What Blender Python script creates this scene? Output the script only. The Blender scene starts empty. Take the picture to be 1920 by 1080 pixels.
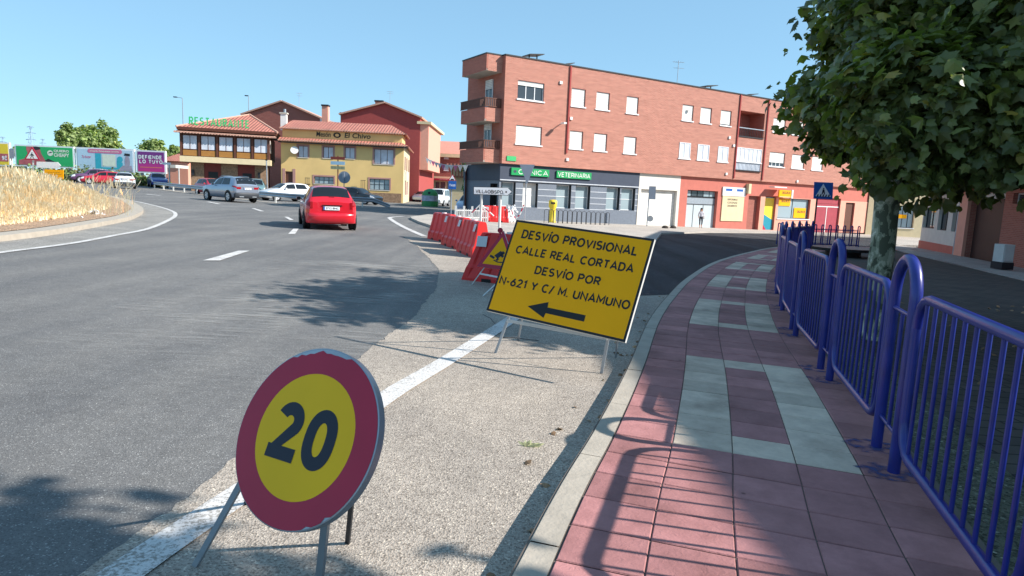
import bpy, bmesh, math, random
from mathutils import Vector, Matrix
random.seed(7)
S = bpy.context.scene
R = math.radians
# ---------------------------------------------------------------- camera
FPX, ROLL, HC, CH = 1230.0, 0.042, 365.0, 1.36
TH = math.atan((540-HC)*math.cos(ROLL)/FPX)
cd = bpy.data.cameras.new('camera'); cam = bpy.data.objects.new('camera', cd); S.collection.objects.link(cam)
cd.sensor_width = 36; cd.lens = FPX/1920*36; cd.clip_start = .05; cd.clip_end = 3000
Rv = Vector((1, 0, 0)); Uv = Vector((0, math.sin(TH), math.cos(TH))); Fv = Vector((0, math.cos(TH), -math.sin(TH)))
Xc = Rv*math.cos(ROLL)+Uv*math.sin(ROLL); Yc = -Rv*math.sin(ROLL)+Uv*math.cos(ROLL)
M = Matrix.Identity(4)
for i in range(3): M[i][0] = Xc[i]; M[i][1] = Yc[i]; M[i][2] = -Fv[i]
M[2][3] = CH
cam.matrix_world = M; S.camera = cam
S.render.resolution_x = 1024; S.render.resolution_y = 576
# ---------------------------------------------------------------- light
SUN = Vector((.81, -.148, .568)).normalized()
EL = math.asin(SUN.z); AZ = math.atan2(SUN.x, SUN.y)
w = bpy.data.worlds.new('World'); S.world = w; w.use_nodes = True
nt = w.node_tree; bg = nt.nodes['Background']
sk = nt.nodes.new('ShaderNodeTexSky'); sk.sky_type = 'NISHITA'; sk.sun_disc = False
sk.sun_elevation = EL; sk.sun_rotation = AZ; sk.altitude = 1500; sk.air_density = 1.0; sk.dust_density = .0; sk.ozone_density = 1.2
tn = nt.nodes.new('ShaderNodeMix'); tn.data_type = 'RGBA'; tn.blend_type = 'MULTIPLY'; tn.inputs[0].default_value = 1; tn.inputs[7].default_value = (1.0, 1.56, 1.92, 1)   # white balance of the clear sky
gm_ = nt.nodes.new('ShaderNodeGamma'); gm_.inputs[1].default_value = .4; nt.links.new(sk.outputs[0], gm_.inputs[0]); nt.links.new(gm_.outputs[0], tn.inputs[6]); nt.links.new(tn.outputs[2], bg.inputs[0]); bg.inputs[1].default_value = .15
ld = bpy.data.lights.new('sun', 'SUN'); ld.energy = 4.6; ld.angle = R(.53); ld.color = (1, .95, .88)
lo = bpy.data.objects.new('sun', ld); S.collection.objects.link(lo); lo.rotation_euler = SUN.to_track_quat('Z', 'Y').to_euler()
S.view_settings.view_transform = 'Standard'; S.view_settings.look = 'None'; S.view_settings.exposure = .8; S.view_settings.gamma = 1
# ---------------------------------------------------------------- projection helpers: a direction of sight -> a real place
def ray(px, py):
    dx = px-960; dy = py-540
    a = dx*math.cos(ROLL)+dy*math.sin(ROLL); b = -dx*math.sin(ROLL)+dy*math.cos(ROLL)
    fy = FPX*math.cos(TH)-b*math.sin(TH); up = -b*math.cos(TH)-FPX*math.sin(TH)
    return Vector((a/fy, 1, up/fy))
ROAD = -.12
def gz(x, y, off=ROAD):
    return off-.02*max(-60, min(45, x))-.0035*max(-20, min(75, y))
def G(px, py, off=ROAD):
    r = ray(px, py); t = (off-CH)/(r.z+.02*r.x+.0035)
    return Vector((r.x*t, t, CH+r.z*t))
def P(px, py, Y): r = ray(px, py); return Vector((r.x*Y, Y, CH+r.z*Y))
# ---------------------------------------------------------------- materials
def rgb(r, g, b):
    f = lambda c: (c/255/12.92 if c/255 <= .04045 else ((c/255+.055)/1.055)**2.4)
    return (f(r), f(g), f(b), 1)
MATS = {}
def new_mat(name):
    m = bpy.data.materials.new(name); m.use_nodes = True; MATS[name] = m
    return m, m.node_tree, m.node_tree.nodes['Principled BSDF']
def N(nt, t, **k):
    n = nt.nodes.new(t)
    for a, v in k.items():
        if a in n.inputs: n.inputs[a].default_value = v
        else: setattr(n, a, v)
    return n
def ramp(nt, fac, stops):
    n = nt.nodes.new('ShaderNodeValToRGB'); e = n.color_ramp.elements
    while len(e) < len(stops): e.new(.5)
    for i, (p, c) in enumerate(stops): e[i].position = p; e[i].color = c if len(c) == 4 else (*c, 1)
    nt.links.new(fac, n.inputs[0]); return n
def mat(name, col, rough=.6, metal=0, var=.12, scale=3, spec=.4, bump=0, bscale=40, clear=0):
    """painted / plain surface with slight dirt variation"""
    if name in MATS: return MATS[name]
    m, nt, b = new_mat(name)
    b.inputs['Roughness'].default_value = rough; b.inputs['Metallic'].default_value = metal
    b.inputs['Specular IOR Level'].default_value = spec; b.inputs['Coat Weight'].default_value = clear
    tc = N(nt, 'ShaderNodeTexCoord')
    if var:
        n = N(nt, 'ShaderNodeTexNoise', Scale=scale, Detail=6.0); nt.links.new(tc.outputs['Object'], n.inputs['Vector'])
        c = col
        r = ramp(nt, n.outputs[0], [(.25, tuple(max(0, x*(1-var)) for x in c[:3])), (.75, tuple(min(1, x*(1+var*.6)) for x in c[:3]))])
        nt.links.new(r.outputs[0], b.inputs['Base Color'])
    else: b.inputs['Base Color'].default_value = col
    if bump:
        n2 = N(nt, 'ShaderNodeTexNoise', Scale=bscale, Detail=4.0); nt.links.new(tc.outputs['Object'], n2.inputs['Vector'])
        bp = N(nt, 'ShaderNodeBump', Strength=bump, Distance=.02); nt.links.new(n2.outputs[0], bp.inputs['Height']); nt.links.new(bp.outputs[0], b.inputs['Normal'])
    return m
def asphalt(name, c0, c1, c2, cell=130., big=.35, bump=.5, dist=.004, streak=None):
    m, nt, b = new_mat(name); L = nt.links.new
    tc = N(nt, 'ShaderNodeTexCoord')
    v = N(nt, 'ShaderNodeTexVoronoi', Scale=cell); L(tc.outputs['Object'], v.inputs['Vector'])
    s = N(nt, 'ShaderNodeSeparateColor'); L(v.outputs['Color'], s.inputs[0])
    r = ramp(nt, s.outputs[0], [(0, c0), (.55, c1), (.93, c1), (1, c2)])
    n = N(nt, 'ShaderNodeTexNoise', Scale=big, Detail=8.0, Roughness=.6); L(tc.outputs['Object'], n.inputs['Vector'])
    r2 = ramp(nt, n.outputs[0], [(.3, (.78, .78, .79)), (.7, (1.12, 1.11, 1.09))])
    mx = N(nt, 'ShaderNodeMix', data_type='RGBA', blend_type='MULTIPLY'); mx.inputs[0].default_value = 1
    L(r.outputs[0], mx.inputs[6]); L(r2.outputs[0], mx.inputs[7])
    n3 = N(nt, 'ShaderNodeTexNoise', Scale=9., Detail=5.0); L(tc.outputs['Object'], n3.inputs['Vector'])
    r3 = ramp(nt, n3.outputs[0], [(.3, (.9, .9, .9)), (.7, (1.08, 1.08, 1.08))])
    m2 = N(nt, 'ShaderNodeMix', data_type='RGBA', blend_type='MULTIPLY'); m2.inputs[0].default_value = 1
    L(mx.outputs[2], m2.inputs[6]); L(r3.outputs[0], m2.inputs[7])
    out = m2.outputs[2]
    if streak:
        mp = N(nt, 'ShaderNodeMapping'); mp.inputs['Rotation'].default_value = (0, 0, streak[0]); mp.inputs['Scale'].default_value = (.9, .06, 1)
        L(tc.outputs['Object'], mp.inputs[0]); ns = N(nt, 'ShaderNodeTexNoise', Scale=1.6, Detail=5.); L(mp.outputs[0], ns.inputs['Vector'])
        rs = ramp(nt, ns.outputs[0], [(.35, streak[1]), (.65, streak[2])])
        m3 = N(nt, 'ShaderNodeMix', data_type='RGBA', blend_type='MULTIPLY'); m3.inputs[0].default_value = 1
        L(out, m3.inputs[6]); L(rs.outputs[0], m3.inputs[7]); out = m3.outputs[2]
    L(out, b.inputs['Base Color'])
    b.inputs['Roughness'].default_value = .88; b.inputs['Specular IOR Level'].default_value = .25
    bp = N(nt, 'ShaderNodeBump', Strength=bump, Distance=dist); L(v.outputs['Distance'], bp.inputs['Height']); L(bp.outputs[0], b.inputs['Normal'])
    return m
def brick(name, c1, c2, mortar, bw=.25, bh=.065, ms=.008, var=.15, bump=.3, off=.5):
    m, nt, b = new_mat(name); L = nt.links.new
    uv = N(nt, 'ShaderNodeUVMap'); uv.uv_map = 'UVMap'
    t = N(nt, 'ShaderNodeTexBrick', Scale=1.0); t.offset = off
    t.inputs['Color1'].default_value = c1; t.inputs['Color2'].default_value = c2; t.inputs['Mortar'].default_value = mortar
    t.inputs['Mortar Size'].default_value = ms; t.inputs['Brick Width'].default_value = bw; t.inputs['Row Height'].default_value = bh; t.inputs['Bias'].default_value = 0
    L(uv.outputs[0], t.inputs['Vector'])
    mp_ = N(nt, 'ShaderNodeMapping'); mp_.inputs['Scale'].default_value = (.55, 3.4, 1) if bh < .1 else (1, 1, 1); L(uv.outputs[0], mp_.inputs[0]); n = N(nt, 'ShaderNodeTexNoise', Scale=1.5, Detail=9.0, Roughness=.72); L(mp_.outputs[0], n.inputs['Vector'])
    r2 = ramp(nt, n.outputs[0], [(.3, (1-var,)*3), (.7, (1+var*.5,)*3)])
    mx = N(nt, 'ShaderNodeMix', data_type='RGBA', blend_type='MULTIPLY'); mx.inputs[0].default_value = 1
    L(t.outputs[0], mx.inputs[6]); L(r2.outputs[0], mx.inputs[7]); L(mx.outputs[2], b.inputs['Base Color'])
    b.inputs['Roughness'].default_value = .85; b.inputs['Specular IOR Level'].default_value = .25
    bp = N(nt, 'ShaderNodeBump', Strength=bump, Distance=.006); bp.invert = True; L(t.outputs['Fac'], bp.inputs['Height']); L(bp.outputs[0], b.inputs['Normal'])
    return m
def worn_paint(name, col, under, amount=.45):
    m, nt, b = new_mat(name); L = nt.links.new
    tc = N(nt, 'ShaderNodeTexCoord')
    n = N(nt, 'ShaderNodeTexNoise', Scale=60., Detail=6.0, Roughness=.7); L(tc.outputs['Object'], n.inputs['Vector'])
    n2 = N(nt, 'ShaderNodeTexNoise', Scale=2.5, Detail=4.0); L(tc.outputs['Object'], n2.inputs['Vector'])
    ad = N(nt, 'ShaderNodeMath', operation='MULTIPLY_ADD'); L(n2.outputs[0], ad.inputs[0]); ad.inputs[1].default_value = .35; L(n.outputs[0], ad.inputs[2])
    r = ramp(nt, ad.outputs[0], [(amount, under), (amount+.12, col)])
    L(r.outputs[0], b.inputs['Base Color']); b.inputs['Roughness'].default_value = .8
    return m
def tile_mat(name, col):
    m, nt, b = new_mat(name); L = nt.links.new
    g = N(nt, 'ShaderNodeNewGeometry'); tc = N(nt, 'ShaderNodeTexCoord')
    r = ramp(nt, g.outputs['Random Per Island'], [(0, tuple(c*.8 for c in col[:3])), (.5, tuple(c for c in col[:3])), (1, tuple(c*1.15 for c in col[:3]))])
    n = N(nt, 'ShaderNodeTexNoise', Scale=5., Detail=9.0, Roughness=.7); L(tc.outputs['Object'], n.inputs['Vector'])
    r2 = ramp(nt, n.outputs[0], [(.3, (.78, .76, .76)), (.7, (1.15, 1.17, 1.17))])
    mx = N(nt, 'ShaderNodeMix', data_type='RGBA', blend_type='MULTIPLY'); mx.inputs[0].default_value = 1
    L(r.outputs[0], mx.inputs[6]); L(r2.outputs[0], mx.inputs[7]); n4 = N(nt, 'ShaderNodeTexNoise', Scale=1.1, Detail=7.0, Roughness=.65); L(tc.outputs['Object'], n4.inputs['Vector']); r4 = ramp(nt, n4.outputs[0], [(.36, (.72, .71, .7)), (.5, (1, 1, 1)), (.7, (1.1, 1.1, 1.08))]); mx4 = N(nt, 'ShaderNodeMix', data_type='RGBA', blend_type='MULTIPLY'); mx4.inputs[0].default_value = 1; L(mx.outputs[2], mx4.inputs[6]); L(r4.outputs[0], mx4.inputs[7])
    v5 = N(nt, 'ShaderNodeTexVoronoi', Scale=2.6); L(tc.outputs['Object'], v5.inputs['Vector']); r5 = ramp(nt, v5.outputs['Distance'], [(.025, (.42, .4, .4)), (.045, (1, 1, 1))]); mx5 = N(nt, 'ShaderNodeMix', data_type='RGBA', blend_type='MULTIPLY'); mx5.inputs[0].default_value = 1; L(mx4.outputs[2], mx5.inputs[6]); L(r5.outputs[0], mx5.inputs[7]); L(mx5.outputs[2], b.inputs['Base Color'])
    n3 = N(nt, 'ShaderNodeTexNoise', Scale=38., Detail=5.0, Distortion=1.2); L(tc.outputs['Object'], n3.inputs['Vector'])
    bp = N(nt, 'ShaderNodeBump', Strength=.55, Distance=.006); L(n3.outputs[0], bp.inputs['Height']); L(bp.outputs[0], b.inputs['Normal'])
    b.inputs['Roughness'].default_value = .8; b.inputs['Specular IOR Level'].default_value = .3
    return m
def bark_mat():
    m, nt, b = new_mat('plane_bark'); L = nt.links.new
    tc = N(nt, 'ShaderNodeTexCoord'); mp = N(nt, 'ShaderNodeMapping'); mp.inputs['Scale'].default_value = (1, 1, .55); L(tc.outputs['Object'], mp.inputs[0])
    n0 = N(nt, 'ShaderNodeTexNoise', Scale=4., Detail=3.0); L(mp.outputs[0], n0.inputs['Vector'])
    n = N(nt, 'ShaderNodeTexNoise', Scale=9., Detail=5.0, Distortion=.8); L(mp.outputs[0], n.inputs['Vector'])
    r = ramp(nt, n.outputs[0], [(.4, rgb(84, 86, 68)), (.46, rgb(138, 140, 116)), (.54, rgb(180, 176, 152)), (.62, rgb(218, 212, 192))])
    r.color_ramp.interpolation = 'CONSTANT'
    L(r.outputs[0], b.inputs['Base Color']); b.inputs['Roughness'].default_value = .8
    bp = N(nt, 'ShaderNodeBump', Strength=.4, Distance=.01); L(n.outputs[0], bp.inputs['Height']); L(bp.outputs[0], b.inputs['Normal'])
    return m
def leaf_mat(name, dark, light, rough=.38, trans=.35, tint=(1.3, 1.6, .5, 1)):
    m, nt, b = new_mat(name); L = nt.links.new
    g = N(nt, 'ShaderNodeNewGeometry')
    r = ramp(nt, g.outputs['Random Per Island'], [(0, dark), (.75, light), (.97, tuple(c*1.5 for c in light[:3])), (1, (light[0]*2.4, light[1]*1.5, light[2]*.9))])
    L(r.outputs[0], b.inputs['Base Color']); b.inputs['Roughness'].default_value = rough; b.inputs['Specular IOR Level'].default_value = .5
    t = N(nt, 'ShaderNodeBsdfTranslucent')
    gm = N(nt, 'ShaderNodeMix', data_type='RGBA', blend_type='MULTIPLY'); gm.inputs[0].default_value = 1; L(r.outputs[0], gm.inputs[6]); gm.inputs[7].default_value = tint
    L(gm.outputs[2], t.inputs[0])
    mx = N(nt, 'ShaderNodeMixShader'); mx.inputs[0].default_value = trans; L(b.outputs[0], mx.inputs[1]); L(t.outputs[0], mx.inputs[2])
    L(mx.outputs[0], nt.nodes['Material Output'].inputs[0])
    return m
def glass_dark(name, col=(.02, .025, .03, 1), rough=.06):
    m, nt, b = new_mat(name); b.inputs['Base Color'].default_value = col; b.inputs['Roughness'].default_value = rough; b.inputs['Specular IOR Level'].default_value = .6
    return m
def wave_mat(name, col, dark, scale, direction='Z', bump=.4):
    m, nt, b = new_mat(name); L = nt.links.new
    uv = N(nt, 'ShaderNodeUVMap'); uv.uv_map = 'UVMap'
    wv = N(nt, 'ShaderNodeTexWave', Scale=scale); wv.bands_direction = direction; L(uv.outputs[0], wv.inputs['Vector'])
    r = ramp(nt, wv.outputs['Fac'], [(0, dark), (.35, col), (1, col)]); 
    n = N(nt, 'ShaderNodeTexNoise', Scale=1.3, Detail=6.0); L(uv.outputs[0], n.inputs['Vector'])
    r2 = ramp(nt, n.outputs[0], [(.3, (.82,)*3), (.7, (1.1,)*3)])
    mx = N(nt, 'ShaderNodeMix', data_type='RGBA', blend_type='MULTIPLY'); mx.inputs[0].default_value = 1
    L(r.outputs[0], mx.inputs[6]); L(r2.outputs[0], mx.inputs[7]); L(mx.outputs[2], b.inputs['Base Color'])
    bp = N(nt, 'ShaderNodeBump', Strength=bump, Distance=.02); L(wv.outputs['Fac'], bp.inputs['Height']); L(bp.outputs[0], b.inputs['Normal'])
    b.inputs['Roughness'].default_value = .7
    return m
m_asph = asphalt('road_asphalt', rgb(96, 95, 94), rgb(120, 118, 116), rgb(176, 174, 170), cell=170, streak=(.35, (.84, .85, .87), (1.12, 1.11, 1.09)))
m_coarse = asphalt('coarse_asphalt', rgb(124, 114, 104), rgb(174, 163, 151), rgb(216, 204, 186), cell=120, big=.8, bump=.7, dist=.005)
m_black = asphalt('fresh_asphalt', rgb(34, 35, 38), rgb(62, 64, 68), rgb(110, 110, 110), cell=70, big=.7, bump=.8, dist=.01, streak=(-1.2, (.6, .6, .62), (1.35, 1.35, 1.35)))
m_apron = asphalt('island_apron', rgb(120, 116, 110), rgb(150, 146, 140), rgb(180, 176, 168), cell=60, big=.9)
m_pave = asphalt('concrete_pavement', rgb(158, 150, 142), rgb(184, 176, 166), rgb(206, 198, 188), cell=30, big=.5, bump=.2)
m_soil = asphalt('dry_soil', rgb(146, 118, 94), rgb(190, 158, 130), rgb(216, 192, 166), cell=26, big=1.2, bump=1, dist=.03)
m_verge = asphalt('verge_soil', rgb(58, 60, 50), rgb(104, 104, 88), rgb(160, 160, 140), cell=60, big=3., bump=1, dist=.015)
m_field = asphalt('far_ground', rgb(120, 112, 96), rgb(150, 142, 122), rgb(180, 170, 150), cell=8, big=.1)
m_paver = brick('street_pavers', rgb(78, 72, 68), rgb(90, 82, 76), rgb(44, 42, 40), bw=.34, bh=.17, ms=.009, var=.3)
m_slab = brick('slab_paving', rgb(176, 166, 158), rgb(160, 150, 144), rgb(120, 112, 106), bw=.4, bh=.4, ms=.01, off=0)
m_kerb = mat('kerb_concrete', rgb(172, 162, 148), .85, var=.16, scale=6, bump=.25)
m_paint = worn_paint('road_paint', rgb(206, 202, 198), rgb(140, 134, 126), .56)
m_tilep = tile_mat('pink_tile', rgb(170, 118, 116)); m_tileg = tile_mat('grey_tile', rgb(204, 184, 164)); m_grout = mat('grout', rgb(104, 94, 86), .9)
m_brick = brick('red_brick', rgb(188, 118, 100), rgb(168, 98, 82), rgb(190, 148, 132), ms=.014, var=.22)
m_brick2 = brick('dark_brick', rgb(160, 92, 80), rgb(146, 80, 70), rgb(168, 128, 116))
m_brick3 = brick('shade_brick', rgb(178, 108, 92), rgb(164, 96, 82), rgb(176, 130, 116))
m_redwall = mat('red_render', rgb(166, 76, 72), .9, var=.08); m_redwall2 = mat('painted_red_wall', rgb(190, 108, 94), .8, var=.1)
m_salmon = mat('salmon_render', rgb(226, 160, 138), .85, var=.06); m_ochre = mat('ochre_render', rgb(226, 192, 128), .9, var=.1, scale=.6)
m_cream = mat('cream_render', rgb(216, 198, 160), .85, var=.08); m_white = mat('white_paint', rgb(226, 224, 220), .5, var=.05)
m_offw = mat('offwhite_wall', rgb(214, 208, 198), .85, var=.08); m_mauve = mat('mauve_trim', rgb(176, 134, 126), .8, var=.08)
m_conc = mat('soffit_concrete', rgb(190, 184, 172), .85, var=.08)
m_shut = wave_mat('shutter_white', rgb(232, 230, 224), rgb(176, 172, 166), 3.2, 'Y', .3); m_alu = mat('white_frame', rgb(228, 228, 228), .4, var=.03)
m_glass = glass_dark('window_glass', (.05, .06, .07, 1)); m_glassl = glass_dark('pale_glass', rgb(150, 166, 172), .15); m_curt = wave_mat('curtain', rgb(220, 226, 236), rgb(150, 158, 172), 5., 'X', .4)
m_dark = mat('dark_metal', rgb(38, 40, 44), .5, var=.05); m_black2 = mat('black_paint', rgb(18, 19, 22), .45, var=0)
m_slate = mat('slate_facade', rgb(60, 68, 84), .55, var=.1); m_slate2 = mat('grey_stone_cladding', rgb(110, 118, 130), .6, var=.18, scale=12); m_joint = mat('light_joint', rgb(196, 200, 206), .6)
m_tileroof = wave_mat('clay_roof_tiles', rgb(190, 122, 104), rgb(98, 58, 50), .95, 'X', 1.); m_roofedge = mat('clay_ridge', rgb(200, 156, 136), .85, var=.25, scale=8); m_roofpink = mat('pale_roof', rgb(204, 140, 122), .8)
m_wood = mat('brown_wood', rgb(96, 58, 44), .6); m_woodl = mat('golden_wood', rgb(166, 116, 56), .6); m_maroon = mat('maroon_render', rgb(122, 58, 52), .85)
m_stone = mat('rubble_stone', rgb(150, 122, 98), .95, var=.45, scale=6, bump=1, bscale=8)
m_galv = mat('galvanised_steel', rgb(168, 174, 180), .42, .55, var=.15, scale=8); m_grey = mat('grey_sign_back', rgb(134, 144, 158), .5, .2, var=.08); m_steelwhite = mat('pale_post', rgb(208, 208, 204), .5)
m_blue = mat('blue_gloss_paint', rgb(30, 42, 128), .36, var=.25, scale=9, spec=.5, clear=.25)
m_yel = mat('sign_yellow', rgb(252, 174, 0), .55, var=.05, scale=2, spec=.2); m_yel2 = mat('round_sign_yellow', rgb(242, 188, 26), .5, var=.06, spec=.25); m_sred = mat('sign_red', rgb(176, 30, 62), .42, var=.08, scale=4); m_navy = mat('sign_black', rgb(24, 30, 46), .45, var=0); m_sblk = mat('sign_border', rgb(26, 26, 26), .5, var=0)
m_chip = mat('chipped_edge', rgb(150, 160, 170), .6, .3, var=.3, scale=30)
m_sblue = mat('sign_blue', rgb(30, 92, 170), .45, var=.03); m_swhite = mat('sign_white', rgb(232, 234, 236), .45, var=.03)
m_barr = mat('barrier_red_plastic', rgb(222, 50, 48), .4, var=.12, scale=5, spec=.4); m_barw = mat('barrier_white_plastic', rgb(226, 226, 226), .45, var=.08); m_barg = mat('reflector', rgb(206, 206, 206), .4)
m_grnsign = mat('green_sign', rgb(24, 150, 84), .45, var=.03); m_grnlet = mat('green_letters', rgb(62, 178, 108), .5, var=.05)
m_yplast = mat('yellow_plastic', rgb(238, 206, 60), .5, var=.05); m_gplast = mat('green_plastic', rgb(60, 140, 84), .5)
m_tyre = mat('tyre', rgb(26, 26, 28), .8, var=0); m_rim = mat('wheel_rim', rgb(196, 198, 202), .4, .2, var=.1, scale=20); m_cglass = glass_dark('car_glass', (.012, .015, .018, 1), .05)
m_tail = mat('tail_light', rgb(150, 14, 24), .2, var=0, clear=.5); m_head = mat('head_light', rgb(214, 218, 222), .15, var=0); m_plate = mat('number_plate', rgb(236, 236, 240), .5, var=0)
m_skin = mat('skin', rgb(214, 166, 140), .6, var=0); m_hair = mat('hair', rgb(42, 34, 34), .6, var=0); m_bark = bark_mat(); m_bark2 = mat('dark_bark', rgb(92, 84, 72), .9, var=.3, scale=9, bump=.6)
m_leaf = leaf_mat('plane_leaf', rgb(74, 84, 44), rgb(122, 128, 76), .36, .42); m_leaf2 = leaf_mat('far_leaf', rgb(96, 116, 66), rgb(150, 164, 104), .6); m_ivy = leaf_mat('ivy_leaf', rgb(34, 70, 30), rgb(70, 112, 46), .5)
m_shrub = leaf_mat('scrub_leaf', rgb(84, 80, 60), rgb(120, 120, 84), .7); m_straw = leaf_mat('straw', rgb(228, 206, 162), rgb(248, 236, 206), .7, .3, (1, .95, .8, 1))
def car_paint(name, c, metal=.0): return mat(name, c, .28, metal, var=.02, spec=.5, clear=.8)
# ---------------------------------------------------------------- mesh builder
class MB:
    def __init__(s): s.v = []; s.f = []; s.m = []; s.mats = []; s.sm = []
    def mi(s, m):
        if m not in s.mats: s.mats.append(m)
        return s.mats.index(m)
    def face(s, pts, m, sm=False):
        i = len(s.v); s.v += [tuple(p) for p in pts]; s.f.append(tuple(range(i, i+len(pts)))); s.m.append(s.mi(m)); s.sm.append(sm)
    def grid(s, rows, m, closed=False, sm=True, flip=False):
        i = len(s.v); n = len(rows[0]); k = s.mi(m)
        for r in rows: s.v += [tuple(p) for p in r]
        for a in range(len(rows)-1):
            for b in range(n if closed else n-1):
                c = (b+1) % n; q = (i+a*n+b, i+a*n+c, i+(a+1)*n+c, i+(a+1)*n+b)
                s.f.append(q[::-1] if flip else q); s.m.append(k); s.sm.append(sm)
    def box8(s, c, m):   # 8 corners: bottom 4 ccw, top 4 ccw
        i = len(s.v); s.v += [tuple(p) for p in c]; k = s.mi(m)
        for q in ((3, 2, 1, 0), (4, 5, 6, 7), (0, 1, 5, 4), (1, 2, 6, 5), (2, 3, 7, 6), (3, 0, 4, 7)):
            s.f.append(tuple(i+j for j in q)); s.m.append(k); s.sm.append(False)
    def box(s, x0, x1, y0, y1, z0, z1, m):
        s.box8([(x0, y0, z0), (x1, y0, z0), (x1, y1, z0), (x0, y1, z0), (x0, y0, z1), (x1, y0, z1), (x1, y1, z1), (x0, y1, z1)], m)
    def prism(s, poly, n, m, m2=None):   # poly: 3D points, extruded along vector n
        n = Vector(n); a = [Vector(p) for p in poly]; b = [p+n for p in a]
        s.face(a[::-1], m); s.face(b, m2 or m)
        for i in range(len(a)):
            j = (i+1) % len(a); s.face([a[i], a[j], b[j], b[i]], m)
    def tube(s, pts, r, m, n=8, r2=None, cap=True, closed=False):
        pts = [Vector(p) for p in pts]; rows = []; K = len(pts); up = None
        for i, p in enumerate(pts):
            if closed: t = pts[(i+1) % K]-pts[i-1]
            else: t = pts[min(i+1, K-1)]-pts[max(i-1, 0)]
            t.normalize()
            if up is None: up = Vector((0, 0, 1)) if abs(t.z) < .9 else Vector((1, 0, 0))
            a = t.cross(up); 
            if a.length < 1e-4: a = t.cross(Vector((0, 1, 0)))
            a.normalize(); b = t.cross(a).normalized(); up = -b if False else up
            rr = r if r2 is None else r+(r2-r)*i/max(1, K-1)
            if isinstance(r, (list, tuple)): rr = r[i]
            rows.append([p+a*math.cos(2*math.pi*k/n)*rr+b*math.sin(2*math.pi*k/n)*rr for k in range(n)])
        if closed: rows.append(rows[0])
        s.grid(rows, m, closed=True, flip=True)
        if cap and not closed: s.face(rows[0], m); s.face(rows[-1][::-1], m)
    def disc(s, c, ax, r, th, m, n=32, m2=None, ry=None):
        ax = Vector(ax).normalized(); u = ax.cross(Vector((0, 0, 1)))
        if u.length < 1e-3: u = Vector((1, 0, 0))
        u.normalize(); v = u.cross(ax); c = Vector(c); ry = ry or r
        p = [c+u*math.cos(2*math.pi*k/n)*r+v*math.sin(2*math.pi*k/n)*ry for k in range(n)]
        s.prism(p[::-1], ax*th, m, m2)
    def build(s, name, parent=None):
        me = bpy.data.meshes.new(name); me.from_pydata(s.v, [], s.f)
        for m in s.mats: me.materials.append(m)
        me.polygons.foreach_set('material_index', s.m); me.polygons.foreach_set('use_smooth', s.sm)
        uvl = me.uv_layers.new(name='UVMap'); me.update()
        uv = [0.0]*(2*len(me.loops)); V = me.vertices
        for p in me.polygons:
            n = p.normal
            if abs(n.z) > .75:
                for li in p.loop_indices: c = V[me.loops[li].vertex_index].co; uv[2*li] = c.x; uv[2*li+1] = c.y
            else:
                l = math.hypot(n.x, n.y) or 1; tx, ty = -n.y/l, n.x/l; k = 1/max(.3, l)
                for li in p.loop_indices: c = V[me.loops[li].vertex_index].co; uv[2*li] = c.x*tx+c.y*ty; uv[2*li+1] = c.z*k
        uvl.data.foreach_set('uv', uv)
        o = bpy.data.objects.new(name, me); S.collection.objects.link(o)
        if parent is not None:
            o.parent = parent; o.matrix_parent_inverse = Matrix.Translation(-parent.location) if parent.type == 'EMPTY' else Matrix.Identity(4)
        return o
def tag(o, label, cat, group=None, kind=None):
    if label: o['label'] = label
    if cat: o['category'] = cat
    if group: o['group'] = group
    if kind: o['kind'] = kind
    return o
def struct(mb, name, label=None, kind='structure'):
    o = mb.build(name); o['kind'] = kind
    o['label'] = label or name.replace('_', ' '); o['category'] = name.replace('_', ' '); return o
def thing(name, label, cat, loc=(0, 0, 0), group=None):
    o = bpy.data.objects.new(name, None); S.collection.objects.link(o); o.location = loc; o.empty_display_size = .2
    return tag(o, label, cat, group)
def copy_tree(o, parent=None):
    c = o.copy(); S.collection.objects.link(c)
    if parent is not None: c.parent = parent; c.matrix_parent_inverse = o.matrix_parent_inverse.copy()
    for ch in list(o.children): copy_tree(ch, c)
    return c
_tc = {}
def text2d(s, bold=0, shear=0, spacing=1):
    k = (s, bold, shear, spacing)
    if k in _tc: return _tc[k]
    cu = bpy.data.curves.new('t', 'FONT'); cu.body = s; cu.offset = bold; cu.shear = shear; cu.resolution_u = 3; cu.space_character = spacing
    ob = bpy.data.objects.new('t', cu); S.collection.objects.link(ob)
    dg = bpy.context.evaluated_depsgraph_get(); me = ob.evaluated_get(dg).to_mesh()
    v = [tuple(x.co[:2]) for x in me.vertices]; f = [tuple(p.vertices) for p in me.polygons]
    ob.evaluated_get(dg).to_mesh_clear(); bpy.data.objects.remove(ob); bpy.data.curves.remove(cu)
    x0 = min(p[0] for p in v); x1 = max(p[0] for p in v); y0 = min(p[1] for p in v); y1 = max(p[1] for p in v)
    _tc[k] = ([(p[0]-x0, p[1]-y0) for p in v], f, x1-x0, y1-y0); return _tc[k]
def put_text(mb, s, o, r, u, w, h, m, bold=.0, shear=0, spacing=1, n=None, th=0):
    """text filling the box w x h whose lower-left corner is o, in the plane r,u"""
    v, f, W, Hh = text2d(s, bold, shear, spacing); o = Vector(o); r = Vector(r); u = Vector(u)
    base = len(mb.v); k = mb.mi(m)
    mb.v += [tuple(o+r*(x/W*w)+u*(y/Hh*h)) for x, y in v]
    nn = r.cross(u)
    for q in f:
        mb.f.append(tuple(base+i for i in q)); mb.m.append(k); mb.sm.append(False)
def arcp(cx, cy, rx, ry, a0, a1, n=9): return [(cx+rx*math.cos(math.radians(a0+(a1-a0)*i/n)), cy+ry*math.sin(math.radians(a0+(a1-a0)*i/n))) for i in range(n+1)]
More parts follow.
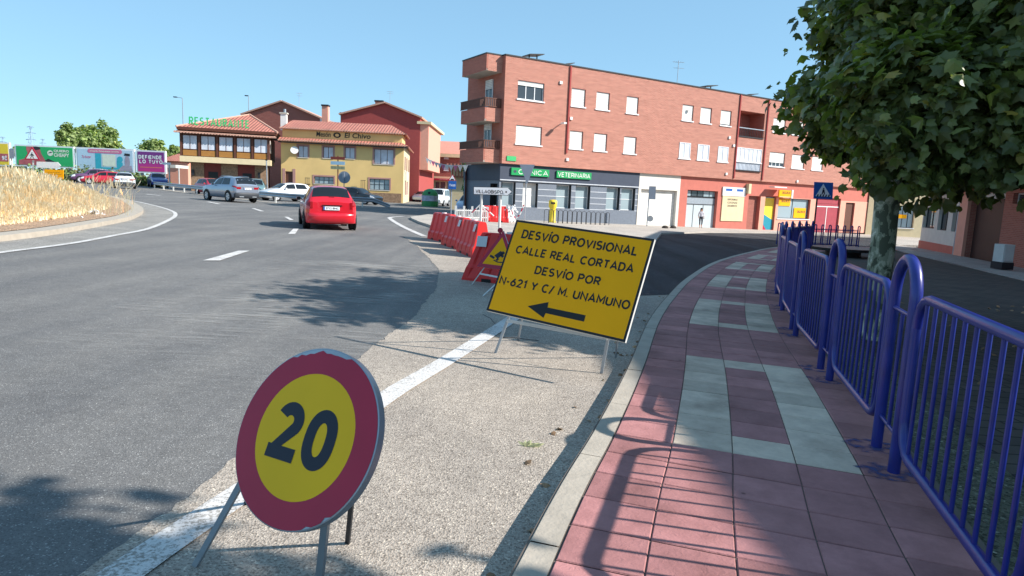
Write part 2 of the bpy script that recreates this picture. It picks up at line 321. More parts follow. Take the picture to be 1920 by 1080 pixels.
GLY = {   # width, strokes in a cell of height 1
 'A': (.74, [[(0, 0), (.37, 1), (.74, 0)], [(.13, .3), (.61, .3)]]), 'B': (.6, [[(0, 0), (0, 1)]+[(.34, 1)]+arcp(.34, .76, .24, .24, 90, -90)+[(0, .52)], [(.34, .52)]+arcp(.36, .26, .26, .26, 90, -90)+[(0, 0)]]),
 'C': (.7, [arcp(.38, .5, .38, .5, 48, 312, 16)]), 'D': (.66, [[(.0, 0), (.0, 1), (.3, 1)]+arcp(.3, .5, .36, .5, 85, -85, 12)+[(.3, 0), (0, 0)]]), 'E': (.54, [[(.54, 1), (0, 1), (0, 0), (.54, 0)], [(0, .52), (.46, .52)]]), 'F': (.52, [[(.52, 1), (0, 1), (0, 0)], [(0, .5), (.44, .5)]]),
 'G': (.74, [arcp(.38, .5, .38, .5, 48, 340, 16)+[(.74, .45), (.42, .45)]]), 'H': (.66, [[(0, 0), (0, 1)], [(.66, 0), (.66, 1)], [(0, .5), (.66, .5)]]), 'I': (.0, [[(0, 0), (0, 1)]]), 'Í': (.0, [[(0, 0), (0, 1)], [(-.03, 1.14), (.16, 1.32)]]), 'J': (.4, [[(.4, 1), (.4, .22)]+arcp(.2, .22, .2, .22, 0, -150)]),
 'L': (.5, [[(0, 1), (0, 0), (.5, 0)]]), 'M': (.8, [[(0, 0), (0, 1), (.4, .28), (.8, 1), (.8, 0)]]), 'N': (.68, [[(0, 0), (0, 1), (.68, 0), (.68, 1)]]), 'O': (.78, [arcp(.39, .5, .39, .5, 90, 450, 24)]), 'P': (.58, [[(0, 0), (0, 1), (.3, 1)]+arcp(.3, .73, .28, .27, 90, -90)+[(0, .46)]]), 'Q': (.78, [arcp(.39, .5, .39, .5, 90, 450, 24), [(.48, .24), (.78, -.04)]]),
 'R': (.6, [[(0, 0), (0, 1), (.32, 1)]+arcp(.32, .74, .26, .26, 90, -90)+[(0, .48)], [(.3, .48), (.6, 0)]]), 'S': (.58, [arcp(.29, .745, .27, .255, 40, 250, 9)+arcp(.3, .26, .28, .26, 75, -145, 10)]), 'T': (.6, [[(0, 1), (.6, 1)], [(.3, 1), (.3, 0)]]), 'U': (.64, [[(0, 1), (0, .32)]+arcp(.32, .32, .32, .32, 180, 360, 12)+[(.64, 1)]]), 'V': (.7, [[(0, 1), (.35, 0), (.7, 1)]]),
 'X': (.64, [[(0, 0), (.64, 1)], [(0, 1), (.64, 0)]]), 'Y': (.68, [[(0, 1), (.34, .46), (.68, 1)], [(.34, .46), (.34, 0)]]), 'Z': (.6, [[(0, 1), (.6, 1), (0, 0), (.6, 0)]]), '-': (.3, [[(0, .42), (.3, .42)]]), '/': (.4, [[(0, -.1), (.4, 1.05)]]), '.': (.02, [[(0, -.06), (0, .08)]]), ' ': (.2, []),
 '0': (.56, [arcp(.28, .5, .28, .5, 90, 450, 22)]), '1': (.3, [[(0, .8), (.24, 1), (.24, 0)]]), '2': (.58, [arcp(.29, .73, .27, .27, 165, -40, 11)+[(0, 0), (.58, 0)]]), '4': (.6, [[(.46, 0), (.46, 1), (0, .28), (.6, .28)]]), '5': (.56, [[(.5, 1), (.08, 1), (.03, .54)]+arcp(.27, .32, .28, .32, 100, -150, 11)]), '6': (.6, [[(.46, 1), (.06, .46)], arcp(.3, .3, .28, .3, 90, 450, 18)]), '7': (.54, [[(0, 1), (.54, 1), (.16, 0)]]), '9': (.58, [[(.14, 0), (.53, .56)], arcp(.29, .7, .28, .3, 90, 450, 18)])}
def ribbon2(pts, hw, closed=False):
    L_, R_ = [], []; n = len(pts)
    for i, p in enumerate(pts):
        a = pts[i-1] if i > 0 else (pts[-2] if closed else None); b = pts[i+1] if i < n-1 else (pts[1] if closed else None)
        d1 = Vector((p[0]-a[0], p[1]-a[1])).normalized() if a else None; d2 = Vector((b[0]-p[0], b[1]-p[1])).normalized() if b else None
        if d1 is None: d1 = d2
        if d2 is None: d2 = d1
        t = (d1+d2); t = t.normalized() if t.length > .05 else d1; nn = Vector((-t.y, t.x)); k = min(1.9, 1/max(.3, nn.dot(Vector((-d1.y, d1.x)))))
        L_.append((p[0]+nn.x*hw*k, p[1]+nn.y*hw*k)); R_.append((p[0]-nn.x*hw*k, p[1]-nn.y*hw*k))
    return L_, R_
def caps(mb, s, o, r, u, w, h, m, wt=.155, gap=.26, n=None):
    """capital lettering drawn with even strokes; fits the width w, cap height h"""
    o = Vector(o); r = Vector(r); u = Vector(u); nn = r.cross(u); nn = -nn if False else nn
    x = 0; items = []
    for ch in s: g = GLY[ch]; items.append((x, g)); x += g[0]+gap+(wt*.0)
    W_ = x-gap; ky = h/(1+wt); kx = (w-wt*ky)/W_; k = mb.mi(m); lay = 0
    for x0, g in items:
        for st_ in g[1]:
            lay = lay % 4+1; cl = len(st_) > 4 and abs(st_[0][0]-st_[-1][0])+abs(st_[0][1]-st_[-1][1]) < 1e-3
            pts = [((x0+a)*kx+wt*ky/2, (b+wt/2)*ky) for a, b in st_]; L_, R_ = ribbon2(pts, wt*ky/2, cl)
            for i in range(len(pts)-1):
                b0 = len(mb.v); mb.v += [tuple(o+r*q[0]+u*q[1]+nn*(.00025*lay)) for q in (R_[i], R_[i+1], L_[i+1], L_[i])]; mb.f.append((b0, b0+1, b0+2, b0+3)); mb.m.append(k); mb.sm.append(False)
# ---------------------------------------------------------------- facade frame
class Fr:
    def __init__(s, O, d): s.O = Vector((O[0], O[1], 0)); s.d = Vector((d[0], d[1], 0)).normalized(); s.n = Vector((s.d.y, -s.d.x, 0))
    def pt(s, a, n, z): p = s.O+s.d*a+s.n*n; return Vector((p.x, p.y, z))
    def at(s, px, py, n=0):
        r = ray(px, py); O = s.O+s.n*n
        q = (r.x*O.y-O.x)/(s.d.x-r.x*s.d.y); t = O.y+q*s.d.y
        return q, CH+r.z*t
    def box(s, mb, s0, s1, n0, n1, z0, z1, m):
        mb.box8([s.pt(s0, n1, z0), s.pt(s1, n1, z0), s.pt(s1, n0, z0), s.pt(s0, n0, z0), s.pt(s0, n1, z1), s.pt(s1, n1, z1), s.pt(s1, n0, z1), s.pt(s0, n0, z1)], m)
    def wall(s, mb, s0, s1, z0, z1, holes, m, dep=.18, n=0, mr=None, back=True):
        ss = sorted({s0, s1, *[h[0] for h in holes], *[h[1] for h in holes]}); zz = sorted({z0, z1, *[h[2] for h in holes], *[h[3] for h in holes]})
        for i in range(len(ss)-1):
            for j in range(len(zz)-1):
                a = (ss[i]+ss[i+1])/2; b = (zz[j]+zz[j+1])/2
                if a < s0 or a > s1 or b < z0 or b > z1 or any(h[0] < a < h[1] and h[2] < b < h[3] for h in holes): continue
                mb.face([s.pt(ss[i], n, zz[j]), s.pt(ss[i+1], n, zz[j]), s.pt(ss[i+1], n, zz[j+1]), s.pt(ss[i], n, zz[j+1])], m)
        mr = mr or m
        for h in holes:
            a, b, c, d = h[:4]; k = n-(h[4] if len(h) > 4 else dep)
            mb.face([s.pt(a, n, c), s.pt(a, n, d), s.pt(a, k, d), s.pt(a, k, c)], mr)
            mb.face([s.pt(b, n, d), s.pt(b, n, c), s.pt(b, k, c), s.pt(b, k, d)], mr)
            mb.face([s.pt(a, n, d), s.pt(b, n, d), s.pt(b, k, d), s.pt(a, k, d)], mr)
            mb.face([s.pt(b, n, c), s.pt(a, n, c), s.pt(a, k, c), s.pt(b, k, c)], mr)
            if back: mb.face([s.pt(a, k, c), s.pt(b, k, c), s.pt(b, k, d), s.pt(a, k, d)], mr if len(h) > 4 else m_black2)
    def rect(s, mb, s0, s1, z0, z1, n, m): mb.face([s.pt(s0, n, z0), s.pt(s1, n, z0), s.pt(s1, n, z1), s.pt(s0, n, z1)], m)
    def rpx(s, x0, y0, x1, y1, n=0):   # rectangle from two opposite sight lines
        a = s.at(x0, y0, n); b = s.at(x1, y1, n); return min(a[0], b[0]), max(a[0], b[0]), min(a[1], b[1]), max(a[1], b[1])
def window(fr, h, parent, n=0, dep=.14, shutter=0, mull=1, sill=True, mf=None, mg=None, bars=0, sillm=None, label=None, trim=None):
    """frame > pane, shutter, sill in the opening h"""
    a, b, c, d = h[:4]; mf = mf or m_alu; t = .05; k = n-dep
    mb = MB()
    fr.box(mb, a+.003, a+t, k, k+.05, c+.003, d-.003, mf); fr.box(mb, b-t, b-.003, k, k+.05, c+.003, d-.003, mf)
    fr.box(mb, a+t, b-t, k, k+.05, c+.003, c+t, mf); fr.box(mb, a+t, b-t, k, k+.05, d-t, d-.003, mf)
    for i in range(1, mull+1):
        x = a+(b-a)*i/(mull+1); fr.box(mb, x-t/2, x+t/2, k, k+.045, c+t, d-t, mf)
    for i in range(1, bars+1):
        z = c+(d-c)*i/(bars+1); fr.box(mb, a+t, b-t, k, k+.043, z-.02, z+.02, mf)
    w_ = mb.build('window', parent)
    if label: w_['label'] = label
    p = MB(); fr.rect(p, a+.004, b-.004, c+.004, d-.004, k+.02, mg or m_glass); p.build('pane', w_)
    if shutter:
        q = MB(); z0 = d-(d-c)*shutter; fr.box(q, a+.02, b-.02, k+.052, k+.075, max(c+.02, z0), d-.006, m_shut); q.build('shutter', w_)
    if sill:
        q = MB(); fr.box(q, a-.06, b+.06, n-.08, n+.06, c-.07, c+.005, sillm or m_alu); q.build('sill', w_)
    if trim:
        q = MB(); e = .17
        fr.box(q, a-e, a, n-.05, n+.03, c, d+e, trim); fr.box(q, b, b+e, n-.05, n+.03, c, d+e, trim); fr.box(q, a, b, n-.05, n+.028, d, d+e, trim); q.build('trim', w_)
    return w_
# ================================================================ GROUND
def catmull(pts, step):
    pts = [Vector((p[0], p[1], 0)) for p in pts]; e = [2*pts[0]-pts[1]]+pts+[2*pts[-1]-pts[-2]]; fine = []
    for i in range(1, len(e)-2):
        for k in range(24):
            t = k/24; a, b, c, d = e[i-1:i+3]
            fine.append(.5*((2*b)+(c-a)*t+(2*a-5*b+4*c-d)*t*t+(3*b-a-3*c+d)*t**3))
    fine.append(e[-2]); out = [fine[0]]; acc = 0
    for i in range(1, len(fine)):
        seg = (fine[i]-fine[i-1]).length; 
        while acc+seg >= step:
            u = (step-acc)/seg; q = fine[i-1]+(fine[i]-fine[i-1])*u
            out.append(q); fine[i-1] = q; seg = (fine[i]-q).length; acc = 0
        acc += seg
    return out
def offset(path, d):
    r = []
    for i, p in enumerate(path):
        t = path[min(i+1, len(path)-1)]-path[max(i-1, 0)]; t.normalize(); r.append(p+Vector((t.y, -t.x, 0))*d)
    return r
def sheet(mb, pts, off, m, edge=None):
    """flat polygon lying on the sloping ground (triangulated), optional down-turned edge"""
    bm = bmesh.new(); vs = [bm.verts.new((p[0], p[1], 0)) for p in pts]; f = bm.faces.new(vs)
    r = bmesh.ops.triangulate(bm, faces=[f]); 
    for q in bm.faces:
        c = [v.co for v in q.verts]
        if (c[1]-c[0]).cross(c[2]-c[0]).z < 0: c = c[::-1]
        mb.face([(v.x, v.y, gz(v.x, v.y, off)) for v in c], m)
    bm.free()
    if edge is not None:
        for i in range(len(pts)):
            a = pts[i]; b = pts[(i+1) % len(pts)]
            mb.face([(a[0], a[1], gz(a[0], a[1], off)), (a[0], a[1], gz(a[0], a[1], edge)), (b[0], b[1], gz(b[0], b[1], edge)), (b[0], b[1], gz(b[0], b[1], off))], m)
def ribbon(mb, A, B, off, m):
    for i in range(len(A)-1):
        q = [A[i], B[i], B[i+1], A[i+1]]; mb.face([(v.x, v.y, gz(v.x, v.y, off)) for v in q], m)
def gp(px, py, off=ROAD): g = G(px, py, off); return (g.x, g.y)
mb = MB()
xs = [-1500, -400, -150, -60, -30, -10, 0, 10, 20, 45, 120, 400, 1500]; ys = [-300, -60, -20, 0, 10, 25, 50, 75, 110, 200, 500, 1800]
mb.grid([[(x, y, gz(x, y)) for x in xs] for y in ys], m_asph, sm=False)
struct(mb, 'road', 'grey asphalt road sweeping round the roundabout')
KERB = [(-.9, -1.4), (-.42, .6), (.03, 2.21), (.27, 3.03), (.57, 3.96), (1.04, 5.55), (1.65, 7.75), (2.38, 9.98), (3.53, 13.12), (5.35, 17.38), (7.87, 22.15), (10.74, 26.92), (13.6, 30.2), (17.5, 32.6), (22, 34.0), (27, 35)]
kp = catmull(KERB, .1)
# coarse shoulder between the traffic lane and the kerb
lj_ = random.Random(4); lane = catmull([(-2.0, -1.5), (-1.72, 1.2), (-1.53, 2.55), (-1.43, 3.6), (-1.35, 4.8), (-1.25, 6.4), (-1.17, 8.2), (-1.3, 11.6), (-2.2, 16), (-3.5, 21)], .07)
lane = [p+Vector((lj_.gauss(0, .012)+.03*math.sin(i*.13)*math.sin(i*.041), 0, 0)) for i, p in enumerate(lane)]
mb = MB(); sheet(mb, [tuple(p[:2]) for p in lane]+[(.6, 23.5), (4.0, 21.5), (5.0, 17)]+[tuple(p[:2]) for p in kp[::8] if p.y < 16][::-1], ROAD+.004, m_coarse)
struct(mb, 'road_shoulder', 'pale coarse chipping shoulder beside the kerb')
# fresh black asphalt of the closed street
mb = MB(); sheet(mb, [(1.35, 10.2), (.9, 13.5), (2.2, 18.5), (4.94, 23.2), (6.2, 28.5), (7.74, 34.6), (12.2, 41.6), (18.3, 47.8), (26.5, 52.0), (34, 56), (34, 40), (24, 35.5)]+[tuple(p[:2]) for p in kp[::10] if 10.4 < p.y < 34.5][::-1], ROAD+.008, m_black)
struct(mb, 'side_street', 'torn up dark asphalt of the closed street')
# white markings
def line_between(mb, pts, wd, off=ROAD+.012):
    p = catmull(pts, .35); ribbon(mb, offset(p, -wd/2), offset(p, wd/2), off, m_paint)
mb = MB()
line_between(mb, [(-1.62, .3), (-1.46, 1.9), (-1.23, 3.0), (-.98, 4.0), (-.84, 4.65), (-.57, 5.6), (-.28, 6.7), (-.05, 7.6), (.25, 8.9)], .17)
line_between(mb, [(-2.95, 21.7), (-4.0, 25), (-5.0, 28.4), (-6.1, 32.5), (-6.6, 35), (-6.3, 37.5)], .22)
ap = catmull([gp(-200, 500), gp(-60, 482), gp(0, 473), gp(125, 457), gp(208, 442), gp(271, 429.6), gp(312, 413), gp(325, 403.5), gp(319, 396), gp(292, 387), gp(250, 377.5), gp(208, 372), gp(150, 364)], .4)
ribbon(mb, offset(ap, -.0), offset(ap, .14), ROAD+.012, m_paint)
def dash(mb, q):
    c = [gp(*p) for p in q]; mb.face([(x, y, gz(x, y, ROAD+.012)) for x, y in c], m_paint)
for q in [[(380, 489.5), (412, 489.5), (468, 471), (447, 471)], [(540, 439.5), (553, 439.5), (560, 429.5), (550, 429.5)], [(533, 407), (540, 407), (551, 413), (543, 413)], [(471, 391), (478, 391), (496, 396.5), (488, 396.5)], [(386, 378.6), (393, 378.6), (415, 383), (408, 383)], [(272, 364.3), (278, 364.3), (304, 367), (298, 367)]]:
    dash(mb, q[::-1])
struct(mb, 'road_markings', 'white painted edge lines and lane dashes')
# dusty film on the lane near the shoulder
m, nt_, b_ = new_mat('dust_film'); tc = N(nt_, 'ShaderNodeTexCoord'); mp = N(nt_, 'ShaderNodeMapping'); mp.inputs['Rotation'].default_value = (0, 0, -.25); mp.inputs['Scale'].default_value = (.9, 7, 1); nt_.links.new(tc.outputs['Object'], mp.inputs[0])
n1 = N(nt_, 'ShaderNodeTexNoise', Scale=1.6, Detail=7., Roughness=.65); nt_.links.new(mp.outputs[0], n1.inputs['Vector']); n2 = N(nt_, 'ShaderNodeTexNoise', Scale=.9, Detail=3.); nt_.links.new(tc.outputs['Object'], n2.inputs['Vector'])
mu = N(nt_, 'ShaderNodeMath', operation='MULTIPLY'); nt_.links.new(n1.outputs[0], mu.inputs[0]); nt_.links.new(n2.outputs[0], mu.inputs[1]); r_a = ramp(nt_, mu.outputs[0], [(.24, (0, 0, 0)), (.42, (.62, .62, .62))])
sp_ = N(nt_, 'ShaderNodeSeparateXYZ'); nt_.links.new(tc.outputs['Generated'], sp_.inputs[0]); b_.inputs['Base Color'].default_value = rgb(176, 172, 166); b_.inputs['Roughness'].default_value = .9
gx = ramp(nt_, sp_.outputs[0], [(0, (0, 0, 0)), (.45, (1, 1, 1)), (1, (1, 1, 1))]); gy = ramp(nt_, sp_.outputs[1], [(0, (0, 0, 0)), (.3, (1, 1, 1)), (.7, (1, 1, 1)), (1, (0, 0, 0))]); m3_ = N(nt_, 'ShaderNodeMath', operation='MULTIPLY'); nt_.links.new(gx.outputs[0], m3_.inputs[0]); nt_.links.new(gy.outputs[0], m3_.inputs[1]); m4_ = N(nt_, 'ShaderNodeMath', operation='MULTIPLY'); nt_.links.new(m3_.outputs[0], m4_.inputs[0]); nt_.links.new(r_a.outputs[0], m4_.inputs[1]); nt_.links.new(m4_.outputs[0], b_.inputs['Alpha'])
mb = MB(); sheet(mb, [(-4.2, 3.6), (-1.5, 3.6), (-1.36, 4.8), (-1.26, 6.4), (-1.18, 8.2), (-1.32, 11.6), (-2.2, 16), (-5, 16)], ROAD+.0075, m); struct(mb, 'road_dust', 'pale dust film on the traffic lane', 'stuff')
# kerb + pink/grey tiled footway
mb = MB(); n = 9; 
for i in range(0, len(kp)-n, n+1):
    seg = [kp[i]]+kp[i+1:i+n]+[kp[i+n]]; o0 = offset(kp, 0)[i:i+n+1]; o1 = offset(kp, .13)[i:i+n+1] if False else None
ko1 = offset(kp, .135); ko0 = offset(kp, .0); kob = offset(kp, .015)
for i in range(0, len(kp)-n-1, n+1):
    top = .0+random.uniform(-.002, .002); cut = lambda A: [A[k] for k in range(i, i+n+1)]+[A[i+n]+(A[i+n+1]-A[i+n])*.93]
    c0_, c1_, c2_ = cut(ko0), cut(kob), cut(ko1); ribbon(mb, c1_, [b_-(b_-a_)*.03 for a_, b_ in zip(c0_, c2_)], top, m_kerb)
    for k in range(n+1):
        p, q, r_, s_ = c0_[k], c0_[k+1], c1_[k+1], c1_[k]
        mb.face([(s_.x, s_.y, gz(s_.x, s_.y, top)), (r_.x, r_.y, gz(r_.x, r_.y, top)), (q.x, q.y, gz(q.x, q.y, top-.02)), (p.x, p.y, gz(p.x, p.y, top-.02))], m_kerb)
        mb.face([(p.x, p.y, gz(p.x, p.y, top-.02)), (q.x, q.y, gz(q.x, q.y, top-.02)), (q.x, q.y, gz(q.x, q.y, ROAD-.05)), (p.x, p.y, gz(p.x, p.y, ROAD-.05))], m_kerb)
struct(mb, 'kerb', 'pale concrete kerb curving along the footway')
mb = MB(); ribbon(mb, kp, offset(kp, 1.85), -.008, m_grout)
tp = catmull(KERB, .3); TW = .335; offs = [offset(tp, .137+TW*c) for c in range(6)]; start = None
for i, p in enumerate(tp):
    if start is None and p.y > 3.55: start = i
for i in range(len(tp)-1):
    ph = (i-start) % 14
    for c in range(5):
        grey = ph < 8 and (c in (1, 3) or (c == 2 and ph in (0, 7)))
        a, b, d, e = offs[c][i], offs[c+1][i], offs[c+1][i+1], offs[c][i+1]
        ux = (b-a).normalized()*.0022; uy = (e-a).normalized()*.0045; dz = random.uniform(-.0015, .0015)
        z = lambda v, o: (v.x, v.y, gz(v.x, v.y, o+dz))
        q = [a+ux+uy, b-ux+uy, d-ux-uy, e+ux-uy]; cen = (q[0]+q[1]+q[2]+q[3])/4
        ins = [v+(cen-v).normalized()*.006 for v in q]; m = m_tileg if grey else m_tilep
        base = len(mb.v); mb.v += [z(v, -.005) for v in q]+[z(v, 0) for v in ins]; k = mb.mi(m)
        for f in ((4, 5, 6, 7), (0, 1, 5, 4), (1, 2, 6, 5), (2, 3, 7, 6), (3, 0, 4, 7)): mb.f.append(tuple(base+j for j in f)); mb.m.append(k); mb.sm.append(False)
struct(mb, 'sidewalk', 'footway of pink and grey square tiles')
# verge strip and paved street on the right
f185 = offset(kp, 1.84); f235 = offset(kp, 2.32)
mb = MB(); ribbon(mb, f185, f235, -.02, m_verge); struct(mb, 'verge', 'bare soil strip behind the blue railing')
rp = [(-.4, -3.0)]+[tuple(p[:2]) for p in f235[::12]]; 
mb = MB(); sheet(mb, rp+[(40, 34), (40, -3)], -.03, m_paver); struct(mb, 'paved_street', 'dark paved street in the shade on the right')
# pavement of the building opposite (raised)
mb = MB(); isl = [(-5.6, 35.2), (-5.2, 33.3), (-4.3, 30), (-3.36, 27.14), (-2.4, 24), (-1.5, 21.6), (.5, 21.0), (3.0, 21.5), (4.94, 23.23), (6.2, 28.5), (7.74, 34.63), (12.23, 41.4), (18.31, 47.6), (26.49, 51.9), (38, 58), (34, 66), (-.65, 41.5), (-3.2, 45), (-5.4, 41)]
sheet(mb, isl, -.02, m_pave, ROAD-.05); struct(mb, 'pavement', 'pale concrete pavement in front of the brick building')
# roundabout island
kin = catmull([gp(-420, 500), gp(-200, 478), gp(-60, 461), gp(0, 453.5), gp(104, 440), gp(208, 421), gp(250, 411), gp(269, 398), gp(258, 388), gp(235, 377), gp(187, 367), gp(120, 358), gp(40, 350)], .5)
mb = MB(); ribbon(mb, offset(kin, -.02), [ap[min(len(ap)-1, int(i*len(ap)/len(kin)))] for i in range(len(kin))], ROAD+.004, m_apron) if False else None
app = [tuple(p[:2]) for p in ap]+[tuple(p[:2]) for p in kin][::-1]
sheet(mb, app, ROAD+.004, m_apron); struct(mb, 'island_apron', 'cracked grey concrete apron round the island')
mb = MB(); w0 = offset(kin, 0); w1 = offset(kin, -.42)
ribbon(mb, w1, w0, -.0, m_kerb); ribbon(mb, w0, w0, 0, m_kerb)
for i in range(len(w0)-1):
    p, q = w0[i], w0[i+1]; mb.face([(p.x, p.y, gz(p.x, p.y, 0)), (p.x, p.y, gz(p.x, p.y, ROAD-.05)), (q.x, q.y, gz(q.x, q.y, ROAD-.05)), (q.x, q.y, gz(q.x, q.y, 0))], m_kerb)
struct(mb, 'island_kerb', 'broad pale kerb round the traffic island')
mb = MB(); w2 = offset(kin, -2.0); ribbon(mb, w2, w1, .01, m_soil)
sheet(mb, [tuple(p[:2]) for p in w2]+[(-75, 66), (-90, 40), (-60, 14)], .02, m_soil); struct(mb, 'traffic_island', 'dry earth of the roundabout island')
# dry grass
def inside(x, y, poly):
    c = False; j = len(poly)-1
    for i in range(len(poly)):
        a, b = poly[i], poly[j]
        if (a[1] > y) != (b[1] > y) and x < (b[0]-a[0])*(y-a[1])/(b[1]-a[1])+a[0]: c = not c
        j = i
    return c
gpoly = [tuple(p[:2]) for p in offset(kin, -1.1)]+[(-75, 64), (-90, 40), (-60, 14)]
def dist_ok(x, y): d = min((p.x-x)**2+(p.y-y)**2 for p in kin[::6])**.5; return min(1, max(.06, (d-.9)/2.6))
mb = MB(); rg = random.Random(3); cnt = 0; kk = mb.mi(m_straw)
while cnt < 60000:
    t = rg.random()**1.6; y = 13+t*48; x = -y*rg.uniform(.44, .86)
    if not inside(x, y, gpoly): continue
    cl = math.sin(x*1.3+y*.7)*math.sin(y*1.1-x*.6)
    if rg.random() > .7+.35*cl: continue
    if rg.random() > 1.2*dist_ok(x, y): continue
    dd = min((p.x-x)**2+(p.y-y)**2 for p in kin[::3])**.5
    h = rg.uniform(.3, .95)*(1+.35*cl)*(1+.2*math.sin(x*2.7)*math.sin(y*2.3))*min(1, .3+(dd-1.2)/3.5); wd = rg.uniform(.006, .015)*(1+y/30); a = rg.uniform(0, 6.28); lx, ly = rg.uniform(-.3, .15)*h, rg.uniform(-.2, .2)*h; z = gz(x, y, .02)
    b = len(mb.v); mb.v += [(x-wd*math.cos(a), y-wd*math.sin(a), z), (x+wd*math.cos(a), y+wd*math.sin(a), z), (x+lx*.5, y+ly*.5, z+h*.6), (x+lx+wd, y+ly, z+h), (x+lx-wd, y+ly, z+h*.93)]
    mb.f += [(b, b+1, b+2), (b+2, b+3, b+4)]; mb.m += [kk, kk]; mb.sm += [False, False]; cnt += 1
for i in range(160):
    g = G(rg.uniform(165, 250), rg.uniform(365, 405), .02); h = rg.uniform(.5, 1.25); lx = rg.uniform(-.1, .35); wd = .008; b = len(mb.v)
    mb.v += [(g.x-wd, g.y, g.z), (g.x+wd, g.y, g.z), (g.x+lx*.4+wd, g.y, g.z+h*.7), (g.x+lx+wd*2.4, g.y, g.z+h), (g.x+lx-wd*2.4, g.y, g.z+h*.9)]; mb.f += [(b, b+1, b+2), (b+2, b+3, b+4)]; mb.m += [kk, kk]; mb.sm += [False, False]
tag(mb.build('dry_grass'), 'tall straw yellow dry grass covering the roundabout island', 'grass', kind='stuff')
# leaf helper shapes
LEAF = [(0, .04), (.2, .0), (.5, .14), (.4, .33), (.56, .6), (.27, .62), (0, .98), (-.27, .62), (-.56, .6), (-.4, .33), (-.5, .14), (-.2, .0)]
def leaf(mb, c, nrm, r, size, k, bend=.34):
    nrm = nrm.normalized(); u = nrm.orthogonal().normalized(); v = nrm.cross(u)
    a = r.uniform(0, 6.28); p = u*math.cos(a)+v*math.sin(a); q = nrm.cross(p)
    b = len(mb.v)
    mb.v += [tuple(c+(p*x+q*(y-.4)-nrm*(bend*(abs(x)*1.2+y*y)))*size) for x, y in LEAF]+[tuple(c+(q*.0)*size)]
    for i in range(12): mb.f.append((b+i, b+(i+1) % 12, b+12)); mb.m.append(k); mb.sm.append(False)
def crown(mb, c, rad, nleaf, size, m, seed, clumps=60, low=-1, jag=.28, holes=.0, shell=.55, sq=False):
    """leaves gathered on the ends of many twigs through the crown's volume"""
    r = random.Random(seed); k = mb.mi(m); c = Vector(c); C = []
    while len(C) < clumps:
        d = Vector((r.gauss(0, 1), r.gauss(0, 1), r.gauss(0, 1))).normalized(); q = r.uniform(shell, 1.0)**.7*(1+r.uniform(-jag, jag*.55))
        e_ = max(.12, 1-d.z*d.z)**-.22 if sq else 1; p = Vector((d.x*rad[0]*q*e_, d.y*rad[1]*q*e_, d.z*rad[2]*q))
        if p.z < low*rad[2]: continue
        C.append((c+p, r.uniform(.5, 1.25)))
    per = max(1, nleaf//clumps)
    for p, s in C:
        sp = .26*(rad[0]+rad[2])/2*s*(60/clumps)**.33
        for _ in range(int(per*s)):
            o = Vector((r.gauss(0, 1), r.gauss(0, 1), r.gauss(0, .75)))*sp*.55
            nn = Vector((r.gauss(0, .75), r.gauss(0, .75), .8))+((p+o-c).normalized())*.8
            leaf(mb, p+o, nn, r, size*r.choice((.5, .7, .85, 1, 1.15))*r.uniform(.85, 1.15), k, r.uniform(.1, .6))
    return C
def limb(mb, pts, r0, r1, m, n=8): mb.tube(pts, r0, m, n, r2=r1)
def tree(name, label, base, trunk_h, r0, c, rad, nleaf, size, ml, mbk, seed, group=None, clumps=60, limbs=7, extra=(), **kw):
    base = Vector(base); t = thing(name, label, 'tree', base, group); r = random.Random(seed)
    a = MB(); top = base+Vector((r.uniform(-.1, .1), r.uniform(-.1, .1), trunk_h))
    pts = [base+(top-base)*i/6+Vector((r.uniform(-.015, .015), r.uniform(-.015, .015), 0)) for i in range(7)]
    rr = [r0*1.25, r0*1.05, r0, r0*.98, r0*.97, r0*1.02, r0*.9]; a.tube(pts, rr, mbk, 14)
    cr = MB(); C = crown(cr, c, rad, nleaf, size, ml, seed, clumps, **kw)
    for j_, (c_, r__, n__) in enumerate(extra): crown(cr, c_, r__, n__, size, ml, seed+100+j_, 40, shell=.15, jag=.25)
    for i in range(limbs):
        e = C[(i*len(C))//limbs][0]; mid = (top+e)/2+Vector((r.uniform(-.2, .2), r.uniform(-.2, .2), .25))
        st = base+(top-base)*r.uniform(.82, 1)
        limb(a, [st, st+(mid-st)*.5+Vector((0, 0, .12)), mid, e], r0*.5, r0*.08, mbk, 7)
        for j in range(3):
            e2 = C[(i*len(C)//limbs+j*3+1) % len(C)][0]; limb(a, [mid, (mid+e2)/2, e2], r0*.16, r0*.04, mbk, 5)
    a.build('trunk', t); cr.build('crown', t); return t
# ================================================================ street trees
tree('plane_tree', 'big leafy plane tree with mottled pale trunk behind the blue railing', (4.27, 7.6, gz(4.27, 7.6, -.03)-.03), 2.3, .135, (6.2, 8.15, 3.5), (2.6, 2.6, 1.95), 30000, .15, m_leaf, m_bark, 11, 'street trees', clumps=330, limbs=14, low=-.97, shell=.4, jag=.27, sq=True, extra=[((4.05, 6.75, 2.4), (.85, .5, .9), 3400), ((5.3, 6.8, 2.3), (1.0, .6, .75), 2600), ((4.75, 9.3, 2.65), (.95, 1.0, .85), 3800), ((6.0, 10.2, 4.2), (1.4, 1.0, 1.1), 3600), ((4.85, 6.8, 2.6), (1.25, .9, .85), 4600), ((4.3, 8.2, 3.0), (.65, 1.0, 1.1), 2600), ((4.75, 8.7, 3.8), (.9, 1.2, 1.1), 2600), ((6.6, 7.5, 5.0), (1.8, 1.6, .9), 3000), ((6.3, 6.2, 2.5), (1.3, .9, .7), 2600)])
tree('plane_tree', 'smaller dark trunked street tree further along the paved street', (13.66, 23.9, gz(13.6, 23.9, -.03)), 3.0, .15, (13.9, 24.2, 4.2), (2.3, 2.3, 1.9), 2600, .24, m_leaf, m_bark2, 12, 'street trees', clumps=70, limbs=6)
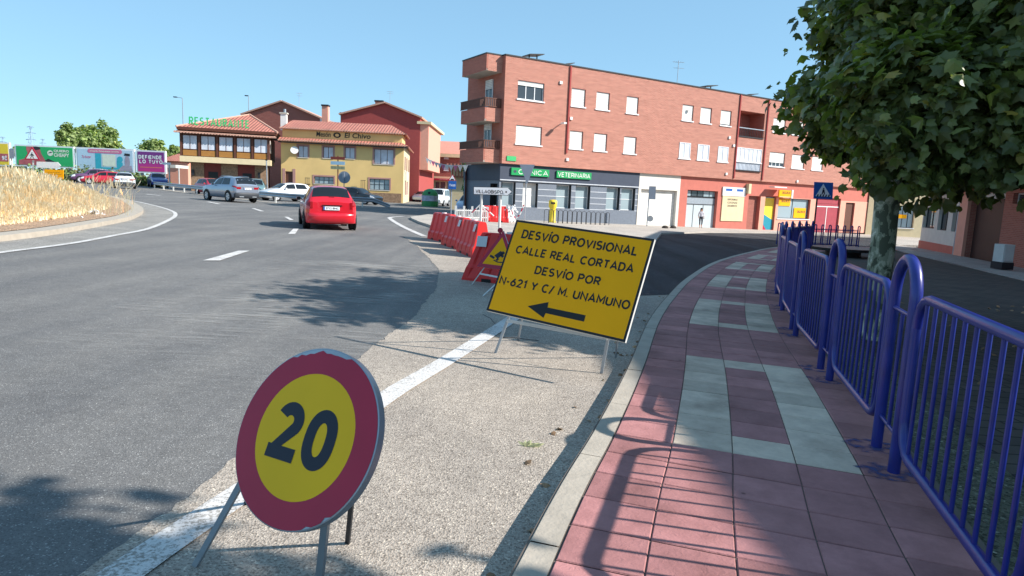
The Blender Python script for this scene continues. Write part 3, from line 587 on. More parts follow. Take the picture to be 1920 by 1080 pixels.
tree('plane_tree', 'street tree beside the parked white car just out of frame', (6.6, .2, gz(5, 1, -.03)), 3.6, .13, (5.5, .35, 5.1), (1.5, .95, 1.4), 3000, .19, m_leaf, m_bark, 13, 'street trees', clumps=70, limbs=7)
# ================================================================ foreground temporary signs
def axes(al, be, ga=0):
    n = Vector((-math.sin(al)*math.cos(be), -math.cos(al)*math.cos(be), math.sin(be))); r = Vector((math.cos(al), -math.sin(al), 0)); u = r.cross(n)*-1
    if u.z < 0: u = -u
    return r*math.cos(ga)+u*math.sin(ga), -r*math.sin(ga)+u*math.cos(ga), n
def strut(mb, a, b, wv, d, m):   # flat bar from a to b: half-width vector wv, thickness d along n
    a = Vector(a); b = Vector(b); n = (b-a).cross(wv).normalized()*d
    mb.box8([a-wv, a+wv, a+wv+n, a-wv+n, b-wv, b+wv, b+wv+n, b-wv+n], m)
# round 20 sign
C = Vector((-.674, 2.096, .534)); r_, u_, n_ = axes(.503, .453)
t = thing('speed_limit_sign', 'round red and yellow temporary sign reading 20 on a folding metal stand', 'road sign', (C.x, C.y, gz(C.x, C.y)))
mb = MB(); K = 96; rg = random.Random(5)
def ringp(R0, off): return [C+(r_*math.cos(2*math.pi*i/K)+u_*math.sin(2*math.pi*i/K))*R0+n_*off for i in range(K)]
mb.grid([ringp(.302, -.032), ringp(.302, -.002), ringp(.298, 0)], m_galv, closed=True, sm=False); mb.face(ringp(.302, -.032)[::-1], m_galv)
mb.face(ringp(.2985, -.0005), m_galv); mb.build('panel', t)
mb = MB()
def rimrad(i):   # paint chipped away at the top of the rim
    a = 360*i/K; return .2975-(.011*rg.random()+.004 if 74 < a < 122 else 0)-(.012*rg.random() if 290 < a < 312 and rg.random() > .5 else 0)
ro = [rimrad(i) for i in range(K)]
mb.grid([[C+(r_*math.cos(2*math.pi*i/K)+u_*math.sin(2*math.pi*i/K))*ro[i]+n_*.001 for i in range(K)], ringp(.2105, .001)], m_sred, closed=True, sm=False); mb.build('red_rim', t)
mb = MB(); mb.face(ringp(.211, .001), m_yel2); mb.build('yellow_field', t)
mb = MB(); 
def glyph2(mb, o, h, m, th=.045):   # heavy rounded 2
    w_ = h*.64; R0 = w_/2; c = (o[0]+R0, o[1]+h-R0); P_ = []; Q_ = []
    for i in range(19):
        a = math.radians(158-i*10.6); P_.append((c[0]+R0*math.cos(a), c[1]+R0*math.sin(a))); Q_.append((c[0]+(R0-th)*math.cos(a), c[1]+(R0-th)*math.sin(a)))
    P_.append((o[0]+th*1.25, o[1]+th)); Q_.append((o[0], o[1]+th*.6))
    P_[-1] = (o[0]+th*1.35, o[1]+th); 
    fl = lambda p: C+r_*p[0]+u_*p[1]+n_*.002
    for i in range(len(P_)-1): mb.face([fl(P_[i]), fl(P_[i+1]), fl(Q_[i+1]), fl(Q_[i])][::-1], m)
    mb.face([fl(q)+n_*.0004 for q in ((o[0], o[1]), (o[0]+w_+.003, o[1]), (o[0]+w_+.003, o[1]+th), (o[0], o[1]+th))], m)
glyph2(mb, (-.142, -.096), .195, m_navy)
c0 = (.072, .001); rx, ry, th = .067, .1, .044; k2 = 40
fl = lambda a, x, y: C+r_*(c0[0]+x*math.cos(a))+u_*(c0[1]+y*math.copysign(abs(math.sin(a))**.8, math.sin(a)))+n_*.002
mb.grid([[fl(2*math.pi*i/k2, rx, ry) for i in range(k2)], [fl(2*math.pi*i/k2, rx-th, ry-th) for i in range(k2)]], m_navy, closed=True, sm=False); mb.build('digits', t)
mb = MB(); g1 = G(362, 1064); g2 = G(595, 1100); g3 = G(650, 1021)
g4 = g1+(g3-g2)*1.2; bk = C-n_*.05
def bar(name, a, b, wv, d, m, par): mb = MB(); strut(mb, a, b, wv, d, m); return mb.build(name, par)
bar('leg', g1, bk-r_*.21+u_*-.02, r_*.014, .012, m_galv, t); bar('leg', g2, bk+r_*.1+u_*-.05, r_*.016, .014, m_galv, t)
bar('leg', g3, bk+r_*.12+u_*.16-n_*.03, r_*.011, .01, m_dark, t); bar('leg', g3+Vector((-.55, .29, 0)), bk-r_*.17+u_*.16-n_*.03, r_*.011, .01, m_dark, t)
bar('crossbar', bk-r_*.24+u_*-.12, bk+r_*.22+u_*-.12, u_*.012, .01, m_galv, t)
# yellow detour board
C = Vector((.462, 5.554, .69)); r_, u_, n_ = axes(.521, .427, -.07); W2, H2 = .664, .4435
t = thing('detour_sign', 'yellow rectangular detour board with black lettering and arrow on a folding stand', 'road sign', (C.x, C.y, gz(C.x, C.y)))
q = lambda x, y, o=0: C+r_*x+u_*y+n_*o
mb = MB(); mb.box8([q(-W2, -H2, -.03), q(W2, -H2, -.03), q(W2, -H2, 0), q(-W2, -H2, 0), q(-W2, H2, -.03), q(W2, H2, -.03), q(W2, H2, 0), q(-W2, H2, 0)], m_steelwhite); mb.build('panel', t)
mb = MB(); e = .021
for a, b, c, d in ((-W2+.001, W2-.001, -H2+.001, -H2+e), (-W2+.001, W2-.001, H2-e, H2-.001), (-W2+.001, -W2+e, -H2+e, H2-e), (W2-e, W2-.001, -H2+e, H2-e)):
    mb.face([q(a, c, .002), q(b, c, .002), q(b, d, .002), q(a, d, .002)], m_sblk)
mb.build('border', t)
mb = MB(); a, b = W2-e, H2-e; mb.face([q(-a, -b, .002), q(a, -b, .002), q(a, b, .002), q(-a, b, .002)], m_yel); mb.build('yellow_field', t)
for s_, x0, x1, y0, hh in (('DESVÍO PROVISIONAL', -.557, .557, .275, .085), ('CALLE REAL CORTADA', -.567, .565, .126, .078), ('DESVÍO POR', -.313, .315, -.031, .078), ('N-621 Y C/ M. UNAMUNO', -.63, .62, -.182, .08)):
    mb = MB(); caps(mb, s_, q(x0, y0, .003), r_, u_, x1-x0, hh, m_sblk, wt=.235, gap=.3); mb.build('text_line', t)
mb = MB(); mb.face([q(-.273, -.325, .003), q(-.092, -.396, .003), q(-.086, -.352, .003), q(.276, -.352, .003), q(.274, -.297, .003), q(-.084, -.3, .003), q(-.091, -.252, .003)], m_sblk); mb.build('arrow', t)
mb = MB(); a1, a2 = G(928, 663), G(1127, 701); top1, top2 = q(-.42, .3, -.045), q(.42, .3, -.045)
bar('leg', a1, top1, r_*.013, .012, m_galv, t); bar('leg', a2, top2, r_*.013, .012, m_galv, t)
bar('crossbar', a1+(top1-a1)*.3, a2+(top2-a2)*.3, u_*.014, .01, m_steelwhite, t)
mb = MB(); b1, b2 = G(870, 612), G(1100, 640); b1 = Vector((a1.x+.22, a1.y+.62, gz(a1.x, a1.y+.6))); b2 = Vector((a2.x+.22, a2.y+.62, gz(a2.x, a2.y+.6)))
bar('leg', b1, top1-n_*.02, r_*.009, .01, m_galv, t); bar('leg', b2, top2-n_*.02, r_*.009, .01, m_galv, t)
# loose wire tied to the stand
mb = MB(); w3 = [G(905, 590), G(920, 598), G(931, 612), G(930, 622), G(915, 634), G(893, 638), G(900, 633), G(960, 634), G(1010, 640)]
w3 = [p+Vector((0, 0, .006)) for p in w3]; mb.tube(w3, .004, m_dark, 5); tag(mb.build('loose_wire'), 'thin dark wire lying looped on the road by the yellow detour board', 'wire')
# triangular loose-chippings sign
Y0 = 10.9
t = thing('warning_sign', 'red bordered yellow triangle warning sign with a skidding car on a folding stand', 'road sign', G(915, 545))
B_ = P(894, 499, 10.6); C_ = Vector((B_.x+.66, B_.y-.34, B_.z-.015)); A_ = (B_+C_)/2+Vector((.08, .14, .6))
cen = (A_+B_+C_)/3; n_ = (C_-B_).cross(A_-B_).normalized(); 
if n_.y > 0: n_ = -n_
mb = MB(); mb.prism([B_, C_, A_], -n_*.03, m_galv); mb.build('panel', t)
sc = lambda p, k, o: cen+(p-cen)*k+n_*o
mb = MB()
for a, b in ((B_, C_), (C_, A_), (A_, B_)): mb.face([sc(a, 1, .002), sc(b, 1, .002), sc(b, .74, .002), sc(a, .74, .002)], m_sred)
mb.build('red_border', t)
mb = MB(); mb.face([sc(B_, .74, .002), sc(C_, .74, .002), sc(A_, .74, .002)], m_yel); mb.build('yellow_field', t)
rr_ = (C_-B_).normalized(); uu_ = n_.cross(rr_); uu_ = uu_ if uu_.z > 0 else -uu_
s2 = lambda x, y: cen+rr_*(x*.85)+uu_*(y*.85)+n_*.004
mb = MB(); 
for pl in ([(-.1, -.0), (-.02, -.06), (.1, .05), (.02, .1)], [(.0, .02), (.07, .1), (.12, .07), (.06, .0)], [(-.2, -.03), (-.1, -.07), (-.08, -.03), (-.18, .01)], [(-.06, -.08), (-.02, -.1), (.02, -.06), (-.02, -.04)], [(.03, -.0), (.08, -.03), (.11, .01), (.06, .04)], [(-.1, -.1), (.0, -.13), (.16, -.12), (.16, -.1), (.0, -.11), (-.09, -.08)]):
    mb.face([s2(*p) for p in pl], m_navy)
mb.build('skid_symbol', t)
mb = MB(); f1, f2 = G(885, 533), G(906, 554)
tp1, tp2 = sc(B_, .55, -.05), sc(C_, .35, -.05); bar('leg', G(884, 534), tp1, rr_*.01, .012, m_steelwhite, t); bar('leg', G(905, 555), tp1+rr_*.5, rr_*.01, .012, m_steelwhite, t); bar('leg', G(922, 546), tp1+rr_*.48, rr_*.01, .012, m_steelwhite, t)
bar('crossbar', (G(884, 534)+tp1)/2, (G(922, 546)+tp1+rr_*.48)/2, uu_*.014, .01, m_steelwhite, t)
# ================================================================ blue railing
fp = catmull(KERB, .05); fo = offset(fp, 1.645)
i0 = min(range(len(fo)), key=lambda i: (fo[i]-Vector((2.22, 3.6, 0))).length)
# arc-length table
arc = [0]
for i in range(1, len(fo)): arc.append(arc[-1]+(fo[i]-fo[i-1]).length)
def along(s):
    for i in range(1, len(arc)):
        if arc[i] >= s: k = (s-arc[i-1])/(arc[i]-arc[i-1]); return fo[i-1]+(fo[i]-fo[i-1])*k
    return fo[-1]
def hoop(parent, a, b, H=1.155, r=.031, rung=True, n=10):
    z0, z1 = gz(a.x, a.y, 0), gz(b.x, b.y, 0); mid = (a+b)/2; hw = (b-a)/2; R0 = hw.length; zz = (z0+z1)/2; top = zz+H-R0
    pts = [(a.x, a.y, z0-.01), (a.x, a.y, top*.5), (a.x, a.y, top)]+[(mid.x-hw.x*math.cos(t_), mid.y-hw.y*math.cos(t_), top+R0*math.sin(t_)) for t_ in [math.pi*i/14 for i in range(1, 14)]]+[(b.x, b.y, top), (b.x, b.y, top*.5), (b.x, b.y, z1-.01)]
    mb = MB(); mb.tube(pts, r, m_blue, 12 if n > 6 else 6)
    if rung:
        mb.tube([(a.x, a.y, zz+.86), (b.x, b.y, zz+.86)], .012, m_blue, 6); mb.tube([(a.x, a.y, zz+.2), (b.x, b.y, zz+.2)], .012, m_blue, 6); mb.tube([(mid.x, mid.y, zz+.2), (mid.x, mid.y, zz+.86)], .011, m_blue, 6)
    return mb.build('hoop_post', parent)
def panel(parent, a, b, n=10, nb=10, z0=.15, z1=.985, r=.025):
    g = lambda k: a+(b-a)*k; L_ = (b-a).length; c = .17
    zz = lambda v: gz(v.x, v.y, 0); pts = []
    def add(s_, z): v = g(s_/L_); pts.append((v.x, v.y, zz(v)+z))
    for cx, cz, a0 in ((L_-c, z1-c, 0), (c, z1-c, 90), (c, z0+c, 180), (L_-c, z0+c, 270)):
        for i in range(5): t_ = math.radians(a0+90*i/4); add(cx+c*math.cos(t_), cz+c*math.sin(t_))
    mb = MB(); mb.tube(pts, r, m_blue, n, closed=True)
    for e_ in (0, 1):      # clamps to the posts
        v = g(e_); o = (b-a).normalized()*(.045 if e_ else -.045)
        for z in (.35, .72): mb.tube([(v.x-o.x*.3, v.y-o.y*.3, zz(v)+z), (v.x+o.x, v.y+o.y, zz(v)+z)], .012, m_blue, 6)
    p = mb.build('panel_frame', parent)
    mb = MB()
    for i in range(1, nb+1):
        v = g(i/(nb+1)); mb.tube([(v.x, v.y, zz(v)+z0), (v.x, v.y, zz(v)+z1)], .0098, m_blue, 6, cap=False)
    mb.build('bars', p); return p
t = thing('pedestrian_railing', 'glossy blue tubular railing with tall hooped posts curving along the tiled footway', 'railing', (2.22, 3.6, gz(2.22, 3.6, 0)))
s0 = arc[i0]; SP = 2.03; prev = None; k0 = -2
for k in range(k0, 14):
    sc_ = s0+k*SP; 
    if sc_ < .3: continue
    a, b = along(sc_-.205), along(sc_+.205)
    if k < 12: hoop(t, a, b, n=10 if k < 5 else 6)
    if prev is not None and k < 12: panel(t, along(prev+.205+.075), along(sc_-.205-.075), n=10 if k < 5 else 6)
    prev = sc_
m, nt_, b_ = new_mat('paint_overspray'); tc = N(nt_, 'ShaderNodeTexCoord'); n1 = N(nt_, 'ShaderNodeTexNoise', Scale=16., Detail=5.); nt_.links.new(tc.outputs['Object'], n1.inputs['Vector']); r_a = ramp(nt_, n1.outputs[0], [(.42, (0, 0, 0)), (.62, (.75, .75, .75))]); nt_.links.new(r_a.outputs[0], b_.inputs['Alpha']); b_.inputs['Base Color'].default_value = rgb(52, 66, 120); b_.inputs['Roughness'].default_value = .7
mb = MB()
for k in range(-1, 9):
    for e_ in (-.205, .205):
        v = along(s0+k*SP+e_); mb.face([(v.x-.03+.15*math.cos(6.283*i/14)*(1+.25*math.sin(i*2.3+k)), v.y+.13*math.sin(6.283*i/14), gz(v.x-.03+.15*math.cos(6.283*i/14), v.y+.13*math.sin(6.283*i/14), .0035)) for i in range(14)], m)
struct(mb, 'paint_stains', 'blue paint stains on the tiles round the railing feet', 'stuff')
# far hoop-topped railing
t = thing('hoop_railing', 'dark blue railing of closely set narrow hoops beyond the first railing', 'railing', (12.6, 29.6, gz(12.6, 29.6, 0)))
for i in range(12):
    px = 1462+i*13.6; c = P(px, 419+.042*(px-1462), 29.6+.12*i); a = Vector((c.x-.055, c.y, 0)); b = Vector((c.x+.055, c.y+.03, 0)); hoop(t, a, b, H=c.z-gz(c.x, c.y, 0)+.02, r=.026, rung=False, n=6)
mb = MB(); a = P(1464, 427, 29.6); b = P(1609, 433, 31); mb.tube([a, b], .022, m_blue, 6); a = P(1464, 456, 29.6); b = P(1609, 460, 31); mb.tube([a, b], .022, m_blue, 6)
for i in range(60): p = a+(b-a)*i/59; mb.tube([p, p+Vector((0, 0, .74))], .009, m_blue, 4, cap=False)
mb.build('rails', t)
# ================================================================ water-filled barriers
def barrier(name, label, c, yaw, m, L=1.35, base=.5, H=.85, group='plastic road barriers', grooves=4, inset=.1):
    t = thing('road_barrier', label, 'barrier', c, group); cy, sy = math.cos(yaw), math.sin(yaw); c = Vector(c)
    T = lambda x, y, z: (c.x+x*cy-y*sy, c.y+x*sy+y*cy, c.z+z)
    prof = [(base/2, .0), (base/2, .06), (base/2-.01, .24), (base/2-.05, .3), (.13, .62), (.1, .8), (.085, H-.015), (.07, H)]
    mb = MB(); nx = 33
    rows = []
    for i in range(nx):
        u = -1+2*i/(nx-1); row = []
        gd = .028 if (i % 8) in (3, 4, 5) else 0
        for (yy, z) in prof:
            x = u*(L/2-inset*z/H); g = gd if .2 < z < H-.02 else 0; row.append(T(x, -yy+g, z))
        for (yy, z) in prof[::-1]:
            x = u*(L/2-inset*z/H); g = gd if .2 < z < H-.02 else 0; row.append(T(x, yy-g, z))
        rows.append(row)
    mb.grid(rows, m, sm=False); mb.face(rows[0][::-1], m); mb.face(rows[-1], m); mb.build('body', t)
    for x in (-L*.2, L*.22):
        for s_ in (-1, 1): mb = MB(); mb.box8([T(x-.09, s_*(base/2-.16), -.0), T(x+.09, s_*(base/2-.16), -.0), T(x+.09, s_*(base/2+.003), 0), T(x-.09, s_*(base/2+.003), 0), T(x-.09, s_*(base/2-.16), .07), T(x+.09, s_*(base/2-.16), .07), T(x+.09, s_*(base/2+.003), .07), T(x-.09, s_*(base/2+.003), .07)], m_black2); mb.build('fork_slot', t)
    for s_ in (-1, 1): mb = MB(); mb.face([T(-L*.36, s_*.101, .79), T(-L*.24, s_*.101, .79), T(-L*.24, s_*.155, .61), T(-L*.36, s_*.155, .61)][::s_], m_barg); mb.build('reflector', t)
    mb = MB(); mb.disc(T(0, 0, H), (0, 0, 1), .07, .03, m_barw, 14); mb.build('filler_cap', t)
    return t
barrier('road_barrier', 'dark red plastic barrier nearest the camera, half behind the triangle warning sign', (-.06, 11.25, gz(-.1, 11.2)), R(-22), m_barr, L=1.6, inset=.3)
for k, ((px, py), yw, lb) in enumerate([((888, 478), 108, 'third red plastic barrier from the far end of the row, ahead of the triangle sign'), ((858, 464), 112, 'second red plastic barrier from the far end of the curved row'), ((832, 452), 116, 'farthest red plastic barrier at the roundabout end of the row')]):
    g = G(px, py); barrier('road_barrier', lb, g, R(yw), m_barr, L=1.7)
g = G(868, 426); 
c1 = G(934, 415, -.02); barrier('road_barrier', 'small red plastic barrier behind the white town direction sign', G(926, 416, -.02), R(5), m_barr, L=1.6, base=.45, group='barriers by the clinic')
barrier('road_barrier', 'white plastic barrier behind the white town direction sign post', G(952, 416, -.02), R(70), m_barw, L=1.2, base=.45, group='barriers by the clinic')
# red lamp hooked on the near barrier
g = P(938, 432, 11.0); t = thing('warning_lamp', 'small red warning lamp standing on the nearest barrier behind the triangle sign', 'lamp', g-Vector((0, 0, .12)))
mb = MB(); mb.disc(g+Vector((0, .03, 0)), (0, -1, 0), .045, .05, m_sred, 16); mb.build('lens', t); mb = MB(); mb.tube([g-Vector((0, 0, .25)), g], .012, m_sred, 6); mb.build('stalk', t)
# ================================================================ BUILDINGS
def pin(px, py, Y): return P(px, py, Y)
# ---- main brick building
A = P(940.9, 303.9, 40); BR = Fr((A.x, A.y), (.8554, .5179)); SD = Fr((A.x+.5179*4.8*-1, A.y+.8554*4.8), (.5179, -.8554))   # SD: side facade, s=4.8 at the corner
ZT, ZB = 9.44, 3.2; gzb = -.75
t = thing('brick_building', 'three storey red brick building with white shuttered windows above a veterinary clinic', 'building', (A.x, A.y, gz(A.x, A.y)))
wins = [((971.5, 150), (1019.5, 190), 'w'), ((1072.5, 165), (1097, 198), 's'), ((1119, 171.8), (1142, 206), 's'), ((1175.8, 180), (1196, 212), 's'), ((1280.5, 195.5), (1299, 226.5), 's'), ((1314.5, 200.8), (1333, 231), 's'), ((1352.5, 205.8), (1370, 234.5), 's2'), ((1451, 222), (1472, 243), 's'), ((1487, 227), (1506, 249), 's'), ((1524, 232), (1542, 254), 's'),
 ((968, 233.8), (1015, 272), 's'), ((1069, 244), (1092, 278), 's'), ((1114.5, 250), (1137, 283), 's'), ((1170.5, 255.5), (1192, 288), 's'), ((1274.5, 266), (1293, 298), 'o'), ((1308.8, 270), (1328, 301.5), 'o'), ((1347, 273.8), (1364, 304), 'o'), ((1443.8, 286), (1470, 314.5), 's3'), ((1486, 289), (1507, 314), 's'), ((1524, 291), (1542, 316), 's')]
H_ = []
for (a, b, k) in wins:
    r = BR.rpx(*a, *b); top = r[3] > 6.3
    H_.append((r[0], r[1], 7.06 if top else 4.43, 8.15 if top else 5.54, k))
lo = BR.rpx(1388.9, 203.3, 1431, 254); log = (lo[0], lo[1], 6.42, 8.32); lg = BR.rpx(1382, 273, 1425, 320); lgh = (lg[0], lg[1], 3.95, 5.62)
mb = MB(); BR.wall(mb, 0, 42, ZB, ZT, [h[:4] for h in H_]+[(*log, 1.4), lgh], m_brick, .16, mr=m_brick3)
# body: side, back, roof
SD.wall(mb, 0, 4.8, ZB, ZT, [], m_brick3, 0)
b0, b1, b2, b3 = BR.pt(0, -.01, 0), BR.pt(42, -.01, 0), BR.pt(42, -9, 0), BR.pt(0, -4.8, 0)
c3 = SD.pt(0, 0, 0)
for p, q_ in ((BR.pt(42, 0, 0), BR.pt(42, -9, 0)), (BR.pt(42, -9, 0), BR.pt(4, -9, 0)), (BR.pt(4, -9, 0), c3)):
    mb.face([(p.x, p.y, gzb), (q_.x, q_.y, gzb), (q_.x, q_.y, ZT), (p.x, p.y, ZT)], m_brick3)
poly = [BR.pt(0, 0, ZT-.3), BR.pt(42, 0, ZT-.3), BR.pt(42, -9, ZT-.3), BR.pt(4, -9, ZT-.3), Vector((c3.x, c3.y, ZT-.3))]; mb.face(poly, m_conc)
poly = [BR.pt(0, 0, ZB), BR.pt(42, 0, ZB), BR.pt(42, -9, ZB), BR.pt(4, -9, ZB), Vector((c3.x, c3.y, ZB))]; mb.face(poly[::-1], m_conc)
mb.build('wall', t)
mb = MB(); BR.box(mb, -.03, 42.05, -.25, .05, ZT+.003, ZT+.07, m_dark); SD.box(mb, -.05, 4.83, -.25, .05, ZT+.004, ZT+.072, m_dark); mb.build('coping', t)
for h in H_:
    k = h[4]
    if k == 'w': window(BR, h, t, mull=2, shutter=.25)
    elif k == 's': window(BR, h, t, shutter=1.0, mull=0)
    elif k == 's2': window(BR, h, t, shutter=.9, mull=0)
    elif k == 's3': window(BR, h, t, shutter=.72, mull=3)
    else: window(BR, h, t, dep=.02, mull=1, mg=m_curt)
# loggia: deep recess
a, b, c, d = log; mb = MB(); D = 1.5
mb.face([BR.pt(a, -.14, c), BR.pt(b, -.14, c), BR.pt(b, -D, c), BR.pt(a, -D, c)], m_conc); 
for q_ in ([BR.pt(a, -D, c), BR.pt(b, -D, c), BR.pt(b, -D, d), BR.pt(a, -D, d)],): pass
mb = MB(); BR.box(mb, a+.05, a+.95, -1.38, -1.33, c+.02, c+1.5, m_offw); mb.build('balcony_recess', t)
mb = MB(); BR.box(mb, a-.06, b+.02, .02, .06, c+.62, c+.68, m_galv); BR.box(mb, a-.06, b+.02, .02, .06, c-.02, c+.05, m_dark)
for i in range(16): s_ = a-.05+(b-a+.05)*i/15; BR.box(mb, s_-.012, s_+.012, .028, .052, c+.05, c+.62, m_dark)
mb.build('balcony_railing', t)
# glazed gallery below it
a, b, c, d = lgh; w_ = window(BR, (a, b, c+.6, d), t, dep=.02, mull=5, mg=m_curt, sill=False, label='glazed in balcony with white frames')
mb = MB(); BR.box(mb, a-.05, b+.05, .04, .08, c+.58, c+.63, m_alu); BR.box(mb, a-.05, b+.05, -.1, .12, c-.06, c+.01, m_dark); BR.box(mb, a+.02, b-.02, -.1, -.02, c+.01, c+.6, m_curt)
for i in range(20): s_ = a+(b-a)*i/19; BR.box(mb, s_-.01, s_+.01, .045, .07, c, c+.6, m_galv)
mb.build('balcony_railing', t)
# downpipes
for px in (1066, 1387, 1441):
    s_ = BR.at(px, 200)[0]; mb = MB(); BR.box(mb, s_-.05, s_+.05, .003, .09, ZB+(.9 if px == 1066 else .1), ZT-.02, m_redwall); mb.build('downpipe', t)
# wall boxes and lamp
for px, py in ((1051, 155), (1070, 222), (1291, 207), (1367, 258), (1375, 273), (1361, 326), (1063, 299), (1494, 340)):
    s_, z = BR.at(px, py); mb = MB(); BR.box(mb, s_-.09, s_+.09, .003, .09, z-.09, z+.09, m_white); mb.build('wall_box', t)
s_, z = BR.at(1047, 235); mb = MB(); mb.tube([BR.pt(s_, 0, z), BR.pt(s_, .4, z+.1)], .03, m_galv, 6); BR.box(mb, s_-.1, s_+.1, .4, .75, z+.04, z+.14, m_white); mb.build('wall_lamp', t)
s_, z = BR.at(947, 297); mb = MB(); BR.box(mb, s_+.1, s_+.75, .003, .05, z-.12, z+.16, m_grnlet); mb.build('street_name_plate', t)
# corner balconies on the side facade
def bp(tt, p, z): return SD.pt(4.8-tt, p, z)
for zb, zm, zt, rail in ((8.5, ZT, ZT, False), (5.62, 6.42, 6.95, True), (3.22, 4.02, 4.5, True)):
    mb = MB(); a0, a1 = .35, 3.5
    SD.box(mb, 4.8-a1, 4.8-a0, .002, 1.08, zb, zb+.12, m_conc)
    SD.box(mb, 4.8-a1, 4.8-a0, .98, 1.083, zb+.003, zm, m_brick3); SD.box(mb, 4.8-a0-.1, 4.8-a0+.003, .003, .98, zb+.003, zm, m_brick); SD.box(mb, 4.8-a1-.003, 4.8-a1+.1, .003, .98, zb+.003, zm, m_brick3)
    if not rail: SD.box(mb, 4.8-a1-.03, 4.8-a0+.03, .003, 1.11, zm+.003, zm+.07, m_dark)
    o = mb.build('balcony', t)
    if rail:
        mb = MB()
        for z in (zm+.06, zt): SD.box(mb, 4.8-a1-.05, 4.8-a0+.05, 1.06, 1.12, z-.025, z+.025, m_wood); SD.box(mb, 4.8-a0+.0, 4.8-a0+.06, .02, 1.06, z-.025, z+.025, m_wood)
        for i in range(26): s_ = 4.8-a1+(a1-a0)*i/25; SD.box(mb, s_-.04, s_+.04, 1.08, 1.105, zm+.03, zt-.02, m_wood)
        for i in range(9): n__ = .05+1.0*i/8; SD.box(mb, 4.8-a0+.02, 4.8-a0+.045, n__-.04, n__+.04, zm+.03, zt-.02, m_wood)
        mb.build('railing', o)
for z in (7.0, 4.55):
    o = window(SD, (2.55, 3.45, z-.35, z+1.25), t, n=.02, dep=.0, mull=1, shutter=.35, sill=False)
# ground floor
g0 = -.22
mb = MB(); s1199 = BR.at(1199, 323, g0)[0]; cw = []
for x0, y0, x1, y1 in ((940, 341, 965, 393), (981, 343, 1006.8, 394), (1043.6, 344, 1069, 395.5), (1080, 345.5, 1104.6, 397), (1138, 350.5, 1160, 399.7), (1165.7, 351, 1188.6, 400.4)):
    r = BR.rpx(x0, y0, x1, y1, g0); cw.append((r[0], r[1], .62, 2.12))
BR.wall(mb, 0, s1199, gzb, 2.2, cw, m_slate2, .32, n=g0, mr=m_dark)
SD.wall(mb, -.6, 4.8-.22, gzb, 2.2, [(3.1, 4.0, gzb+.4, 2.0)], m_slate2, .3, n=g0, mr=m_dark)
o = mb.build('ground_floor_cladding', t)
mb = MB(); 
for z in (.6, .98, 1.37, 1.76):
    xs_ = [0]+[v for c in cw for v in (c[0], c[1])]+[s1199]
    for i in range(0, len(xs_), 2):
        if xs_[i+1] > xs_[i]: BR.box(mb, xs_[i]+.01, xs_[i+1]-.01, g0-.01, g0+.012, z-.02, z+.02, m_joint)
lj = mb.build('light_joints', o); lj['kind'] = 'stuff'
mb = MB(); BR.box(mb, -.0, s1199, g0-.1, g0+.06, 2.2, ZB-.002, m_slate); SD.box(mb, -.6, 4.8-.161, g0-.1, g0+.061, 2.2, ZB-.003, m_slate); BR.box(mb, 0, s1199, g0+.06, g0+.1, 2.2, 2.26, m_joint); mb.build('fascia', t)
for i, c in enumerate(cw):
    window(BR, c, t, n=g0, dep=.3, mull=0, bars=1, mf=m_alu, mg=m_pale if False else (m_white if i in (1,) else m_glassl), sill=False)
# clinic signs
for txt, x0, y0, x1, y1, gm, lm in (('CLÍNICA', 958, 313, 1028, 333, m_grnsign, m_white), ('VETERINARIA', 1043, 320, 1107, 337, m_slate, m_grnlet)):
    r = BR.rpx(x0, y0, x1, y1, g0+.07); hh = .44; zc = (r[2]+r[3])/2
    sg = MB(); BR.box(sg, r[0], r[1], g0+.063, g0+.16, zc-hh/2, zc+hh/2, gm if txt[0] == 'C' else m_grnsign); so = sg.build('shop_sign', t)
    sg = MB(); lx = r[0]+(.5 if txt[0] == 'C' else .08); caps(sg, txt, BR.pt(lx, g0+.165, zc-.15), BR.d, Vector((0, 0, 1)), r[1]-lx-.1, .29, m_white, wt=.15); sg.build('lettering', so)
    if txt[0] == 'C':
        sg = MB(); sg.disc(BR.pt(r[0]+.25, g0+.163, zc), BR.n, .11, .004, m_slate, 16, ry=.08); sg.build('emblem', so)
# cream garage bay
s1276 = BR.at(1276.5, 330, g0)[0]; s1199b = s1199+.003
r = BR.rpx(1202, 353, 1264.5, 421, g0); gd = (r[0], r[1], gzb+.01, 2.12)
mb = MB(); BR.wall(mb, s1199b, s1276, gzb, ZB-.004, [gd], m_offw, .3, n=g0+.03); mb.build('garage_wall', t)
mb = MB(); BR.box(mb, gd[0]+.02, gd[1]-.02, g0-.26, g0-.2, gd[2], gd[3]-.02, m_shut); o = mb.build('garage_door', t); o['label'] = 'pale ribbed garage door'
# red painted bay and beyond
m_bay = m_redwall2; s1403 = BR.at(1403, 380, g0)[0]; s1425 = BR.at(1425, 380, g0)[0]; r1 = BR.rpx(1290, 350, 1341, 423, g0); bd = (r1[0], r1[1], gzb+.01, 2.25)
s1352 = BR.at(1345, 380, g0)[0]; eh = (s1403, s1425, gzb+.01, 2.05); r2 = BR.rpx(1435, 370, 1450.5, 425, g0); sdh = (r2[0], r2[1], gzb+.15, 2.05); r3 = BR.rpx(1460, 372, 1516, 413, g0); swh = (r3[0], r3[1], .35, 2.0)
s1528 = BR.at(1528, 380, g0)[0]; r4 = BR.rpx(1531, 375, 1571, 425, g0); rdh = (r4[0], r4[1], gzb+.01, 2.2); r5 = BR.rpx(1586, 380, 1598, 425, g0); bdh = (r5[0], r5[1], gzb+.01, 1.9)
mb = MB(); BR.wall(mb, s1276+.003, 42, gzb, ZB-.005, [bd, eh, sdh, swh, rdh, bdh], m_bay, .35, n=g0)
BR.wall(mb, s1425+.02, 42, gzb, 2.04, [sdh, swh, rdh, bdh], m_salmon, .019, n=g0+.02, back=False); mb.build('painted_ground_wall', t)
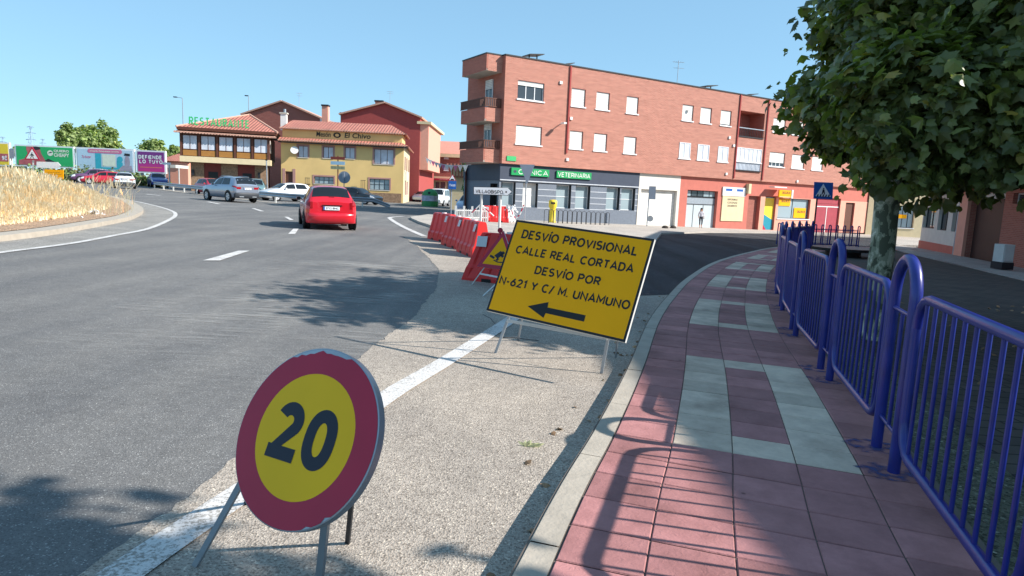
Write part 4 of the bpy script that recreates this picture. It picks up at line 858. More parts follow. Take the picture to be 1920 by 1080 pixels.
mb = MB(); m_panelgrey = mat('pale_grey_door', rgb(184, 194, 198), .5, var=.05)
BR.box(mb, bd[0]+.02, bd[1]-.02, g0-.3, g0-.24, bd[2], 1.2, m_panelgrey); BR.box(mb, bd[0]+.02, bd[1]-.02, g0-.3, g0-.22, 1.2, 1.75, m_galv)
o = mb.build('workshop_door', t); mb = MB()
for k in (.3, .62): s_ = bd[0]+(bd[1]-bd[0])*k; BR.box(mb, s_-.02, s_+.02, g0-.24, g0-.225, bd[2]+.02, 1.18, m_dark)
BR.box(mb, bd[0]+.02, bd[1]-.02, g0-.22, g0-.21, 1.2, 1.25, m_dark); BR.box(mb, bd[0]+.02, bd[1]-.02, g0-.22, g0-.21, 1.7, 1.78, m_dark)
mb.build('door_trim', o); mb = MB()
for i in range(5):
    s_ = bd[0]+(bd[1]-bd[0])*i/5; BR.box(mb, s_+.05, s_+(bd[1]-bd[0])/5-.03, g0-.3, g0-.27, 1.82, 2.2, m_glassl if i not in (1, 2) else m_glass)
mb.build('transom_pane', o)
r = BR.rpx(1355, 353, 1396, 371, g0+.03); mb = MB(); BR.box(mb, r[0], r[1], g0+.005, g0+.09, 1.95, 2.62, m_white); bo = mb.build('shop_sign', t); 
mb = MB(); z = 2.45
for k, x in ((0, .12), (1, .6)): BR.rect(mb, r[0]+(r[1]-r[0])*x, r[0]+(r[1]-r[0])*(x+.28), 2.32, 2.5, g0+.093, m_lilac if False else m_sblue)
mb.build('emblem', bo)
r = BR.rpx(1354.5, 371, 1391.5, 412, g0+.03); mb = MB(); BR.box(mb, r[0], r[1], g0+.005, g0+.06, .05, 1.93, m_cream); no = mb.build('notice_panel', t)
mb = MB()
for j in range(3): put_text(mb, ['PEQUEÑAS', 'OBRAS', 'REFORMAS'][j] if False else ['REFORMAS', 'COCINAS', 'CERRAMIENTOS'][j], BR.pt(r[0]+.55, g0+.063, 1.62-.24*j), BR.d, Vector((0, 0, 1)), 1.1, .14, m_dark, bold=.02)
mb.build('lettering', no)
mb = MB(); BR.box(mb, eh[0]+.3, eh[1]-.02, g0-.33, g0-.28, eh[2]+.1, eh[3]-.02, m_brick2); BR.box(mb, eh[0], eh[1], g0-.3, g0+.1, gzb, gzb+.13, m_pave); mb.build('entrance_porch', t)
mb = MB(); BR.box(mb, sdh[0]+.03, sdh[1]-.03, g0-.2, g0-.15, sdh[2], sdh[3]-.05, m_glassl); o = mb.build('shop_door', t)
mb = MB(); m_teal = mat('teal_film', rgb(40, 140, 160), .4, var=.05); a, b, c, d = sdh; mb.face([BR.pt(a+.05, g0-.148, c+.02), BR.pt(b-.05, g0-.148, c+.02), BR.pt(b-.05, g0-.148, c+.8), BR.pt(a+.05, g0-.148, c+1.3)], m_teal); mb.face([BR.pt(a+.05, g0-.148, c+1.3), BR.pt(b-.05, g0-.148, c+.8), BR.pt(b-.05, g0-.148, d-.1), BR.pt(a+.05, g0-.148, d-.1)], m_yplast); mb.face([BR.pt(a+.05, g0-.146, c+.02), BR.pt(a+.6, g0-.146, c+.02), BR.pt(a+.05, g0-.146, c+.6)], m_sred); mb.build('door_film', o)
window(BR, swh, t, n=g0+.02, dep=.25, mull=1, mf=m_dark, mg=m_glassl, sill=True, label='shop window with yellow posters')
a, b, c, d = swh
for x0, x1, z0, z1 in ((.04, .42, .62, .98), (.56, .93, .05, .55)):
    mb = MB(); BR.box(mb, a+(b-a)*x0, a+(b-a)*x1, g0-.17, g0-.16, c+(d-c)*z0, c+(d-c)*z1, m_yel); po = mb.build('poster', t)
    mb = MB(); put_text(mb, 'SEGUROS', BR.pt(a+(b-a)*(x0+.1), g0-.158, c+(d-c)*(z0+(z1-z0)*.5)), BR.d, Vector((0, 0, 1)), (b-a)*.25, .2, m_navy, bold=.03); mb.build('lettering', po)
r = BR.rpx(1461, 352.5, 1482, 369, .3); mb = MB(); BR.box(mb, r[0], r[1], .25, .36, 2.05, 2.62, m_yel); so = mb.build('projecting_sign', t)
mb = MB(); BR.box(mb, r[1]+.003, r[1]+.2, .2, .4, 2.0, 2.68, m_white); mb.build('sign_end', so); mb = MB(); put_text(mb, 'SEGUROS', BR.pt(r[0]+.35, .362, 2.32), BR.d, Vector((0, 0, 1)), (r[1]-r[0])*.68, .2, m_navy, bold=.03); BR.rect(mb, r[0]+.1, r[1]-.1, 2.07, 2.12, .362, m_cream); mb.build('lettering', so)
r = BR.rpx(1449, 345, 1472, 349, .3); mb = MB(); BR.box(mb, r[0], r[1], 0, .5, 2.78, 2.86, m_white); mb.build('tube_lamp', t)
s_, z = BR.at(1403, 350, g0+.1); mb = MB(); BR.box(mb, s_-.14, s_+.14, g0, g0+.3, 2.2, 2.95, m_cream); mb.build('wall_lantern', t)
m_dred = mat('dark_red_door', rgb(160, 60, 72), .6); mb = MB(); a, b, c, d = rdh; BR.box(mb, a+.02, b-.02, g0-.2, g0-.12, c, 1.7, m_dred); o = mb.build('garage_door', t); o['label'] = 'dark red double door'
mb = MB(); BR.box(mb, a+.02, b-.02, g0-.118, g0-.1, 1.42, 1.5, m_white); BR.box(mb, (a+b)/2-.04, (a+b)/2+.04, g0-.118, g0-.1, c, 1.42, m_white); BR.box(mb, a+.02, b-.02, g0-.2, g0-.14, 1.72, 2.15, m_dred); mb.build('door_trim', o)
mb = MB(); a, b, c, d = bdh; BR.box(mb, a+.02, b-.02, g0-.2, g0-.12, c, d-.02, m_wood); mb.build('door', t)
# roof items
for px, py, sc in ((1000, 103, 1.0), (1062, 120, .6), (1328, 161, 1.0), (1405, 177, .9)):
    s_ = BR.at(px, py, -3)[0]; z0 = ZT-.3; z1 = BR.at(px, py, -3)[1]
    mb = MB(); BR.box(mb, s_-.35*sc, s_+.35*sc, -3.35, -2.7, z0, z1-.42*sc, m_brick); o = mb.build('chimney', t)
    mb = MB(); mb.box8([BR.pt(s_-.55*sc, -2.5, z1-.12), BR.pt(s_+.55*sc, -2.5, z1+.02), BR.pt(s_+.55*sc, -3.5, z1+.02), BR.pt(s_-.55*sc, -3.5, z1-.12), BR.pt(s_-.55*sc, -2.5, z1-.07), BR.pt(s_+.55*sc, -2.5, z1+.07), BR.pt(s_+.55*sc, -3.5, z1+.07), BR.pt(s_-.55*sc, -3.5, z1-.07)], m_dark)
    for u_x in (-.3, .3): BR.box(mb, s_+u_x*sc-.03, s_+u_x*sc+.03, -3.05, -2.99, z1-.42*sc, z1-.03, m_dark)
    mb.build('chimney_cap', o)
def antenna(parent, base, h, m=None):
    mb = MB(); m = m or m_galv; b = Vector(base); mb.tube([b, b+Vector((0, 0, h))], .025, m, 5)
    for k, z in enumerate((.96, .8)): mb.tube([b+Vector((-.45+.1*k, 0, h*z)), b+Vector((.45, .1, h*z))], .015, m, 4)
    for i in range(5): x = -.35+.16*i; mb.tube([b+Vector((x, -.18, h*.96)), b+Vector((x, .18, h*.96))], .01, m, 4)
    mb.build('antenna', parent)
s_ = BR.at(1270, 150, -3)[0]; p = BR.pt(s_, -3, ZT-.3); antenna(t, p, BR.at(1270, 113, -3)[1]-ZT+.3)
# ---- ochre tavern with arcade lettering
YB = 74.0; L0 = P(527, 300, YB); OC = Fr((L0.x, L0.y), (math.cos(R(6)), math.sin(R(6)))); zz = lambda px, py, n=0: OC.at(px, py, n)
t = thing('tavern_building', 'two storey ochre tavern with clay tile roofs and mauve window surrounds', 'building', (L0.x, L0.y, gz(L0.x, L0.y)))
sR = zz(757, 300)[0]; zE = zz(640, 268)[1]; zE2 = zz(640, 244)[1]; zR = zz(640, 231, -4)[1]; zG = gz(L0.x, L0.y)-.3
ow = []
for x0, y0, x1, y1, k in ((559, 273, 577.5, 295.5, 1), (606, 275, 625, 297, 1), (647, 276, 665, 298, 1), (701.5, 279, 738, 309, 2)):
    r = OC.rpx(x0, y0, x1, y1); ow.append((*r, k))
lwn = []
for x0, y0, x1, y1 in ((589, 330.5, 625.5, 345.5), (693, 335, 730, 357)): lwn.append(OC.rpx(x0, y0, x1, y1))
rd = OC.rpx(535, 321, 549, 343); odoor = (rd[0], rd[1], zG+.3, rd[3])
mb = MB(); OC.wall(mb, 0, sR, zG, zE, [o[:4] for o in ow]+[(a, b, max(c, zG+.9), d) for a, b, c, d in lwn]+[odoor], m_ochre, .2)
for p, q_ in ((OC.pt(sR, 0, 0), OC.pt(sR, -12, 0)), (OC.pt(sR, -12, 0), OC.pt(0, -12, 0)), (OC.pt(0, -12, 0), OC.pt(0, 0, 0))): mb.face([(p.x, p.y, zG), (q_.x, q_.y, zG), (q_.x, q_.y, zE), (p.x, p.y, zE)], m_cream)
mb.build('wall', t)
for o in ow: window(OC, o, t, mull=o[4], mf=m_wood, mg=m_curt, dep=.15, trim=m_mauve, sillm=m_offw)
for a, b, c, d in lwn:
    o = window(OC, (a, b, max(c, zG+.9), d), t, mull=3, bars=1, mf=m_dark, mg=m_glassl, dep=.15, trim=m_mauve, sillm=m_offw)
    mb = MB()
    for s_ in (a-.9, a-.7, a-.5): OC.box(mb, s_-.02, s_+.02, .3, .33, c-.1, d-.2, m_dark)
    OC.box(mb, a-.95, a-.4, .3, .33, d-.25, d-.2, m_dark); OC.box(mb, a-.95, a-.4, .0, .33, c-.12, c-.08, m_dark); mb.build('window_grille', o)
mb = MB(); OC.box(mb, odoor[0]+.02, odoor[1]-.02, -.18, -.12, odoor[2], odoor[3]-.02, m_wood); o = mb.build('door', t)
mb = MB(); e = .3; OC.box(mb, odoor[0]-e, odoor[0], -.1, .03, zG, odoor[3]+e, m_mauve); OC.box(mb, odoor[1], odoor[1]+e, -.1, .03, zG, odoor[3]+e, m_mauve); mb.build('door_trim', o)
mb = MB(); ps = zz(700, 362)[0]; OC.box(mb, 1.5, sR-.2, -.1, .04, zG, zG+1.1, m_stone); mb.build('stone_plinth', t)
# roofs: lower skirt, parapet band with lettering, upper hipped roof
def slope(mb, q4, m, th=.12): n__ = (Vector(q4[1])-Vector(q4[0])).cross(Vector(q4[3])-Vector(q4[0])).normalized(); mb.prism(q4, -n__*th, m)
mb = MB(); zs = zE+.35
slope(mb, [OC.pt(-.2, .55, zE-.02), OC.pt(sR+.55, .55, zE-.02), OC.pt(sR-.25, -.25, zs), OC.pt(-.2, -.25, zs)], m_tileroof); slope(mb, [OC.pt(sR+.55, .55, zE-.02), OC.pt(sR+.55, -12, zE-.02), OC.pt(sR-.25, -12, zs), OC.pt(sR-.25, -.25, zs)], m_tileroof)
OC.box(mb, -.2, sR+.5, .42, .5, zE-.28, zE-.16, m_dark); o = mb.build('skirt_roof', t)
mb = MB()
for i in range(int((sR+.7)/.28)): mb.disc(OC.pt(-.1+.28*i, .58, zE-.02), OC.n, .1, .12, m_roofedge, 8)
mb.build('tile_ends', o)
s_u = zz(768, 262, -.9)[0]; s_u = sR+.1
mb = MB(); OC.box(mb, .1, s_u-.35, -6, -.3, zE+.2, zE2, m_ochre); mb.build('upper_wall', t)
mb = MB(); ze = zE2-.06; rz = zz(700, 234, -4)[1]
slope(mb, [OC.pt(-.1, -.02, ze), OC.pt(s_u+.2, -.02, ze), OC.pt(s_u-1.8, -3.2, rz), OC.pt(.6, -3.2, rz)], m_tileroof); slope(mb, [OC.pt(s_u+.2, .12, ze), OC.pt(s_u+.2, -6.5, ze), OC.pt(s_u-1.8, -3.2, rz), OC.pt(s_u-1.8, -3.19, rz)], m_tileroof)
slope(mb, [OC.pt(s_u+.2, -6.5, ze), OC.pt(-.1, -6.5, ze), OC.pt(.6, -3.2, rz), OC.pt(s_u-1.8, -3.2, rz)], m_tileroof)
o = mb.build('roof', t); mb = MB()
for i in range(int((s_u+.2)/.28)): mb.disc(OC.pt(-.05+.28*i, .0, ze), OC.n, .1, .12, m_roofedge, 8)
mb.build('tile_ends', o)
for tx, x0, x1, y0, y1 in (('Mesón', 593, 620, 254.5, 247.5), ('El Chivo', 646, 695, 257, 249)):
    a = zz(x0, y0, -.3); b = zz(x1, y1, -.3); mb = MB(); put_text(mb, tx, OC.pt(a[0], -.285, a[1]-.08), OC.d, Vector((0, 0, 1)), b[0]-a[0], .56, m_black2, bold=.018, shear=.1); mb.build('lettering', t)
a = zz(632, 253.5, -.3); mb = MB(); K2 = 24; mb.grid([[OC.pt(a[0]+.42*math.cos(6.283*i/K2), -.285, a[1]+.3*math.sin(6.283*i/K2)) for i in range(K2)], [OC.pt(a[0]+.22*math.cos(6.283*i/K2), -.285, a[1]+.17*math.sin(6.283*i/K2)) for i in range(K2)]], m_black2, closed=True, sm=False); mb.build('emblem', t)
mb = MB(); s_, z = zz(552, 281.5, .4); mb.disc(OC.pt(s_, .4, z), (.3, -1, .3), .42, .04, m_white, 20); mb.tube([OC.pt(s_, 0, z), OC.pt(s_, .4, z)], .03, m_galv, 5); mb.tube([OC.pt(s_, .4, z), OC.pt(s_+.15, .8, z)], .02, m_dark, 4); mb.build('satellite_dish', t)
mb = MB(); s_, z = zz(532, 212, -2); z0 = zz(532, 236, -2)[1]; OC.box(mb, s_-.32, s_+.32, -2.4, -1.8, z0-.5, z-.1, m_white); OC.box(mb, s_-.42, s_+.42, -2.5, -1.7, z-.1, z+.05, m_conc); mb.tube([OC.pt(s_+.1, -2.1, z), OC.pt(s_+.1, -2.1, z+.45)], .14, m_galv, 8); mb.build('chimney', t)
# side face windows
SO = Fr((OC.pt(sR, 0, 0).x, OC.pt(sR, 0, 0).y), (-OC.n.x, -OC.n.y))
for a, b, c, d in ((1.5, 2.6, 3.6, 5.2), (5, 6, 3.6, 5.2), (9, 10, 3.6, 5.2), (3, 4.2, .8, 2.4), (6.5, 8, .8, 2.4)):
    window(SO, (a, b, c, d), t, n=.03, dep=.0, mull=1, mf=m_mauve, mg=m_curt)
mb = MB(); SO.box(mb, 2.8, 4.0, .02, .3, 2.5, 3.5, m_white); mb.build('hanging_sign', t)
# ---- restaurant with glazed gallery
a = P(505, 300, 72.8); b = P(339, 290, 70.4); RS = Fr((b.x, b.y), (a.x-b.x, a.y-b.y)); LR = (Vector((a.x, a.y))-Vector((b.x, b.y))).length
t = thing('restaurant_building', 'restaurant with brown timber glazed gallery over a stone and maroon ground floor', 'building', (b.x, b.y, gz(b.x, b.y)))
rz_ = lambda px, py, n=0: RS.at(px, py, n)[1]
zb0, zb1 = rz_(440, 300), rz_(440, 296-9); zbt = rz_(440, 294.8-.0); zw0, zw1 = rz_(440, 284.5), rz_(440, 258); zbot = rz_(440, 307.5); zband = rz_(440, 297); zg = gz(-32, 75)-.3
mb = MB(); RS.box(mb, -.1, LR+.15, -4, .12, zbot, zband, m_cream); mb.build('balcony_band', t)
mb = MB(); RS.box(mb, 0, LR, -8, -.06, zband, rz_(440, 253), m_wood); mb.build('gallery_wall', t)
nb = 5; bw = LR/nb
for i in range(nb):
    a0 = i*bw+.22; a1 = (i+1)*bw-.12; dep_ = -.0
    window(RS, (a0, a1, zw0, zw1), t, n=.1, dep=.1, mull=1, mf=m_wood, mg=m_curt, sill=False)
    mb = MB(); RS.box(mb, a0, a1, -.02, .04, zband+.06, zw0-.06, m_woodl); mb.build('lower_panel', t)
for i in range(nb+1):
    mb = MB(); s_ = min(LR-.1, i*bw+.05); RS.box(mb, s_-.1, s_+.1, -.05, .12, zband, rz_(440, 254), m_wood); mb.build('timber_post', t)
# right-hand return of the gallery: white curtain panes
RR = Fr((RS.pt(LR, 0, 0).x, RS.pt(LR, 0, 0).y), (-RS.n.x*1, -RS.n.y*1))
for a0, a1 in ((.2, 1.5), (1.7, 3.2)): window(RR, (a0, a1, zw0, zw1), t, n=.06, dep=.05, mull=0, mf=m_wood, mg=m_white, sill=False)
mb = MB(); RS.box(mb, .8, LR-.6, -8, -.9, zg, zbot, m_maroon); o = mb.build('ground_wall', t)
for x0, x1 in ((358, 383), (415, 446), (478, 503)):
    a0 = RS.at(x0, 330, -.9)[0]; a1 = RS.at(x1, 330, -.9)[0]; mb = MB(); RS.box(mb, a0, a1, -.92, -.84, zg, zbot-.05, m_stone); mb.build('stone_panel', t)
for x0, x1 in ((391, 409), (455, 472)):
    a0 = RS.at(x0, 330, -.9)[0]; a1 = RS.at(x1, 330, -.9)[0]; mb = MB(); RS.box(mb, a0, a1, -.92, -.86, zg, zg+2.5, m_black2); mb.build('door', t)
for px in (362, 486): a0 = RS.at(px, 322, -.8)[0]; mb = MB(); RS.box(mb, a0-.12, a0+.12, -.84, -.6, 2.0, 2.6, m_dark); mb.build('wall_lantern', t)
mb = MB(); ze1 = rz_(440, 253.5); ze2 = rz_(440, 248.5)
slope(mb, [RS.pt(-.5, .6, ze1), RS.pt(LR+.8, .6, ze1), RS.pt(LR+.4, -.3, ze2), RS.pt(-.2, -.3, ze2)], m_roofedge); o = mb.build('skirt_roof', t)
mb = MB()
for i in range(int((LR+.8)/.3)): mb.disc(RS.pt(-.4+.3*i, .62, ze1-.02), RS.n, .11, .1, m_roofedge, 8)
mb.build('tile_ends', o)
mb = MB(); zu = rz_(440, 244); apx = RS.at(468, 215, -4.5); 
E0, E1, E2, E3 = RS.pt(-.3, .45, zu), RS.pt(LR+.9, .45, zu), RS.pt(LR+.9, -9.4, zu), RS.pt(-.3, -9.4, zu); AP = RS.pt(apx[0], -4.5, apx[1]); AP2 = RS.pt(apx[0]-.2, -4.5, apx[1])
for q_ in ((E0, E1, AP, AP2), (E1, E2, AP, AP+Vector((0, .01, 0))), (E3, E0, AP2, AP2+Vector((0, .01, 0))), (E2, E3, AP2, AP)):
    mb.face(list(q_[:3]) if (q_[2]-q_[3]).length < .1 else list(q_), m_tileroof)
mb.box8([RS.pt(-.25, .4, zu-.3), RS.pt(LR+.7, .4, zu-.3), RS.pt(LR+.7, -9.3, zu-.3), RS.pt(-.25, -9.3, zu-.3), RS.pt(-.3, .44, zu-.01), RS.pt(LR+.85, .44, zu-.01), RS.pt(LR+.85, -9.35, zu-.01), RS.pt(-.3, -9.35, zu-.01)], m_wood)
mb.tube([E1, AP], .12, m_roofedge, 6); mb.tube([E0, AP], .12, m_roofedge, 6); mb.build('roof', t)
a0 = RS.at(354, 231, -.2); a1 = RS.at(468, 236, -.2); sg = MB(); caps(sg, 'RESTAURANTE', RS.pt(a0[0], -.2, a0[1]-.15), RS.d, Vector((0, 0, 1)), a1[0]-a0[0], .85, m_grnlet, wt=.2, gap=.4)
for i in range(8): s_ = a0[0]+.6+i*(a1[0]-a0[0]-1)/7; RS.box(sg, s_-.03, s_+.03, -.26, -.22, zu+.1, a0[1]+.1, m_dark)
sg.build('roof_letters', t)
# ---- gabled brick houses behind
def gable(name, label, Y, pts, m, depth, ridge_m, grp=None):
    q_ = [P(x, y, Y) for x, y in pts]; base = gz(q_[0].x, Y)-.5; t = thing(name, label, 'building', (q_[0].x, Y, base), grp)
    poly = [Vector((q_[0].x, Y, base)), Vector((q_[-1].x, Y, base))]+q_[::-1]; mb = MB(); mb.prism(poly, (0, depth, 0), m); mb.build('wall', t)
    mb = MB()
    for i in range(len(q_)-1):
        a, b = q_[i], q_[i+1]; n__ = Vector((-(b.z-a.z), 0, b.x-a.x)).normalized(); e = (b-a).normalized()*.25
        a2 = a-(e if i == 0 else e*0); b2 = b+(e if i == len(q_)-2 else e*0); mb.prism([a2+n__*.02+Vector((0, -.35, 0)), b2+n__*.02+Vector((0, -.35, 0)), b2+n__*.22+Vector((0, -.35, 0)), a2+n__*.22+Vector((0, -.35, 0))], (0, depth+.6, 0), ridge_m)
    mb.build('roof', t); return t
t = gable('gabled_house', 'dark red brick gable end rising behind the restaurant roof', 96, [(456, 215), (529, 191), (604, 224), (650, 246)], m_brick2, 12, m_roofedge)
mb = MB(); c = P(609, 222, 93); c2 = P(609, 196, 93); mb.box(c.x-.42, c.x+.42, 93, 93.8, c.z-1, c2.z-.2, m_salmon); mb.box(c.x-.5, c.x+.5, 92.9, 93.9, c2.z-.2, c2.z, m_dark); mb.build('chimney', t)
c = P(560, 196, 97); antenna(t, (c.x, 97.2, c.z-.5), 2.2)
mb = MB(); a, b = P(600, 222, 94), P(638, 231, 94); mb.prism([a, b, b-Vector((0, 0, .5)), a-Vector((0, 0, .5))], (0, .6, 0), m_white); mb.build('white_parapet', t)
t = gable('red_house', 'plain red rendered gable house with salmon side bay beyond the tavern', 90, [(640, 215), (722, 194), (788, 221)], m_redwall, 16, m_roofedge)
a = P(788, 222, 90); b = P(806, 235, 90.5); c = P(804, 318, 90); zlow = P(790, 318, 90).z; ztop = P(797, 233, 90).z
mb = MB(); mb.box(a.x+.003, a.x+1.15, 90.1, 104, zlow, ztop, m_salmon); mb.build('side_bay', t)
mb = MB(); mb.box(a.x-.4, a.x+1.5, 89.8, 106, ztop, ztop+.35, m_cream); mb.build('eaves', t)
for px, py, w__ in ((643, 210, .45), (709, 187, .5)):
    c = P(px, py, 90.5); mb = MB(); mb.box(c.x-w__, c.x+w__, 91, 91.8, c.z-2, c.z-.2, m_brick); mb.box(c.x-w__-.1, c.x+w__+.1, 90.9, 91.9, c.z-.2, c.z, m_dark); mb.build('chimney', t)
c = P(731, 188, 92); antenna(t, (c.x, 92, c.z-.4), 1.6)
# ---- end of the side street
def simple_house(name, label, Y, x0, x1, ytop, m, depth=8, group=None):
    a = P(x0, ytop, Y); b = P(x1, ytop, Y); F_ = Fr((a.x, Y), (1, 0)); t = thing(name, label, 'building', (a.x, Y, gz(a.x, Y)), group); zg_ = gz(a.x, Y)-.5
    return t, F_, b.x-a.x, a.z, zg_
t, F_, W_, zt, zg_ = simple_house('brick_house', 'brick house with pale tiled roof closing the far end of the side street', 108, 780, 900, 286, m_brick2)
hs = [F_.rpx(811, 288, 818.5, 298), F_.rpx(833, 287.5, 841, 298), F_.rpx(811, 311, 817.5, 320), F_.rpx(832.5, 311, 841, 320)]
mb = MB(); F_.wall(mb, 0, W_, zg_, zt, [], m_brick2, 0); F_.box(mb, .01, W_-.01, -9, -.01, zg_, zt-.01, m_brick2); mb.build('wall', t)
for h in hs: window(F_, h, t, n=.03, dep=0, mull=0, mf=m_alu, mg=m_white if h[3] < 5 else m_curt)
mb = MB(); zr = P(840, 265, 112).z; mb.prism([F_.pt(-.5, .6, zt), F_.pt(W_+.5, .6, zt), F_.pt(W_-1, -4, zr), F_.pt(3.2, -4, zr)], (0, .4, -.25), m_roofpink); F_.box(mb, -.5, W_, .0, .62, zt-.55, zt-.02, m_cream); mb.build('roof', t)
r = F_.rpx(800, 334, 860, 352, .05); mb = MB(); F_.box(mb, r[0], r[1], .0, .06, zg_, P(830, 331, 108).z, m_cream); mb.build('ground_wall', t)
r = F_.rpx(814, 334, 850, 339, .9); mb = MB(); F_.box(mb, r[0], r[1], .06, 1.0, r[2], r[3], m_sred); o = mb.build('awning', t); mb = MB(); put_text(mb, 'farmacia', F_.pt(r[0]+.9, 1.01, r[2]+.1), F_.d, Vector((0, 0, 1)), 1.9, .28, m_white) if False else F_.box(mb, r[0]+.9, r[0]+2.3, 1.0, 1.02, r[2]+.15, r[3]-.12, m_white); mb.build('sign_panel', o)
for x0, x1 in ((802, 809), (817, 824), (826, 835), (838, 846)): h = F_.rpx(x0, 341, x1, 352, .06); mb = MB(); F_.box(mb, h[0], h[1], .06, .09, zg_, h[3], m_glass); mb.build('shop_front', t)
for px in (801, 807): c = P(px, 256, 110); mb = MB(); mb.box(c.x-.4, c.x+.4, 111, 112, zt, c.z+.4, m_brick3); mb.build('chimney', t)
# ---- cream house with balcony and ivy
a = P(846, 310, 62); F_ = Fr((a.x, 62), (1, 0)); W_ = 6.5; t = thing('cream_house', 'small cream house with brown balcony tucked behind the ivy', 'building', (a.x, 62, gz(a.x, 62))); zr1 = P(866, 313, 62).z
mb = MB(); F_.box(mb, 0, W_, -8, 0, gz(a.x, 62)-.4, zr1, m_cream); mb.build('wall', t)
mb = MB(); r = F_.rpx(850, 313, 872, 333, .3); F_.box(mb, r[0], r[1], .0, .9, r[2], r[2]+.1, m_wood); F_.box(mb, r[0], r[1], .85, .9, r[2]+.9, r[2]+.97, m_wood)
for i in range(5): s_ = r[0]+(r[1]-r[0])*i/4; F_.box(mb, s_-.06, s_+.06, .84, .92, r[2], r[3], m_wood)
mb.build('balcony', t); mb = MB(); F_.box(mb, -.4, W_+.2, -8.4, .6, zr1, zr1+.25, m_tileroof); mb.build('roof', t)
mb = MB(); c1_, c2_ = P(879, 312, 57), P(879, 388, 57)
for z_ in range(12): crown(mb, (c1_.x+.1+.1*math.sin(z_), 57, c2_.z+(c1_.z-c2_.z)*z_/11), (.62, .7, .5), 130, .17, m_ivy, 50+z_, clumps=12, shell=.1)
tag(mb.build('ivy_bush'), 'tall dark green ivy covered wall end beside the clinic corner', 'ivy')
# ---- right-hand apartment building over garages
RB = Fr((21.7, 35.1), (-.30, -.954)); t = thing('apartment_building', 'shaded brick apartment building with dark garage door along the paved street', 'building', (21.7, 35.1, gz(21.7, 35.1)))
zg_ = -.9; rw = []
for x0, y0, x1, y1 in ((1734, 389, 1751, 429), (1762, 389, 1774, 433), (1788.5, 390, 1801, 436)): rw.append(RB.rpx(x0, y0, x1, y1))
zc = RB.at(1840, 347.5)[1]; rg_ = RB.rpx(1815, 361, 1878, 480); gdr = (RB.at(1816, 420)[0], RB.at(1878, 420)[0], zg_, RB.at(1840, 362)[1]); sp = RB.at(1797, 440)[0]; rsm = RB.rpx(1901, 362, 1930, 382)
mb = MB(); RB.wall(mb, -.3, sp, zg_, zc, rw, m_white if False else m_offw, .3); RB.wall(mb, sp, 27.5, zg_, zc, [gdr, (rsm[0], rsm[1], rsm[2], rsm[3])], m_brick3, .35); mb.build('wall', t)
for h in rw: window(RB, h, t, mull=1, mf=m_dark, dep=.2, sill=False)
window(RB, rsm, t, mull=1, mf=m_alu, dep=.2, sill=False)
mb = MB(); RB.box(mb, -.3, sp-.02, .0, .05, zg_, zg_+.75, m_redwall2); mb.build('plinth', t)
mb = MB(); RB.box(mb, gdr[0]+.02, gdr[1]-.02, -.3, -.22, zg_, gdr[3]-.25, m_maroon if False else mat('brown_garage_door', rgb(62, 38, 34), .6)); o = mb.build('garage_door', t); mb = MB(); RB.box(mb, gdr[0]+.02, gdr[1]-.02, -.2, .0, gdr[3]-.24, gdr[3]-.01, m_offw); mb.build('lintel', o)
mb = MB(); s_ = RB.at(1800, 420)[0]; mb.tube([RB.pt(s_, .1, zg_), RB.pt(s_, .1, zc)], .05, m_galv, 6); mb.build('downpipe', t)
mb = MB(); RB.box(mb, sp-.05, gdr[0], .0, .12, zg_, zc-.02, m_salmon); mb.build('pilaster', t)
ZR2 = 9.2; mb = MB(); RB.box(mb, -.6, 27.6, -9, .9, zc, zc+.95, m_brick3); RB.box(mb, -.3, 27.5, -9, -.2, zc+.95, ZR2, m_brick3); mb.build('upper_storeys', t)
for i in range(6):
    for z in (zc+1.3, zc+4.2): window(RB, (1.2+i*4.2, 2.8+i*4.2, z, z+1.5), t, n=-.17, dep=0, shutter=.4, mull=1)
mb = MB(); RB.box(mb, -.3, 27.5, -8.9, -.36, zg_, zc, m_brick3); mb.build('core', t)
# neighbouring block further along the paved street, towards the camera
t = thing('apartment_building', 'second brick block further down the paved street on the camera side', 'building', (14.2, 2, gz(14, 2))); mb = MB(); mb.box(14.1, 24, -9, 8.1, -.8, 9.0, m_brick3); mb.build('wall', t)
FB = Fr((14.1, 8.1), (0, -1))
for i in range(4):
    for z in (.9, 3.6, 6.4): window(FB, (1.5+4*i, 3.2+4*i, z, z+1.4), t, n=.02, dep=0, shutter=.5)
mb = MB(); mb.box(14.05, 24.05, -9.05, 8.15, 9.003, 9.1, m_dark); mb.build('coping', t)
# ---- pale shop beyond the trees
a = P(1630, 370, 60); F_ = Fr((a.x, 60), (1, .0)); W_ = 9; t = thing('pale_shop_building', 'sunlit pale building with large shop windows seen beyond the tree trunks', 'building', (a.x, 60, gz(a.x, 60))); zz0 = gz(40, 60)-.4
r = F_.rpx(1676, 385, 1712, 428); mb = MB(); F_.wall(mb, 0, W_, zz0, 7.5, [r], m_cream, .3); F_.box(mb, .01, W_-.01, -8, -.32, zz0, 7.49, m_cream); mb.build('wall', t)
window(F_, r, t, mull=3, mf=m_dark, mg=m_glassl, dep=.25)
mb = MB(); q2 = F_.rpx(1683, 402, 1702, 410, .02); F_.box(mb, *q2[:2], -.2, -.19, *q2[2:], m_yel); mb.build('poster', t)
mb = MB(); sheet(mb, [(19.2, 35.5), (21.8, 36.2), (24, 44), (30, 55), (48, 59.9), (48, 50), (34, 48)], -.02, m_pave, ROAD-.05); o = mb.build('far_pavement'); o['kind'] = 'structure'
